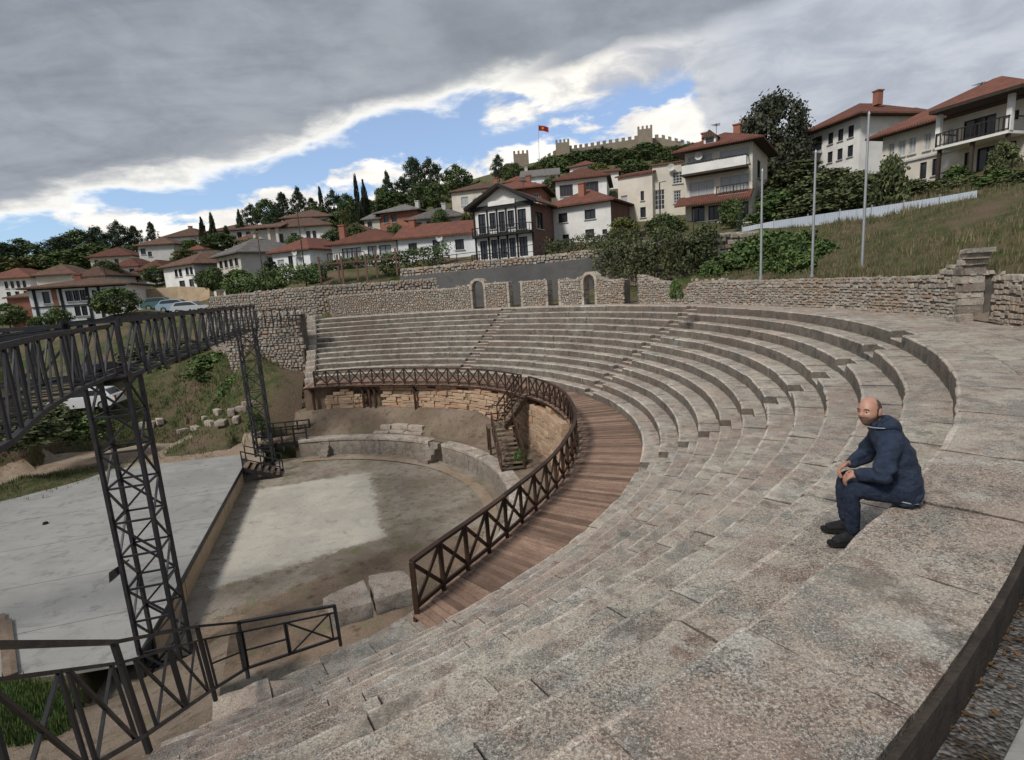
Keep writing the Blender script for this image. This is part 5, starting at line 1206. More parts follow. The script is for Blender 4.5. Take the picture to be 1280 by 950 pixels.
# --- centre right
h = House('cream modern gabled house with narrow windows left of the balcony house', (772, 221), (815, 214), 63, 279, 10, 'cream', skirt=4)
h.win('f', [(.08, .28, .38, .58)], 'frame_white', 'curtain', 1).win('f', [(.66, .76, .42, .62), (.64, .80, .06, .28)], 'frame_dark', nx=1); h.walls(); h.roof('gable', 1.1, .25)
h = House('taller cream stairwell block with glazed stair window joined to the gabled house', (815, 206), (858, 200), 62.5, 277, 9, 'cream', skirt=4)
h.win('f', [(.06, .36, .20, .55), (.60, .88, .62, .82), (.62, .84, .28, .5)], 'frame_white', 'glass', 3, 4); h.walls(); h.roof('shed', .7, .2, 'tile_brown')
h = House('white house with red hip roof and brown side wall above the ivy', (680, 261), (763, 249), 60, 311, 8, 'white', skirt=4)
h.win('f', [(.22, .36, .60, .83), (.62, .78, .60, .83)], 'frame_dark', nx=2).win('f', [(.27, .37, .08, .30), (.62, .75, .14, .36), (.87, .94, .2, .32)], 'frame_dark', nx=1); h.walls(extra_mats={'r': 'brownw'}); h.roof('hip', 1.9, .55, chimneys=[(.50, .22, .3, 2.2)])
# --- black and white house
h = House('black and white gabled house with galleries facing the theatre', (592, 262), (664, 252), 57, 331, 9, 'white', skirt=3)
for v0, v1, k in ((.08, .42, 1), (.55, .90, 0)): h.win('f', [(.07, .20, v0, v1), (.27, .38, v0 + (.0 if k else .06), v1), (.43, .54, v0, v1), (.59, .70, v0 + (.0 if k else .06), v1), (.76, .90, v0, v1)], 'blacktrim', nx=2, ny=2)
h.win('r', [(.1, .3, .55, .85), (.5, .7, .1, .4)], 'blacktrim'); h.walls(extra_mats={'r': 'brownw'}); h.roof('gable_front', 1.9, .7, 'tile_brown')
for u in (0, .235, .405, .565, .735, 1): h.box('timber_post', (u * h.W - .09, -.07, -.5), (u * h.W + .09, -.0, h.H), 'blacktrim')
h.box('timber_band', (-.15, -.35, h.H * .47), (h.W + .15, -.075, h.H * .52), 'blacktrim'); h.box('timber_band', (-.3, -.16, h.H * .95), (h.W + .3, -.075, h.H * 1.03), 'blacktrim')
for sg in (0, 1): 
    mb = MB(); x = h.W / 2; mb.bar((-.75 if not sg else h.W + .75, -.72, h.H - .02), (x, -.72, h.H + 1.92), .08, .3); mb.put('bargeboard', M['blacktrim'], h.t, tones=False)
h.box('sign_board', (h.W * .28, -.24, h.H * 1.01), (h.W * .74, -.165, h.H * 1.01 + .45), 'white'); h.balcony(0, 1, h.H * .505, .75, .75, 'blacktrim', 'blacktrim'); h.balcony(0, .55, h.H * .02, 1.2, .8, 'blacktrim', 'greyw')
# --- low white pair
h = House('low white house with long red roof beside the black and white house', (497, 301), (596, 287), 61, 338, 7, 'bluewhite', DB=58.5, skirt=3)
h.win('f', [(.13, .24, .50, .82), (.72, .83, .50, .82)], 'frame_dark', nx=2).win('f', [(.44, .53, .48, .86), (.03, .14, .02, .3), (.2, .36, .0, .28), (.46, .62, .0, .3)], 'frame_dark', nx=1); h.walls(); h.roof('gable', 1.7, .5, chimneys=[(.10, .4, .6, 2.1)])
h = House('white house with balcony and vine pergola, left of the low white house', (414, 308), (494, 297), 65, 343, 8, 'white', DB=61.8, skirt=3)
h.win('f', [(.16, .46, .48, .84)], 'frame_dark', 'curtain', 4).win('f', [(.56, .70, .48, .84), (.74, .92, .48, .84)], 'frame_dark', 'curtain', 2).win('f', [(.1, .3, .02, .3), (.6, .8, .02, .3)], 'frame_dark'); h.walls(); h.roof('hip', 1.8, .6, chimneys=[(.05, .3, .6, 2.2)]); h.balcony(.0, .5, h.H * .4, 1.2, .9)
h = House('white house with flat eave band and orange hip roof behind the hedge', (340, 317), (386, 309), 70, 349, 8, 'bluewhite', DB=66, skirt=3)
h.win('f', [(.12, .3, .45, .7), (.62, .82, .45, .72)], 'frame_white', 'curtain').win('f', [(.42, .54, .2, .8), (.5, .8, .0, .18)], 'frame_dark'); h.walls(); h.roof('hip', 1.6, .5)
h = House('plain plastered house with grey tiled roof beside the dark cypress shrub', (270, 322), (299, 314), 84, 352, 9, 'beige', DB=77, skirt=3)
h.win('f', [(.10, .24, .5, .8), (.32, .46, .5, .8), (.54, .68, .5, .8), (.76, .9, .5, .8)], 'frame_dark', nx=1); h.walls(extra_mats={'r': 'greyw'}); h.roof('hip', 2.1, .7, 'tile_grey')
h = House('two-storey cream house with grey blank side wall above the parked cars', (204, 337), (241, 326), 94, 363, 9, 'white', DB=87, skirt=3)
h.win('f', [(.36, .46, .52, .84), (.5, .6, .52, .84), (.72, .82, .55, .86), (.86, .95, .55, .86), (.46, .64, .02, .34), (.78, .92, .05, .36)], 'frame_dark', nx=1); h.walls(extra_mats={'r': 'greyw'}); h.roof('hip', 1.9, .6, 'tile_brown')
h = House('white house with black timber bands and brown-red roof, lower left', (34, 361), (157, 353), 79, 409, 9, 'bluewhite', DB=76, skirt=3)
h.win('f', [(.13, .20, .58, .88)], 'frame_dark', nx=1).win('f', [(.36, .43, .60, .88), (.435, .50, .60, .88), (.505, .57, .60, .88), (.73, .79, .60, .88), (.80, .86, .60, .88), (.87, .93, .60, .88)], 'blacktrim', nx=2, ny=2).win('f', [(.18, .24, .15, .44), (.42, .48, .2, .46), (.49, .55, .2, .46), (.63, .68, .22, .86), (.76, .9, .2, .42)], 'blacktrim', nx=2, ny=2)
h.walls(); h.roof('hip', 1.0, .7, 'tile_brown', chimneys=[(.37, .45, .5, 1.4)])
for u in (.055, .315, .585, .705): h.box('timber_post', (u * h.W - .14, -.06, -.4), (u * h.W + .14, 0, h.H), 'blacktrim')
h.box('timber_band', (0, -.08, h.H * .47), (h.W, -.062, h.H * .505), 'blacktrim'); h.box('timber_band', (0, -.1, h.H * .93), (h.W, -.002, h.H * .99), 'blacktrim'); h.box('brick_pier', (h.W * .225, -.05, h.H * .1), (h.W * .275, 0, h.H * .93), 'brick')
# --- second and third rows
h = House('villa with columned porch under two brown tiled roofs on the slope', (322, 286), (412, 281), 100, 312, 9, 'white', DB=96, skirt=4)
h.win('f', [(.25, .34, .2, .7), (.45, .53, .2, .7), (.66, .72, .35, .75), (.75, .8, .35, .75)], 'frame_dark', nx=1); h.walls(); h.roof('hip', 1.9, .8, 'tile_brown')
for u in (.02, .22, .33): h.box('column', (u * h.W - .2, -2.2, -2.), (u * h.W + .2, -1.8, h.H - .1), 'cream')
h.roof('shed', .9, .4, 'tile_brown', x0=-.02, x1=.38, y0=-2.4, y1=.2, z=h.H - .1, name='porch_roof'); h.box('porch_floor', (0, -2.3, -.3), (h.W * .38, 0, 0), 'greyw')
h = House('white upper house with brown hip roof just above the porch villa', (356, 273), (411, 270), 112, 292, 8, 'white', DB=110, skirt=5); h.win('f', [(.6, .72, .3, .8), (.8, .92, .3, .8)], 'frame_dark', nx=1); h.walls(); h.roof('hip', 1.9, .9, 'tile_brown')
h = House('red brick house with dark roof among the pines', (474, 265), (520, 263), 100, 290, 8, 'brick', DB=97, skirt=4); h.win('f', [(.1, .24, .45, .85), (.32, .46, .45, .85)], 'frame_dark', nx=1); h.walls(); h.roof('hip', 1.6, .9, 'tile_grey', chimneys=[(.8, .5, .7, 1.9)])
h = House('small pale house with dark roof left of the red brick house', (455, 275), (474, 272), 101, 291, 7, 'beige', DB=100, skirt=4); h.win('f', [(.2, .5, .4, .8)], 'frame_dark'); h.walls(); h.roof('hip', 1.2, .5, 'tile_grey')
h = House('beige house with brown-grey roof behind the long red roof', (510, 275), (580, 269), 88, 296, 8, 'beige', DB=86, skirt=4); h.win('f', [(.08, .24, .25, .8), (.33, .56, .3, .85), (.82, .92, .3, .7)], 'frame_dark', nx=3); h.walls(); h.roof('hip', 2.0, .6, 'tile_grey', chimneys=[(.58, .4, .8, 2.4)])
h = House('cream house with red-brown roof high behind the black and white gable', (564, 240), (622, 233), 100, 272, 9, 'cream', skirt=5); h.win('f', [(.2, .36, .4, .75), (.62, .78, .4, .75)], 'frame_white', 'curtain'); h.walls(); h.roof('hip', 1.8, .5, 'tile_brown', chimneys=[(.85, .4, .6, 2.)])
h = House('red rendered house with orange hip roof above the black and white gable', (612, 240), (676, 233), 78, 270, 9, 'brick', skirt=5); h.win('f', [(.15, .3, .4, .75), (.85, .95, .35, .75)], 'frame_white'); h.walls(); h.roof('hip', 1.8, .9, 'tile_red', chimneys=[(.7, .3, .4, 2.)])
h = House('white house with grey gable roof below the castle flag', (652, 222), (697, 218), 120, 246, 9, 'bluewhite', skirt=6); h.win('f', [(.2, .4, .3, .7)], 'frame_dark'); h.walls(); h.roof('gable', 2.2, .5, 'tile_grey', chimneys=[(.1, .5, 1.2, 2.8)])
h = House('house with glazed upper veranda and wide red roof behind the white hip-roofed house', (694, 226), (758, 219), 82, 262, 10, 'white', skirt=5); h.win('f', [(.08, .34, .42, .82), (.5, .84, .45, .84)], 'brownw', 'glass', 4).win('r', [(.2, .4, .3, .7), (.55, .75, .3, .7)], 'frame_dark'); h.walls(); h.roof('hip', 2.1, .6, 'tile_red')
h = House('narrow house with red roof between veranda house and cream gable', (745, 216), (773, 213), 95, 255, 9, 'white', skirt=6); h.win('f', [(.3, .6, .5, .75)], 'frame_dark'); h.walls(); h.roof('gable', 1.2, .4, 'tile_red')
h = House('white house with brown hip roof standing on the left skyline', (205, 299), (251, 292), 140, 318, 10, 'white', DB=136, skirt=5); h.win('f', [(.2, .32, .35, .75), (.42, .54, .35, .75), (.72, .84, .35, .75)], 'frame_dark', nx=1); h.walls(); h.roof('hip', 2.2, .7, 'tile_brown', chimneys=[(.4, .5, 1.2, 2.6), (.75, .5, 1.1, 2.5)])
h = House('grey-walled house with low brown roof below the skyline house', (172, 308), (216, 303), 125, 328, 9, 'greyw', DB=122, skirt=5); h.win('f', [(.06, .2, .45, .8), (.25, .36, .3, .6)], 'frame_dark', nx=1); h.walls(); h.roof('hip', 1.6, .6, 'tile_brown')
h = House('white villa with dark shutters half hidden by cypresses', (262, 290), (318, 285), 118, 306, 9, 'white', DB=114, skirt=5); h.win('f', [(.05, .15, .3, .8), (.3, .42, .3, .8), (.6, .7, .3, .8), (.8, .9, .3, .8)], 'blacktrim', nx=1); h.walls(); h.roof('hip', 1.7, .7, 'tile_brown')
h = House('pale house with brown roof on the slope under the big left pines', (112, 322), (162, 318), 130, 338, 9, 'cream', DB=127, skirt=5); h.win('f', [(.1, .2, .4, .75), (.6, .7, .4, .75)], 'frame_dark', nx=1); h.walls(); h.roof('hip', 1.9, .6, 'tile_red')
h = House('white house with red hip roof at the left frame edge', (-18, 349), (36, 346), 118, 378, 9, 'white', DB=115, skirt=5); h.win('f', [(.4, .48, .55, .85), (.54, .62, .55, .85), (.68, .76, .55, .85), (.82, .9, .55, .85), (.4, .5, .1, .4), (.6, .7, .1, .4), (.8, .9, .1, .4)], 'frame_dark', nx=1); h.walls(); h.roof('hip', 1.7, .6, 'tile_red')
h = House('house with orange hip roof peeking above the black-banded house', (44, 344), (92, 342), 104, 372, 8, 'cream', DB=102, skirt=5); h.walls(); h.roof('hip', 1.6, .5, 'tile_brown')
h = House('small red-roofed cottage between parked cars and the upper houses', (172, 338), (204, 336), 102, 356, 7, 'greyw', DB=100, skirt=4); h.win('f', [(.2, .4, .3, .7)], 'frame_dark'); h.walls(); h.roof('hip', 1.6, .4, 'tile_red')
h = House('brick-red cottage wall at the far left below the red hip roof', (8, 372), (36, 370), 90, 388, 6, 'brick', DB=89, skirt=4); h.walls(); h.roof('shed', .8, .3, 'tile_brown')
h = House('distant pale house among the trees above the black-banded house', (60, 327), (78, 326), 190, 334, 9, 'greyw', DB=188, skirt=5); h.walls(); h.roof('hip', 1.5, .5, 'tile_grey')
h = House('top-floor attic house with small dormer behind the far right roofs', (1128, 146), (1160, 140), 96, 175, 8, 'greyw', skirt=5); h.win('f', [(.2, .4, .6, .85)], 'frame_white'); h.walls(); h.roof('hip', 1.2, .4, 'tile_grey')

for lab, A_, B_, D, by, dp, wl, rf, ws in (
    ('small white cottage with red roof right of the pale slope house', (141, 334), (172, 332), 112, 350, 7, 'white', 'tile_red', 2), ('white house gable peeking over the black-banded house roof', (98, 346), (130, 344), 98, 364, 7, 'white', 'tile_brown', 2),
    ('white cottage squeezed below the villa with dark shutters', (296, 301), (328, 298), 106, 318, 7, 'white', 'tile_brown', 3), ('white cottage with red roof between pines and balcony house', (418, 291), (452, 287), 90, 308, 7, 'white', 'tile_red', 3),
    ('small white house just left below the square castle keep', (630, 228), (654, 225), 128, 246, 7, 'white', 'tile_red', 2), ('white house with red roof under the castle trees', (712, 209), (742, 205), 128, 228, 7, 'white', 'tile_red', 2),
    ('white cottage between skyline house and villa', (238, 313), (264, 310), 116, 330, 7, 'white', 'tile_red', 2), ('white cottage left of the small red-roofed cottage', (150, 350), (176, 348), 104, 366, 6, 'white', 'tile_brown', 2)):
    h = House(lab, A_, B_, D, by, dp, wl, DB=D - 2, skirt=4); h.win('f', win_rows(ws, .15, .85, .4, .78, 1.2), 'frame_dark', nx=2); h.walls(); h.roof('hip', 1.5, .5, rf)

# ------------------------------------------------------------------ castle on the hilltop
castle = empty('castle', atd(760, 190, 280), label='ruined hilltop castle wall with square crenellated towers', cat='castle')
def cbox(p, w_, d_, z0, z1, name, mer=True):
    mb = MB(); yaw = math.atan2(p[1] - CAM[1], p[0] - CAM[0]) - math.pi / 2; c, s = math.cos(yaw), math.sin(yaw)
    def bx(x0, x1, y0, y1, a, b): mb.add([(p[0] + c * x - s * y, p[1] + s * x + c * y, z) for z in (a, b) for x, y in ((x0, y0), (x1, y0), (x1, y1), (x0, y1))], BOXF, .5)
    bx(-w_ / 2, w_ / 2, 0, d_, z0, z1)
    if mer:
        n = 4; mw = w_ / (2 * n - 1)
        for i in range(n): bx(-w_ / 2 + 2 * i * mw, -w_ / 2 + (2 * i + 1) * mw, 0, mw, z1 - .01, z1 + 1.4); bx(-w_ / 2 + 2 * i * mw, -w_ / 2 + (2 * i + 1) * mw, d_ - mw, d_, z1 - .01, z1 + 1.4)
    mb.put(name, M['castle'], castle)
for x, yt, yb, w_, D in ((651, 192, 225, 18, 262), (703, 178, 212, 16, 270), (806, 161, 200, 16.5, 278), (936, 150, 200, 15, 260)):
    T_, B_ = atd(x, yt, D), atd(x, yb, D); ww = w_ / F_PX * D; cbox(T_, ww, ww, B_[2] - 12, T_[2], 'tower')
wp = [(664, 214, 268), (684, 197, 272), (704, 187, 275), (730, 184, 279), (760, 179, 282), (800, 173, 284), (826, 172, 284), (850, 178, 284), (880, 186, 282), (910, 175, 272), (940, 168, 268)]
mb = MB(); mm = MB()
for (x0, y0, D0), (x1, y1, D1) in zip(wp[:-1], wp[1:]):
    p, q = atd(x0, y0, D0), atd(x1, y1, D1); n = np.array([-(q - p)[1], (q - p)[0], 0]); n = n / np.linalg.norm(n) * 1.5
    if n[1] < 0: n = -n
    mb.add([Zv(p, p[2] - 16), Zv(q, q[2] - 16), Zv(q + n, q[2] - 16), Zv(p + n, p[2] - 16), p, q, q + n, p + n], BOXF, .5)
    L = np.linalg.norm(q - p); k = max(1, int(L / 2.6))
    for i in range(k):
        a_ = p + (q - p) * (i + .15) / k; b_ = p + (q - p) * (i + .68) / k; mm.add([a_, b_, b_ + n * .4, a_ + n * .4] + [v + np.array([0, 0, 1.5]) for v in (a_, b_, b_ + n * .4, a_ + n * .4)], BOXF, .6)
mb.put('curtain_wall', M['castle'], castle); mm.put('merlons', M['castle'], castle, kind='stuff')
fp = empty('castle_flag', atd(674, 205, 255), label='flag flying from a tall pole beside the castle wall', cat='flag')
b_, t_ = atd(674, 215, 255), atd(673, 156, 255); V, Fc = tube(b_ - np.array([0, 0, 3]), t_, .16, .1); put('pole', V, Fc, M['galv'], fp)
V = []; Fc = []; ex = np.array([.97, .2, 0]); nn = 10
for i in range(nn + 1):
    for j in range(2): V.append(t_ + ex * (i / nn * 4.6) + np.array([0, math.sin(i * .9) * .25, -.2 - j * 2.2 - .8 * (i / nn) ** 1.5]))
for i in range(nn): Fc.append((2 * i, 2 * i + 2, 2 * i + 3, 2 * i + 1))
fl = put('cloth', V, Fc, M['redpaint'], fp, smooth=True); V, Fc = tube(t_ + ex * 2.0 + np.array([0, -.3, -1.5]), t_ + ex * 2.0 + np.array([0, -.27, -1.5]), .5, n=12); link('sun_disc', mesh('sun_disc', np.array(V) - world_loc(fp), Fc), M['yellowpaint'], fl)

# ------------------------------------------------------------------ poles, fences
for i, (x, yb, yt) in enumerate(((951, 348, 214), (1015, 346, 191), (1077, 344, 144))):
    b = atd(x, yb, 29.); D = 29.; tp_ = np.array([b[0], b[1], float(atd(x + 3, yt, D)[2])]); b[2] -= .8
    f_ = empty('flagpole', b, label=('shortest bare grey flagpole behind the rubble wall, left of three', 'middle bare grey flagpole of the three behind the rubble wall', 'tallest bare grey flagpole, right of the three behind the wall')[i], cat='flagpole', group='bare flagpoles behind the wall')
    V, Fc = tube(b, tp_, .065, .045, 10); put('pole', V, Fc, M['galv'], f_, smooth=True, sharp=50); V, Fc = tube(tp_, tp_ + np.array([0, 0, .12]), .06, .02, 8); put('finial', V, Fc, M['galv'], f_)
    V, Fc = tube(b + np.array([0, 0, .3]), b + np.array([0, 0, .9]), .1, .09, 10); put('base_sleeve', V, Fc, M['galv'], f_)
for i, (x, yb, yt, D) in enumerate(((384, 362, 256, 56), (333, 372, 300, 64), (826, 320, 228, 47), (867, 305, 262, 47))):
    b = atd(x, yb, D); t_ = atd(x + .08 * (yb - yt) * 0, yt, D); o = empty('street_pole', b, label=('tall thin street pole beside the long grey wall', 'short street pole by the plain plastered house', 'thin pole rising from the ivy before the cream stair block', 'short dark pole on the terrace of the balcony house')[i], cat='pole', group='street poles')
    V, Fc = tube(b - np.array([0, 0, 1.]), Zv(b, t_[2]), .07, .05, 8); put('pole', V, Fc, M['frame_dark'], o, smooth=True); beam('lamp_arm', Zv(b, t_[2]), Zv(b, t_[2]) + np.array([.5, 0, .08]), .05, .05, M['frame_dark'], o)
def post_fence(label, pts, h, name='fence', mat='blackmetal', rails=(.5, .95), step=1.6, cat='fence'):
    t = empty(name, pts[0], label=label, cat=cat); pts = [np.asarray(p) for p in pts]
    for p, q in zip(pts[:-1], pts[1:]):
        for r_ in rails: beam('rail', p + np.array([0, 0, h * r_]), q + np.array([0, 0, h * r_]), .05, .05, M[mat], t)
        n = max(1, int(np.linalg.norm((q - p)[:2]) / step))
        for i in range(n): c = p + (q - p) * i / n; beam('post', c - np.array([0, 0, .3]), c + np.array([0, 0, h]), .07, .07, M[mat], t)
    return t
post_fence('black iron street fence in front of the black and white house', [atd(545, 338, 48), atd(600, 332, 46), atd(680, 322, 45), atd(750, 313, 45), atd(830, 306, 45)], 1.2)
post_fence('iron rail on top of the retaining wall left of the seats', [atd(322, 405, 41.5), atd(380, 401, 40.4)], .95, rails=(.2, .95), step=.5)
# galvanised sheet fence climbing the right-hand slope
sf = empty('sheet_fence', atd(1080, 275, 42), label='galvanised corrugated sheet fence climbing the right-hand slope', cat='fence')
fx = [(928, 294, 284, 45.5), (968, 288, 276, 44), (1010, 281, 270, 43.2), (1050, 276, 264, 42.5), (1090, 271, 259, 41.5), (1130, 266, 253, 40.5), (1175, 258, 246, 39.5), (1220, 250, 238, 38.5)]
for (x0, b0, t0, D0), (x1, b1, t1, D1) in zip(fx[:-1], fx[1:]):
    for k in range(2):
        f0_, f1_ = k / 2, (k + 1) / 2; g_ = lambda a, b, t: a + (b - a) * t
        P0 = atd(g_(x0, x1, f0_), g_(b0, b1, f0_) + 4, g_(D0, D1, f0_)); P1 = atd(g_(x0, x1, f1_), g_(b0, b1, f1_) + 4, g_(D0, D1, f1_)); zt0 = float(atd(g_(x0, x1, f0_), g_(t0, t1, f0_), g_(D0, D1, f0_))[2]); zt1 = float(atd(g_(x0, x1, f1_), g_(t0, t1, f1_), g_(D0, D1, f1_))[2])
        V = []; Fc = []; nn = 28; d = P1 - P0; nv = np.array([-d[1], d[0], 0]); nv /= np.linalg.norm(nv)
        for i in range(nn + 1):
            t = i / nn; o_ = nv * (.035 * math.sin(i * math.pi / 2) + k * .02); p = P0 + d * t; V.append(Zv(p + o_, p[2] - .2)); V.append(Zv(p + o_, zt0 + (zt1 - zt0) * t))
        for i in range(nn): Fc.append((2 * i, 2 * i + 2, 2 * i + 3, 2 * i + 1))
        blk('sheet_panel', V, Fc, M['sheet'], sf)
    P0 = atd(x0, b0 + 4, D0); beam('post', P0 + np.array([0, .06, -.3]), Zv(P0 + np.array([0, .06, 0]), float(atd(x0, t0, D0)[2]) + .15), .07, .07, M['galv'], sf)

# aerials and dishes on some roofs
q = random.Random(41)
for k, hs in enumerate(HOUSES):
    if k % 2 == 0 and k < 26:
        x = q.uniform(.2, .8) * hs.W; y = hs.Dp * .45; z = hs.H + 1.2; mb = MB(); mb.bar((x, y, z - .6), (x, y, z + 1.7), .04)
        for i in range(5): mb.bar((x - .45 + .05 * i, y - .4 + .2 * i, z + 1.55), (x + .45 - .05 * i, y - .4 + .2 * i, z + 1.55), .025)
        mb.bar((x, y - .45, z + 1.55), (x, y + .45, z + 1.55), .03); o = link('aerial', mesh('aerial', mb.V, mb.F), M['frame_dark'], hs.t)
    if k in (2, 4, 7, 9, 13):
        x = q.uniform(.1, .9) * hs.W; mb = MB(); z = hs.H * .9; c_ = Vector((x, -.35, z)); n = 10; V = [tuple(c_)] + [tuple(c_ + Vector((math.cos(a_) * .38, -.12, math.sin(a_) * .38))) for a_ in np.linspace(0, 6.283, n, endpoint=False)]
        mb.add(V, [(0, 1 + i, 1 + (i + 1) % n) for i in range(n)]); mb.bar((x, 0, z - .1), (x, -.36, z), .04); link('satellite_dish', mesh('satellite_dish', mb.V, mb.F), M['frame_white'], hs.t)

gw = empty('garden_wall', atd(220, 372, 80), label='ochre garden wall behind the parked cars', cat='wall')
gp = [(178, 376, 362, 83), (200, 375, 360, 82), (222, 372, 358, 81), (244, 371, 359, 79), (262, 372, 360, 77)]
for (x0, b0, t0, D0), (x1, b1, t1, D1) in zip(gp[:-1], gp[1:]):
    P0, P1, T0, T1 = atd(x0, b0 + 5, D0), atd(x1, b1 + 5, D1), atd(x0, t0, D0), atd(x1, t1, D1); dr_ = np.array([.0, .3, 0]); blk('wall_panel', [P0, P1, P1 + dr_, P0 + dr_, T0, T1, T1 + dr_, T0 + dr_], BOXF, M['ochre'], gw, smooth=False)
sg = empty('street_gate', atd(277, 378, 66), label='red painted gate panel in a pale frame at the start of the street wall', cat='gate')
P0, P1 = atd(272, 380, 65.5), atd(283, 379, 65.5); zt0 = float(atd(277, 366, 65.5)[2])
beam('panel', Zv((P0 + P1) / 2, P0[2] - .3), Zv((P0 + P1) / 2, zt0), .9, .08, M['redpaint'], sg, up=(P1 - P0))
for p in (P0, P1): beam('jamb', Zv(p, p[2] - .4), Zv(p, zt0 + .2), .25, .25, M['white'], sg)
beam('lintel', Zv(P0, zt0 + .25), Zv(P1, zt0 + .25), .3, .2, M['stonew'], sg)
# ------------------------------------------------------------------ trees and plants
def crown_mesh(kind, seed, n_clump=60, per=26, leaf=.05):
    """unit crown: height 1, radius about .5, many small leaf faces gathered in clumps"""
    q = random.Random(seed); mb = MB(); cl = []
    while len(cl) < n_clump:
        t = q.random(); th = q.uniform(0, 6.283)
        if kind == 'cypress': env = .5 * (min(1, t / .12) ** .5) * (1 - t) ** .62 * 1.25; rc = .11
        elif kind == 'pine':
            env = .5 * (1 - abs(t - .35) ** 1.4 * 1.15) * (.65 + .5 * (math.sin(t * 21 + seed) > -.2)); rc = .12
            if t > .8: env *= (1 - t) / .2 * .9 + .1
        elif kind == 'spruce': env = .5 * (1 - t) ** .85 * (.7 + .4 * ((t * 7 + seed) % 1 < .55)) + .02; rc = .085
        elif kind == 'bush': env = .5 * math.sqrt(max(0, 1 - t ** 2.2)); rc = .15
        else: env = .5 * math.sqrt(max(0.02, 1 - (2 * t - .95) ** 2)); rc = .13
        env *= 1 + .28 * mnoise.noise(Vector((math.cos(th) * 1.3, math.sin(th) * 1.3, t * 3 + seed * 5)))
        r_ = env * math.sqrt(q.uniform(.25, 1)); cl.append((r_ * math.cos(th), r_ * math.sin(th), t * .94 + .03, rc * q.uniform(.6, 1.25)))
    for x, y, z, rc in cl:
        tone = q.random()
        for _ in range(per):
            d = Vector((q.gauss(0, 1), q.gauss(0, 1), q.gauss(0, .75))).normalized() * rc * q.uniform(.35, 1.05)
            c = Vector((x, y, z)) + d * (Vector((1, 1, .8)) if False else 1); n = (d.normalized() + Vector((q.gauss(0, .6), q.gauss(0, .6), q.gauss(0, .6) + .35))).normalized()
            u = n.orthogonal().normalized(); v = n.cross(u); an = q.uniform(0, 6.28); u, v = u * math.cos(an) + v * math.sin(an), v * math.cos(an) - u * math.sin(an)
            s = leaf * q.uniform(.6, 1.3); w_ = s * q.uniform(.4, .75)
            if kind in ('pine', 'spruce', 'darkpine'): w_ *= .6; s *= 1.25
            mb.add([c - u * s, c + v * w_, c + u * s, c - v * w_], [(0, 1, 2, 3)], min(1, max(0, tone * .7 + q.random() * .4 - .05)))
    return mesh('crown', mb.V, mb.F, mb.T)
def trunk_mesh(kind, seed, limbs=7):
    q = random.Random(seed); mb = MB(); p = Vector((0, 0, -.08)); r_ = .035
    top = .96 if kind in ('pine', 'spruce', 'cypress') else .62
    pts = []
    for i in range(7): pts.append((Vector((q.gauss(0, .012) * i, q.gauss(0, .012) * i, -.08 + (top + .08) * i / 6)), .036 * (1 - i / 7.2)))
    for (a, ra), (b, rb) in zip(pts[:-1], pts[1:]): V, Fc = tube(a, b, ra, rb, 7); mb.add(V, Fc)
    for i in range(limbs):
        k = q.randint(2, 5); a = pts[k][0]; th = q.uniform(0, 6.28); ln = q.uniform(.18, .36) * (1.1 - k * .1); b = a + Vector((math.cos(th) * ln, math.sin(th) * ln, q.uniform(.05, .22))); V, Fc = tube(a, b, pts[k][1] * .55, .005, 5); mb.add(V, Fc)
    return mesh('trunk', mb.V, mb.F)
VAR = {}
for kind, mat, sp in (('pine', 'pine', (130, 34, .036)), ('spruce', 'pine', (130, 28, .034)), ('cypress', 'cypress', (110, 28, .05)), ('round', 'broad', (150, 34, .036)), ('bush', 'bush', (110, 36, .045)), ('yellow', 'yellowgreen', (110, 34, .04)), ('olive', 'olive', (110, 36, .042)), ('dark', 'darktree', (260, 40, .026))):
    for v in range(3): VAR[kind, v] = (crown_mesh({'olive': 'bush', 'dark': 'round', 'yellow': 'round'}.get(kind, kind), v * 7 + 3, *sp), trunk_mesh(kind, v + 11), mat)
NT_ = [0]
def plant(kind, x, yb, yt, D, wpx, label, name='tree', cat='tree', group=None, sink=.3, crown0=None, zoff=True):
    b = atd(x, yb, D); h = float(atd(x, yt, D)[2] - b[2]) + sink; wd = wpx / F_PX * D * .95; v = NT_[0] % 3; NT_[0] += 1
    cm, tm, mat = VAR[kind, v]; crown0 = crown0 if crown0 is not None else {'pine': .12, 'spruce': .06, 'cypress': .03, 'round': .06, 'bush': 0., 'olive': 0., 'dark': .1, 'yellow': .06}[kind]
    t = empty(name, b - np.array([0, 0, sink]), rng.uniform(0, 6.28), label, cat, group)
    tr = link('trunk', tm, M['bark'], t); tr.scale = (min(wd, h), min(wd, h), h)
    cr = link('crown', cm, M[mat], t, (0, 0, h * crown0)); cr.scale = (wd, wd, h * (1 - crown0))
    return t
TG = 'trees on the hillside'
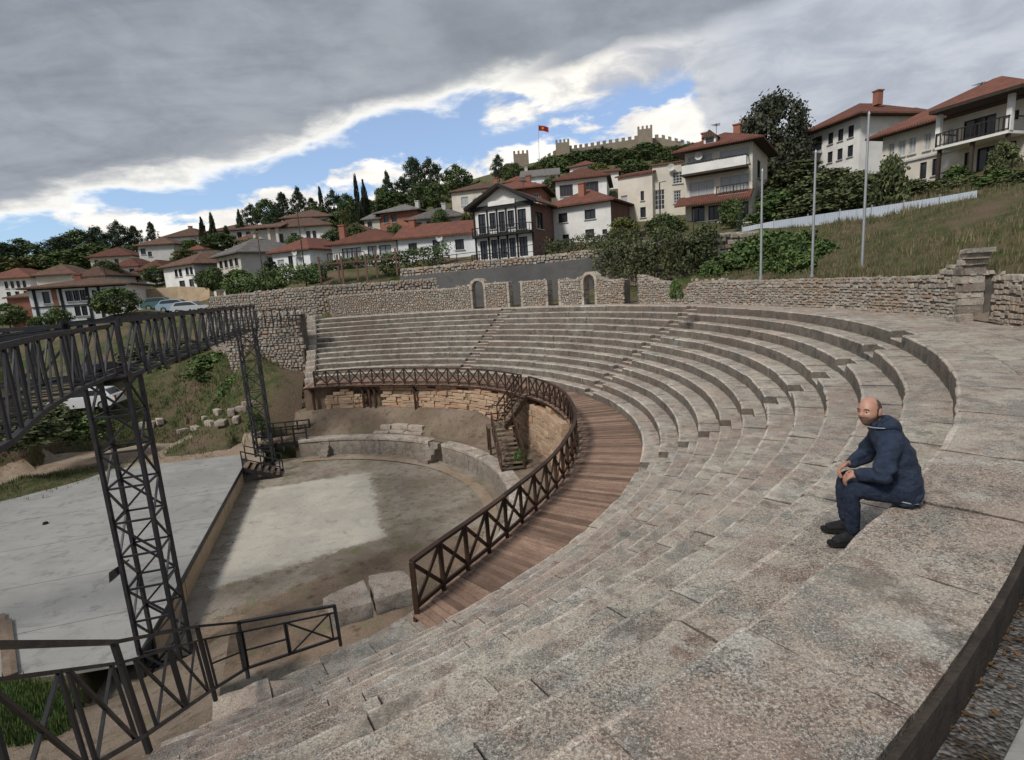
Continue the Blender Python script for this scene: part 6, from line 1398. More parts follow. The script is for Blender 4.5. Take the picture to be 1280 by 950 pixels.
for kind, x, yb, yt, D, w_, lab in (
    ('pine', 8, 345, 303, 175, 44, 'dark pine at the left frame edge above the red roof'), ('round', 34, 342, 300, 178, 42, 'tall dark tree right of the frame-edge pine'), ('pine', 52, 338, 318, 185, 26, 'small dark pine beside the distant pale house'),
    ('pine', 82, 336, 296, 165, 40, 'broad dark pine left of the pair above the pale slope house'), ('round', 104, 330, 288, 168, 40, 'round dark tree in the middle of the left pine group'), ('pine', 126, 326, 285, 165, 38, 'tall dark pine at the right of the left pine group'), ('round', 92, 342, 312, 150, 50, 'low dark tree at the foot of the left pine group'),
    ('pine', 152, 318, 277, 170, 24, 'slim open pine left of the skyline house'), ('pine', 171, 314, 283, 170, 22, 'feathery pine in the middle left of the skyline house'), ('spruce', 192, 306, 277, 165, 17, 'small pointed spruce touching the skyline house roof'),
    ('cypress', 256, 306, 272, 120, 8, 'slim cypress at the left end of the white villa'), ('cypress', 269, 306, 267, 112, 10, 'dark cypress before the white villa, second from left'), ('cypress', 285, 305, 282, 110, 9, 'short cypress in front of the white villa windows'), ('cypress', 303, 300, 263, 116, 9, 'brownish cypress at the right end of the white villa'), ('round', 278, 310, 292, 108, 44, 'low hedge-like tree below the white villa'), ('bush', 240, 318, 300, 118, 22, 'dark bush beside the skyline house'),
    ('pine', 318, 290, 256, 140, 26, 'olive-toned pine above the white villa'), ('round', 336, 284, 250, 138, 30, 'rounded dark tree left of the tall pines'), ('spruce', 356, 278, 240, 136, 30, 'tall dark spruce behind the white upper house'), ('spruce', 376, 275, 234, 134, 28, 'tallest spruce of the group behind the upper house'), ('pine', 392, 276, 248, 134, 22, 'ragged pine right of the tallest spruce'),
    ('cypress', 404, 276, 233, 125, 8, 'thin lone cypress between two pine groups'), ('pine', 420, 282, 238, 128, 26, 'pine right of the thin lone cypress'), ('round', 436, 285, 244, 122, 30, 'dark round tree left of the tall twin cypress'), ('cypress', 451, 290, 217, 112, 9, 'tall narrow cypress reaching above the pines'), ('cypress', 460, 288, 226, 114, 11, 'second tall cypress beside the narrow one'), ('round', 424, 296, 266, 112, 36, 'dark tree below the lone cypress'),
    ('round', 480, 262, 234, 128, 24, 'low green tree left of the crowning pines'), ('spruce', 487, 260, 214, 140, 22, 'pointed spruce at the left of the crowning pines'), ('pine', 506, 256, 222, 138, 30, 'wide pine under the crowning pines'), ('pine', 520, 252, 196, 140, 30, 'highest pine of the crowning group'), ('pine', 540, 250, 199, 138, 34, 'broad pine right of the highest pine'), ('round', 527, 262, 230, 120, 28, 'round green tree below the highest pine'), ('round', 548, 260, 228, 118, 32, 'round dark tree below the broad pine'), ('round', 573, 248, 207, 135, 36, 'round-topped tree at the right of the crowning group'),
    ('pine', 624, 224, 194, 185, 20, 'small pine left of the square castle keep'), ('round', 640, 226, 204, 180, 30, 'round tree at the foot of the square castle keep'),
    ('round', 690, 222, 196, 205, 40, 'green tree under the first castle tower'), ('round', 722, 220, 190, 210, 46, 'broad green tree between the castle towers'), ('spruce', 754, 212, 182, 215, 16, 'dark pointed tree before the castle wall'), ('round', 776, 210, 186, 215, 40, 'green tree left of the main castle tower'), ('round', 806, 206, 180, 215, 52, 'large green tree below the main castle tower'), ('round', 842, 202, 184, 215, 44, 'green tree right of the main castle tower'), ('bush', 700, 226, 208, 195, 60, 'bushy tree low under the first castle tower'),
    ('dark', 968, 236, 119, 70, 74, 'huge dark conifer between balcony house and white house'),
    ('round', 147, 390, 360, 70, 44, 'dark round bush-like tree beside the parked cars'), ('round', 74, 408, 384, 72, 22, 'small bushy tree before the black-banded house'), ('bush', 50, 410, 396, 71, 18, 'pale green shrub at the corner of the black-banded house'), ('round', 135, 350, 326, 100, 26, 'round tree right of the pale slope house'),
    ('cypress', 342, 360, 322, 64, 26, 'bluish cypress shrub before the white hip-roofed house'), ('bush', 300, 362, 338, 66, 40, 'dark shrub before the plain plastered house'), ('round', 270, 362, 334, 70, 24, 'dull tree at the corner of the plastered house'), ('yellow', 588, 292, 262, 70, 22, 'yellow-green tree left of the black and white gable'), ('round', 395, 352, 330, 60, 26, 'leafy tree beside the balcony and pergola'),
    ('olive', 1112, 268, 196, 44, 34, 'small dark tree with a bare trunk before the cream house'), ('olive', 1252, 214, 178, 46, 26, 'crooked small tree before the far right loggia'), ('spruce', 925, 300, 262, 46, 16, 'small pointed shrub on the terrace wall'), ('round', 914, 280, 248, 50, 30, 'leafy creeper tree before the balcony house')):
    plant(kind, x, yb, yt, D, w_, lab, group=TG)
fill = [('round', 300, 345, 322, 88, 26, 'tree behind the plain plastered house'), ('round', 258, 358, 338, 86, 22, 'tree between the cream house and plastered house'), ('round', 232, 330, 312, 110, 30, 'tree above the cream two-storey house'), ('round', 196, 352, 332, 98, 26, 'tree beside the small red-roofed cottage'), ('round', 320, 318, 298, 92, 30, 'tree below the porch villa'), ('round', 372, 316, 294, 88, 26, 'tree under the right end of the porch villa'), ('round', 420, 310, 286, 80, 30, 'tree behind the balcony house roof'), ('round', 446, 304, 280, 82, 26, 'tree left of the small pale house'), ('cypress', 432, 304, 262, 90, 10, 'cypress right of the porch villa'), ('round', 497, 300, 280, 80, 24, 'tree between brick house and long red roof'), ('round', 552, 284, 262, 84, 24, 'tree right of the beige house roof'), ('round', 602, 270, 246, 96, 22, 'tree between the two cream roofs'), ('round', 690, 246, 220, 105, 24, 'tree right of the grey gable house'), ('round', 640, 248, 228, 110, 26, 'tree left of the grey gable house'), ('round', 748, 240, 204, 125, 34, 'tree above the veranda house'), ('round', 790, 226, 200, 130, 44, 'tree behind the cream gabled house'), ('round', 834, 214, 190, 125, 40, 'tree behind the cream stairwell block'), ('round', 700, 214, 196, 225, 60, 'wood edge tree left below the castle wall'), ('round', 745, 206, 188, 235, 60, 'wood edge tree in the middle below the castle wall'), ('round', 866, 200, 180, 225, 50, 'wood edge tree right below the castle wall'), ('round', 668, 228, 208, 185, 40, 'tree under the castle flag'), ('round', 600, 250, 226, 130, 34, 'tree behind the cream high house'), ('round', 460, 278, 250, 130, 40, 'dark tree filling behind the twin cypress'), ('round', 495, 270, 240, 128, 44, 'dark tree filling behind the brick house'), ('pine', 345, 292, 262, 128, 34, 'pine filling behind the porch villa'), ('round', 395, 286, 258, 122, 34, 'tree filling between the pine groups'), ('round', 20, 352, 322, 150, 60, 'dark tree behind the left red hip roof'), ('round', 64, 346, 318, 155, 50, 'dark tree below the distant pale house'), ('round', 120, 336, 306, 150, 46, 'dark tree behind the pale slope house'), ('round', 170, 330, 306, 140, 34, 'dark tree left of the grey-walled house'), ('round', 940, 262, 226, 62, 36, 'dark tree right behind the balcony house'), ('round', 12, 404, 380, 88, 30, 'bushy tree at the left edge below the brick cottage'), ('round', 780, 306, 272, 56, 40, 'leafy tree right of the brown side wall'), ('round', 830, 300, 268, 54, 46, 'leafy tree below the stairwell block')]
for k_, (kind, x, yb, yt, D, w_, lab) in enumerate(fill): plant('yellow' if k_ % 6 == 2 else kind, x, yb, yt, D, w_, ('yellowish ' if k_ % 6 == 2 else 'dark green ') + lab if not lab.startswith('dark') else lab, group=TG)
BG = 'bushes on the banks'
q = random.Random(5)
bushes = [(1000, 224, 202, 58, 60), (1040, 236, 212, 54, 60), (1070, 240, 216, 50, 50), (985, 250, 212, 58, 60), (1020, 258, 222, 50, 80), (1060, 262, 230, 46, 70), (975, 278, 240, 50, 70), (1010, 272, 244, 47, 60), (1140, 248, 226, 46, 50), (1175, 242, 226, 46, 50), (1215, 236, 222, 44, 50), (1255, 230, 214, 42, 50), (1285, 226, 213, 41, 46), (1195, 226, 208, 48, 26),
          (905, 352, 318, 36, 56), (935, 350, 300, 37, 60), (965, 348, 290, 38, 66), (995, 348, 312, 33.5, 44), (985, 345, 296, 36, 50), (1000, 330, 290, 38, 50), (890, 350, 330, 35, 30), (960, 352, 326, 34, 36), (1030, 332, 300, 36, 40), (845, 362, 348, 26, 16),
          (20, 548, 520, 38, 70), (60, 540, 505, 40, 60), (110, 540, 515, 40, 50), (300, 500, 470, 41, 44), (270, 470, 440, 47, 60), (230, 452, 425, 52, 70), (180, 455, 430, 56, 50), (320, 530, 515, 36, 20), (650, 582, 563, 24.5, 22), (600, 487, 480, 37.2, 70), (660, 510, 494, 34.5, 26), (570, 488, 481, 37, 50)]
where = ['below the left end of the white house', 'below the white house windows', 'below the right corner of the white house', 'at the foot of the huge conifer', 'in the middle of the thicket under the white house', 'low in the thicket, behind the middle flagpole', 'behind the left flagpole, under the conifer', 'on the fence line behind the middle flagpole', 'below the cream house, left of the small tree', 'below the cream house ground-floor door', 'before the cream house, left of the loggia', 'under the loggia glazing', 'at the right frame edge under the loggia', 'clipped round in a pot by the cream house wall',
         'at the left end of the wall-top thicket', 'behind the left flagpole on the wall top', 'tallest in the wall-top thicket', 'between the left and middle flagpoles', 'upper middle of the wall-top thicket', 'at the upper right of the wall-top thicket', 'small, beside the ivy on the wall top', 'in front of the left flagpole', 'right of the middle flagpole', 'sprouting from a breach in the rubble wall',
         'at the left edge behind the stage', 'left of the near tower behind the stage', 'right behind the near tower', 'under the far end of the truss', 'below the long truss, by the retaining wall', 'under the middle of the long truss', 'left of the shrubs under the truss', 'beside the far tower foot', 'beside the foot of the timber stairs', 'on the ruined wall under the boardwalk', 'at the head of the timber stairs', 'left part of the ruined wall top']
for i, (x, yb, yt, D, w_) in enumerate(bushes):
    side = 'right-hand slope' if x > 880 else ('left bank' if x < 340 else 'ruins')
    plant('bush' if (14 <= i <= 23) or i > 31 or q.random() < .3 else 'olive', x, yb, yt, D, w_, ('dense green bush ' if x > 840 else 'low green shrub ') + where[i], 'bush', 'bush', 'bushes, ' + side, sink=.4)
# ivy mass hanging over the terrace wall, hedges
def leaf_mass(name, label, path, depth, hgt, n, leaf, mat, cat, droop=0.):
    q = random.Random(n); mb = MB(); P = [np.asarray(p) for p in path]
    for _ in range(n):
        k = q.random() * (len(P) - 1); i = int(k); f = k - i; b = P[i] * (1 - f) + P[i + 1] * f; g_ = mnoise.noise(Vector((b[0] * .8, b[1] * .8, 0)))
        z = q.random() ** .8 * (hgt * (1 + .5 * g_)); c = b + np.array([q.gauss(0, depth), q.gauss(0, depth) - .1, z]); c = Vector(c) + Vector((mnoise.noise(Vector(c) * 1.5), mnoise.noise(Vector(c) * 1.5 + Vector((5, 0, 0))), 0)) * .4
        nn = Vector((q.gauss(0, 1), q.gauss(-.6, 1), q.gauss(.5, 1))).normalized(); u = nn.orthogonal().normalized(); v = nn.cross(u); an = q.uniform(0, 6.28); u, v = u * math.cos(an) + v * math.sin(an), v * math.cos(an) - u * math.sin(an)
        s = leaf * q.uniform(.5, 1.3); mb.add([c - u * s, c + v * s * .6, c + u * s, c - v * s * .6], [(0, 1, 2, 3)], min(1, max(0, .5 + g_ + q.gauss(0, .25))))
    return tag(mb.put(name, M[mat], kind='stuff' if cat is None else None), label, cat)
leaf_mass('ivy', 'thick dark ivy hanging over the stone terrace wall', [atd(748, 345, 43.6), atd(790, 348, 41.6), atd(830, 346, 40.8), atd(870, 338, 40.8), atd(885, 322, 41)], .45, 2.9, 7500, .11, 'olive', 'ivy')
leaf_mass('hedge', 'dark clipped hedge along the top of the long grey wall', [atd(308, 366, 63), atd(345, 358, 58), atd(395, 352, 52.5)], .4, 1.5, 3600, .13, 'round' if False else 'broad', 'hedge')
leaf_mass('grape_vine', 'leafy vine pergola hanging before the balcony house', [atd(398, 340, 58), atd(440, 334, 57), atd(490, 328, 56.5), atd(545, 318, 56)], .5, .9, 3000, .12, 'broad', 'vine')
leaf_mass('creeper', 'green creeper climbing over the low white house door', [atd(480, 344, 57), atd(500, 342, 57), atd(540, 338, 57), atd(560, 322, 57.5)], .35, 1.6, 1800, .12, 'bush', 'creeper')
leaf_mass('shrub_row', 'row of shrubs along the fence under the white hip-roofed house', [atd(685, 318, 52), atd(720, 316, 52), atd(760, 310, 52), atd(800, 302, 52)], .4, 1.3, 2200, .12, 'olive', 'shrub')
pg = empty('pergola', atd(450, 345, 56.5), label='timber pergola posts carrying the vine below the balcony house', cat='pergola')
for x, yb, D in ((402, 352, 55), (425, 349, 55), (448, 346, 55), (472, 343, 55), (497, 340, 55), (430, 352, 53), (460, 349, 53)): b = atd(x, yb + 4, D); beam('post', b, b + np.array([0, 0, 2.6]), .16, .16, M['brownw'], pg)
beam('crossbeam', atd(398, 331, 55), atd(500, 322, 55), .14, .16, M['brownw'], pg)
# grass tufts (uncountable)
def tufts(name, label, sampler, n, hgt, mat, seed, lift=0.):
    q = random.Random(seed); P = []
    while len(P) < n: P.append(sampler(q))
    P = np.array(P); Z = height(P) + lift; mb = MB()
    for (x, y), z in zip(P, Z):
        g_ = mnoise.noise(Vector((x * .5, y * .5, 1)))
        if g_ < -.25 and q.random() < .75: continue
        for _ in range(4):
            th = q.uniform(0, 6.28); l_ = hgt * q.uniform(.5, 1.3) * (1 + g_); w_ = .022 * q.uniform(.7, 1.6); ox, oy = q.gauss(0, .1), q.gauss(0, .1); lean = q.uniform(.15, .7) * l_
            mb.add([(x + ox - math.sin(th) * w_, y + oy + math.cos(th) * w_, z - .15), (x + ox + math.sin(th) * w_, y + oy - math.cos(th) * w_, z - .15), (x + ox + math.cos(th) * lean, y + oy + math.sin(th) * lean, z + l_)], [(0, 1, 2)], min(1, max(0, .5 + g_ * .8 + q.gauss(0, .2))))
    return tag(mb.put(name, M[mat], kind='stuff'), label, 'grass')
def samp_r(q): a = q.uniform(-38, 32); r_ = 25.2 + 22 * q.random() ** 1.2; return r_ * math.cos(R(a)), r_ * math.sin(R(a))
tufts('dry_grass', 'dry straw-coloured grass covering the right-hand slope', samp_r, 15000, .24, 'drygrass', 2)
tufts('green_grass', 'green weeds among the dry grass of the right-hand slope', samp_r, 9000, .2, 'greengrass', 3)
lp = [atd(0, 520, 41)[:2], atd(120, 505, 43)[:2], atd(240, 500, 43)[:2], atd(330, 490, 41)[:2]]
def samp_l(q): k = q.random() * 3; i = min(2, int(k)); f = k - i; c = lp[i] * (1 - f) + lp[i + 1] * f; return c[0] + q.gauss(0, 1.5), c[1] + q.gauss(0, 4.)
tufts('bank_grass', 'rough green grass on the bank left behind the stage', samp_l, 10000, .2, 'greengrass', 4)
def samp_n(q): c = atz(q.uniform(-60, 80), q.uniform(850, 960), -6.5); return c[0], c[1]
tufts('near_grass', 'bright green lawn corner below the near railing', samp_n, 16000, .13, 'lawn', 6, .16)
# ------------------------------------------------------------------ seated man
def skin_mesh(name, verts, edges, radii, sub=2, root=0, remesh=None, smooth_it=0):
    me = bpy.data.meshes.new(name); me.from_pydata([tuple(v) for v in verts], edges, []); me.update()
    o = bpy.data.objects.new(name, me); COL.objects.link(o)
    md = o.modifiers.new('skin', 'SKIN'); md.use_smooth_shade = True; md.branch_smoothing = .6
    for i, r_ in enumerate(radii):
        sv_ = me.skin_vertices[0].data[i]; sv_.radius = r_ if isinstance(r_, tuple) else (r_, r_); sv_.use_root = (i == root)
    s_ = o.modifiers.new('sub', 'SUBSURF'); s_.levels = sub; s_.render_levels = sub
    if remesh: r_ = o.modifiers.new('re', 'REMESH'); r_.mode = 'VOXEL'; r_.voxel_size = remesh; r_.use_smooth_shade = True
    if smooth_it: sm = o.modifiers.new('sm', 'SMOOTH'); sm.factor = .5; sm.iterations = smooth_it
    dg = bpy.context.evaluated_depsgraph_get(); ev = o.evaluated_get(dg); out = bpy.data.meshes.new_from_object(ev); bpy.data.objects.remove(o); out.name = name
    out.polygons.foreach_set('use_smooth', [True] * len(out.polygons)); return out
M['skin'] = material('skin', lambda t: (t.mix(t.mapr(t.noise(opos(t), 22, 4), .35, .65), (.46, .255, .18), (.40, .20, .145)), None, None), .55, .35)
def _head(t):
    p = opos(t); s = t.node('ShaderNodeSeparateXYZ'); t.put(s.inputs[0], p); n = t.noise(p, 160, 3, .7); n2 = t.noise(p, 18, 3)
    col = t.mix(t.mapr(n2, .35, .65), (.48, .27, .195), (.42, .215, .155))
    jaw = t.math('MULTIPLY', t.mapr(t.math('ADD', s.outputs[2], t.math('MULTIPLY', s.outputs[0], .35)), -.012, -.035), t.mapr(s.outputs[0], -.045, .0))   # stubble on jaw, chin and lip
    lip = t.math('MULTIPLY', t.mapr(t.math('ABSOLUTE', t.math('ADD', s.outputs[2], .0435)), .010, .004), t.mapr(s.outputs[0], .06, .085))
    beard = t.math('MULTIPLY', t.math('MAXIMUM', jaw, lip), t.mapr(n, .3, .6, .55, .92))
    col = t.mix(beard, col, (.075, .05, .04))
    return col, None, None
M['head'] = material('face_skin', _head, .5, .4)
M['hair'] = mk_plain('short_dark_hair', (.07, .05, .04), (.12, .085, .065), 60., .8, .3, vary=0, fine=200., world_space=False)
def _cloth(c1, c2, sc=14.): return lambda t: (t.mix(t.mapr(t.noise(opos(t), sc, 6, .65), .35, .68), c1, c2), t.bump(t.math('ADD', t.math('MULTIPLY', t.noise(t.vmath('MULTIPLY', opos(t), (1, 1, 1.6)), 11, 5, .55, 1.2), 3.), t.noise(opos(t), 300, 2)), .55, .02), None)
M['jacket'] = material('navy_jacket', _cloth((.014, .026, .056), (.026, .044, .088)), .55, .45)
M['jeans'] = material('dark_jeans', _cloth((.018, .027, .050), (.034, .046, .076), 30.), .85, .2)
M['shoe'] = material('dark_shoes', _cloth((.014, .014, .018), (.03, .03, .034), 30.), .7, .3)
M['piping'] = mk_plain('light_grey_piping', (.38, .40, .42), rough=.5, bumps=0, vary=0)
M['eye'] = mk_plain('eye_dark', (.02, .015, .012), rough=.2, bumps=0, vary=0); M['eyewhite'] = mk_plain('eye_white', (.6, .56, .53), rough=.3, bumps=0, vary=0)
MAN_A = -49.9
mr = R12 - .10; mo = pol(mr, MAN_A, .0); face_dir = math.atan2(-mo[1], -mo[0]) + R(24)           # looks towards the theatre centre
man = empty('person', mo, face_dir, 'seated man in a navy hooded jacket and dark jeans, looking over his shoulder', 'person'); man['_local'] = 1; man.scale = (.95, .95, .95)
# skeleton: x forward, y left, z up; origin on the edge he sits on
ST = -RISE
pel = (-.16, 0, .115); sp1 = (-.15, 0, .24); sp2 = (-.11, 0, .38); sp3 = (-.05, .005, .49); nk = (.012, .012, .575); 
lsh = (-.065, .165, .49); lel = (-.01, .235, .265); lwr = (.115, .135, .222); rsh = (-.05, -.165, .485); rel = (.03, -.22, .27); rwr = (.14, -.075, .24)
lhp = (-.15, .09, .095); rhp = (-.15, -.09, .095); lkn = (.165, .14, .105); rkn = (.18, -.10, .115); lan = (.135, .115, ST + .085); ran = (.15, -.085, ST + .085)
# bare body: neck, forearms, hands, one continuous surface (most of it under the clothes)
LH = np.array([.285, .045, .215]); RH = np.array([.30, .0, .235])
bv = [pel, sp1, sp2, sp3, nk, lsh, lel, lwr, rsh, rel, rwr, lhp, lkn, lan, rhp, rkn, ran, (.035, .025, .63), (.16, .125, .212), (.182, -.062, .228)]
be = [(0, 1), (1, 2), (2, 3), (3, 4), (3, 5), (5, 6), (6, 7), (3, 8), (8, 9), (9, 10), (0, 11), (11, 12), (12, 13), (0, 14), (14, 15), (15, 16), (4, 17), (7, 18), (10, 19)]
br = [.07, .07, .07, .06, .050, .03, .03, (.028, .022), .03, .03, (.028, .022), .075, .05, .035, .075, .05, .035, .05, (.036, .018), (.036, .018)]
def hand(w_, palm, dirf, dirt, seed, curl):
    """five fingers of unequal length, rooted in the palm; dirf: finger direction, dirt: thumb side"""
    i0 = len(bv); w_ = np.asarray(w_); palm = np.asarray(palm); dirf = nrm(dirf); dirt = nrm(dirt - (dirt @ dirf) * dirf); up_ = np.cross(dirf, dirt)
    if up_[2] < 0: up_ = -up_
    pi = PALM[seed]
    for k, (off, ln) in enumerate(((.030, .068), (.011, .076), (-.009, .071), (-.028, .056))):
        base = palm + dirt * off + dirf * .028; a = base + dirf * ln * .42 - up_ * curl * .012; b = a + dirf * ln * .26 - up_ * curl * .026; c_ = b + dirf * ln * .06 - up_ * curl * .03
        n0 = len(bv); bv.extend([tuple(base), tuple(a), tuple(b), tuple(c_)]); be.extend([(pi, n0), (n0, n0 + 1), (n0 + 1, n0 + 2), (n0 + 2, n0 + 3)]); br.extend([.0098, .0092, .0085, .0072])
    n0 = len(bv); tb = palm + dirt * .034 - dirf * .012; tm = tb + dirt * .018 + dirf * .03 - up_ * .004; te = tm + dirf * .03 - dirt * .006 - up_ * .008
    bv.extend([tuple(tb), tuple(tm), tuple(te)]); be.extend([(pi, n0), (n0, n0 + 1), (n0 + 1, n0 + 2)]); br.extend([.0125, .0105, .0085])
PALM = {'l': 18, 'r': 19}
hand(lwr, bv[18], np.array([.80, -.25, -.52]), np.array([.2, -.9, .2]), 'l', 1.0)
hand(rwr, bv[19], np.array([.80, .25, -.50]), np.array([.2, .9, .2]), 'r', 1.1)
body = link('body', skin_mesh('body', bv, be, br, 2, 0), M['skin'], man)
# head: sculpted sphere, turned to his left towards the viewpoint
def head_mesh():
    bm = bmesh.new(); bmesh.ops.create_uvsphere(bm, u_segments=48, v_segments=36, radius=1.)
    for v in bm.verts:
        x, y, z = v.co
        px_, py, pz = x * .098, y * .077, z * .118
        if z < 0: k = -z; py *= 1 - .30 * k ** 1.5; px_ = px_ * (1 - .16 * k) + .018 * k * (1 if x > 0 else .2); 
        if x < 0 and z > -.3: px_ *= 1.06
        if x < 0 and z < -.35: px_ *= 1 - .45 * min(1, (-z - .35) / .5)              # nape
        g = lambda cy, cz, sy, sz: math.exp(-((py - cy) / sy) ** 2 - ((pz - cz) / sz) ** 2) if x > 0 else 0
        px_ += .024 * g(0, -.022, .011, .018) + .012 * g(0, .0, .009, .022)          # nose
        px_ += .007 * (g(.03, .026, .025, .010) + g(-.03, .026, .025, .010))          # brow
        px_ -= .013 * (g(.031, .006, .016, .012) + g(-.031, .006, .016, .012))        # eye sockets
        px_ += .006 * (g(.04, -.022, .02, .018) + g(-.04, -.022, .02, .018))          # cheeks
        px_ += .006 * g(0, -.052, .022, .006) + .005 * g(0, -.064, .02, .006) - .005 * g(0, -.058, .024, .0035)  # lips
        px_ += .011 * g(0, -.092, .024, .016)                                         # chin
        v.co = (px_, py, pz)
    # ears
    for e in (-1, 1):
        r_ = bmesh.ops.create_uvsphere(bm, u_segments=12, v_segments=10, radius=1.)['verts']
        for v in r_: x, y, z = v.co; v.co = (-.008 + x * .019 - z * .006, e * (.077 + y * .009 + max(0, -x) * .008), .0 + z * .033)
    me = bpy.data.meshes.new('head'); bm.to_mesh(me); bm.free(); me.polygons.foreach_set('use_smooth', [True] * len(me.polygons)); return me
hd = link('head', head_mesh(), M['head'], man, (.055, .035, .672)); hd.rotation_euler = (R(4), R(-3), R(50)); hd.scale = (.89, .89, .89)
# eyes, eyebrows, short hair round the sides and back
for e in (-1, 1):
    bm = bmesh.new(); bmesh.ops.create_uvsphere(bm, u_segments=12, v_segments=8, radius=.0082); me = bpy.data.meshes.new('eye'); bm.to_mesh(me); bm.free(); ey = link('eye', me, M['eyewhite'], hd, (.0800, e * .031, .006))
    V, Fc = tube((.0865, e * .031, .005), (.0893, e * .031, .005), .0058, n=10); link('iris', mesh('iris', V, Fc), M['eye'], hd)
    mb = MB(); mb.bar((.096, e * .014, .0245), (.0945, e * .03, .029), .006, .006); mb.bar((.0945, e * .03, .029), (.084, e * .047, .024), .005, .0055); link('eyebrow', mesh('eyebrow', mb.V, mb.F), M['hair'], hd)
bm = bmesh.new(); bm.from_mesh(hd.data)
kill = [f for f in bm.faces if not (f.calc_center_median().x < .028 - max(0, f.calc_center_median().z) * .35 and f.calc_center_median().z > -.062 + max(0, f.calc_center_median().x) * 1.2 and (f.calc_center_median().z < .088 or f.calc_center_median().x < -.05)) or (abs(f.calc_center_median().y) > .0785)]
bmesh.ops.delete(bm, geom=kill, context='FACES')
for v in bm.verts: v.co = v.co * 1.018 + Vector((-.0005, 0, .0005))
me = bpy.data.meshes.new('hair'); bm.to_mesh(me); bm.free(); link('hair', me, M['hair'], hd)
# jacket: torso and sleeves in one shell
def loft(mb, rings, n=28):
    V = []; m_ = len(rings)
    for cx, cy, cz, hx, hy, tilt in rings:
        for i in range(n):
            a = 2 * math.pi * i / n; ca, sa = math.cos(a), math.sin(a); x = hx * math.copysign(abs(ca) ** .85, ca); y = hy * math.copysign(abs(sa) ** .85, sa)
            V.append((cx + x * math.cos(tilt), cy + y, cz - x * math.sin(tilt)))
    Fc = [(j * n + i, j * n + (i + 1) % n, (j + 1) * n + (i + 1) % n, (j + 1) * n + i) for j in range(m_ - 1) for i in range(n)]
    Fc += [tuple(range(n))[::-1], tuple((m_ - 1) * n + i for i in range(n))]; mb.add(V, Fc)
def capsule(mb, pts):
    for (p, r0), (q_, r1) in zip(pts[:-1], pts[1:]): V, Fc = tube(p, q_, r0, r1, 16); mb.add(V, Fc)
    for p, r0 in pts:
        bm = bmesh.new(); bmesh.ops.create_icosphere(bm, subdivisions=2, radius=r0 * 1.01); mb.add([Vector(p) + v.co for v in bm.verts], [tuple(v.index for v in f.verts) for f in bm.faces]); bm.free()
def union(name, mb, vox, it):
    o = bpy.data.objects.new(name, mesh(name, mb.V, mb.F)); COL.objects.link(o)
    bm = bmesh.new(); bm.from_mesh(o.data); bmesh.ops.recalc_face_normals(bm, faces=bm.faces[:]); bm.to_mesh(o.data); bm.free()
    r_ = o.modifiers.new('re', 'REMESH'); r_.mode = 'VOXEL'; r_.voxel_size = vox; r_.use_smooth_shade = True
    sm = o.modifiers.new('sm', 'SMOOTH'); sm.factor = .5; sm.iterations = it
    ev = o.evaluated_get(bpy.context.evaluated_depsgraph_get()); out = bpy.data.meshes.new_from_object(ev); bpy.data.objects.remove(o); out.name = name; out.polygons.foreach_set('use_smooth', [True] * len(out.polygons)); return out
mb = MB()
loft(mb, [(-.165, 0, .012, .115, .155, 0), (-.17, 0, .08, .124, .162, 0), (-.168, 0, .17, .120, .160, .1), (-.150, 0, .27, .114, .162, .2), (-.122, 0, .36, .112, .170, .3), (-.09, .0, .43, .106, .176, .35), (-.06, .004, .49, .098, .162, .4), (-.03, .008, .54, .08, .118, .42), (.0, .012, .58, .066, .078, .4), (.012, .015, .605, .06, .066, .4)])
capsule(mb, [((-.065, .12, .475), .080), ((-.05, .17, .43), .074), ((-.03, .20, .35), .068), (lel, .062), ((.05, .185, .243), .054), ((.105, .14, .225), .047)])
capsule(mb, [((-.065, -.12, .475), .080), ((-.04, -.17, .43), .074), ((-.0, -.195, .35), .068), (rel, .062), ((.085, -.15, .252), .054), ((.13, -.085, .24), .047)])
jm = union('jacket', mb, .010, 5)
co = np.zeros(len(jm.vertices) * 3); jm.vertices.foreach_get('co', co); co = co.reshape(-1, 3); nr2 = np.zeros(len(co) * 3); jm.vertices.foreach_get('normal', nr2); nr2 = nr2.reshape(-1, 3)
for i, p in enumerate(co):                                          # folds
    v = Vector(p); f = mnoise.noise(Vector((v.x * 9 + v.z * 5, v.y * 9, v.z * 16 + v.x * 7))) * .014 + mnoise.noise(v * 22) * .005
    f += .005 * math.sin(v.z * 60 + mnoise.noise(v * 6) * 5) * math.exp(-((v.z - .27) / .09) ** 2)
    co[i] = p + nr2[i] * f
    if co[i][2] < .012: co[i][2] = .012 + (co[i][2] - .012) * .1
jm.vertices.foreach_set('co', co.ravel()); jk = link('jacket', jm, M['jacket'], man)
# hood lying on the shoulders, hem and collar piping
hv = [(.0, .105, .572), (-.07, .08, .592), (-.115, .0, .56), (-.07, -.08, .592), (.0, -.105, .572), (-.14, .0, .495), (-.09, .055, .578), (-.09, -.055, .578)]
hm = skin_mesh('hood', hv, [(0, 1), (1, 6), (6, 2), (2, 7), (7, 3), (3, 4), (2, 5)], [.034, .046, (.062, .05), .046, .034, (.075, .04), .05, .05], 2, 2, remesh=.009, smooth_it=3); link('hood', hm, M['jacket'], jk)
def curve_tube(name, pts, r_, mat, parent):
    mb = MB()
    for p, q in zip(pts[:-1], pts[1:]): V, Fc = tube(p, q, r_, n=6); mb.add(V, Fc)
    return link(name, mesh(name, mb.V, mb.F, smooth=True), mat, parent)
curve_tube('collar', [(-.012 + .07 * math.cos(t), .015 + .078 * math.sin(t), .578 + .02 * math.cos(t)) for t in np.linspace(.5, 5.8, 16)], .026, M['jacket'], jk)
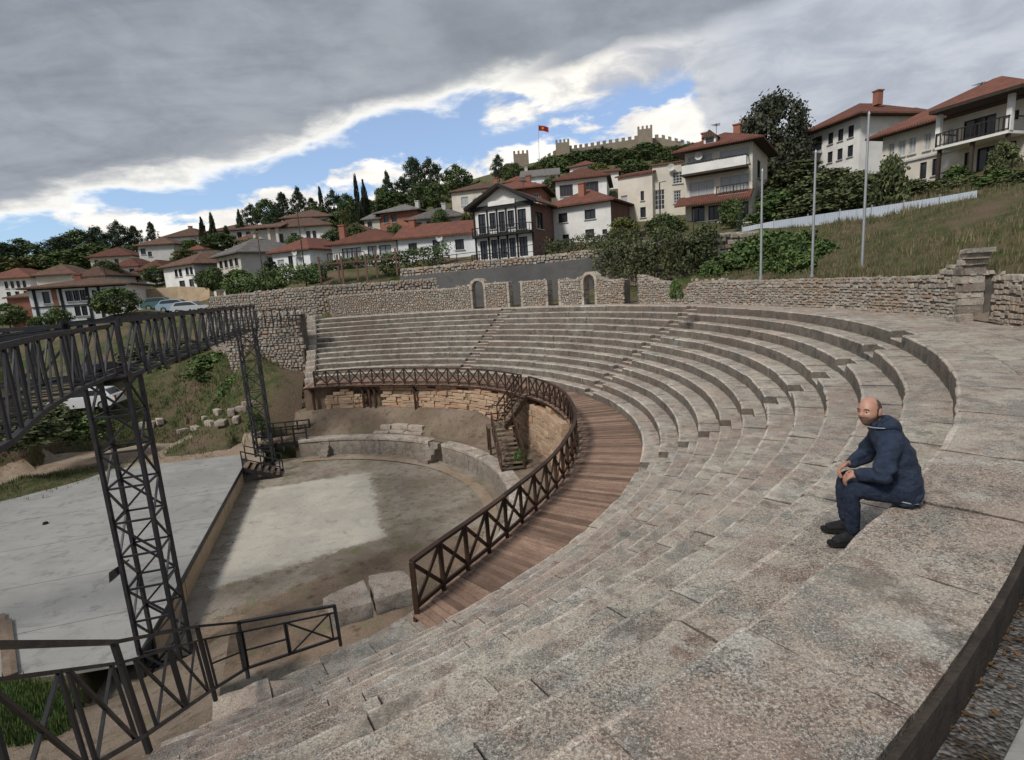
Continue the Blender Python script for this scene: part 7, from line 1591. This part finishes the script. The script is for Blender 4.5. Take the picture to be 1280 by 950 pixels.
curve_tube('collar_piping', [(-.005 + .1 * math.cos(t), .015 + .105 * math.sin(t), .572) for t in np.linspace(.6, 1.9, 10)], .004, M['piping'], jk)
curve_tube('hem_piping', [(-.168 + .124 * math.cos(t), .162 * math.sin(t), .05 - .022 * math.cos(t + 3.1)) for t in np.linspace(.7, 3.0, 24)], .0045, M['piping'], jk)
curve_tube('zip_pull', [(-.06, .13, .17), (-.05, .137, .21)], .006, M['piping'], jk)
# trousers
tv = [(-.165, 0, .10), lhp, (.0, .12, .105), lkn, (.145, .135, -.06), (lan[0], lan[1], lan[2] - .02), rhp, (.01, -.10, .11), rkn, (.18, -.098, -.05), (ran[0], ran[1], ran[2] - .02)]
tm_ = skin_mesh('trousers', tv, [(0, 1), (1, 2), (2, 3), (3, 4), (4, 5), (0, 6), (6, 7), (7, 8), (8, 9), (9, 10)], [(.12, .095), (.098, .09), (.086, .082), (.070, .070), .058, .050, (.098, .09), (.086, .082), (.070, .070), .058, .050], 2, 0, remesh=.011, smooth_it=4)
co = np.zeros(len(tm_.vertices) * 3); tm_.vertices.foreach_get('co', co); co = co.reshape(-1, 3)
for i, p in enumerate(co):
    v = Vector(p); d = mnoise.noise(Vector((v.x * 20, v.y * 9, v.z * 30))) * .005; co[i] = p + np.array([d, d, 0])
    if p[0] < .03 and co[i][2] < .008: co[i][2] = .008
tm_.vertices.foreach_set('co', co.ravel()); link('trousers', tm_, M['jeans'], man)
for an, yaw in ((lan, .42), (ran, .12)):
    fv = [(-.05, 0, .045), (-.02, 0, .06), (.04, 0, .05), (.10, 0, .036), (.15, 0, .028)]; c, s = math.cos(yaw), math.sin(yaw)
    sm = skin_mesh('shoe', [(an[0] + x * c - y * s, an[1] + x * s + y * c, ST + z) for x, y, z in fv], [(0, 1), (1, 2), (2, 3), (3, 4)], [(.036, .04), (.04, .05), (.043, .042), (.046, .034), (.036, .024)], 2, 1)
    for v in sm.vertices: v.co.z = max(v.co.z, ST + .004)
    so = link('shoe', sm, M['shoe'], man)
    V = []; 
    for x, w_ in ((-.08, .028), (-.045, .038), (.04, .040), (.105, .044), (.155, .036), (.178, .016)): V += [(an[0] + x * c - w_ * s, an[1] + x * s + w_ * c), (an[0] + x * c + w_ * s, an[1] + x * s - w_ * c)]
    n = len(V); V3 = [(x, y, ST + .002) for x, y in V] + [(x, y, ST + .024) for x, y in V]; Fc = []
    for i in range(0, n - 2, 2): Fc += [(i, i + 1, i + 3, i + 2), (n + i, n + i + 2, n + i + 3, n + i + 1), (i, i + 2, n + i + 2, n + i), (i + 1, n + i + 1, n + i + 3, i + 3)]
    Fc += [(0, n, n + 1, 1), (n - 2, n - 1, 2 * n - 1, 2 * n - 2)]; link('sole', mesh('sole', V3, Fc), M['rubber'], so)
for o in bpy.data.objects:
    if '_local' in o.keys(): del o['_local']
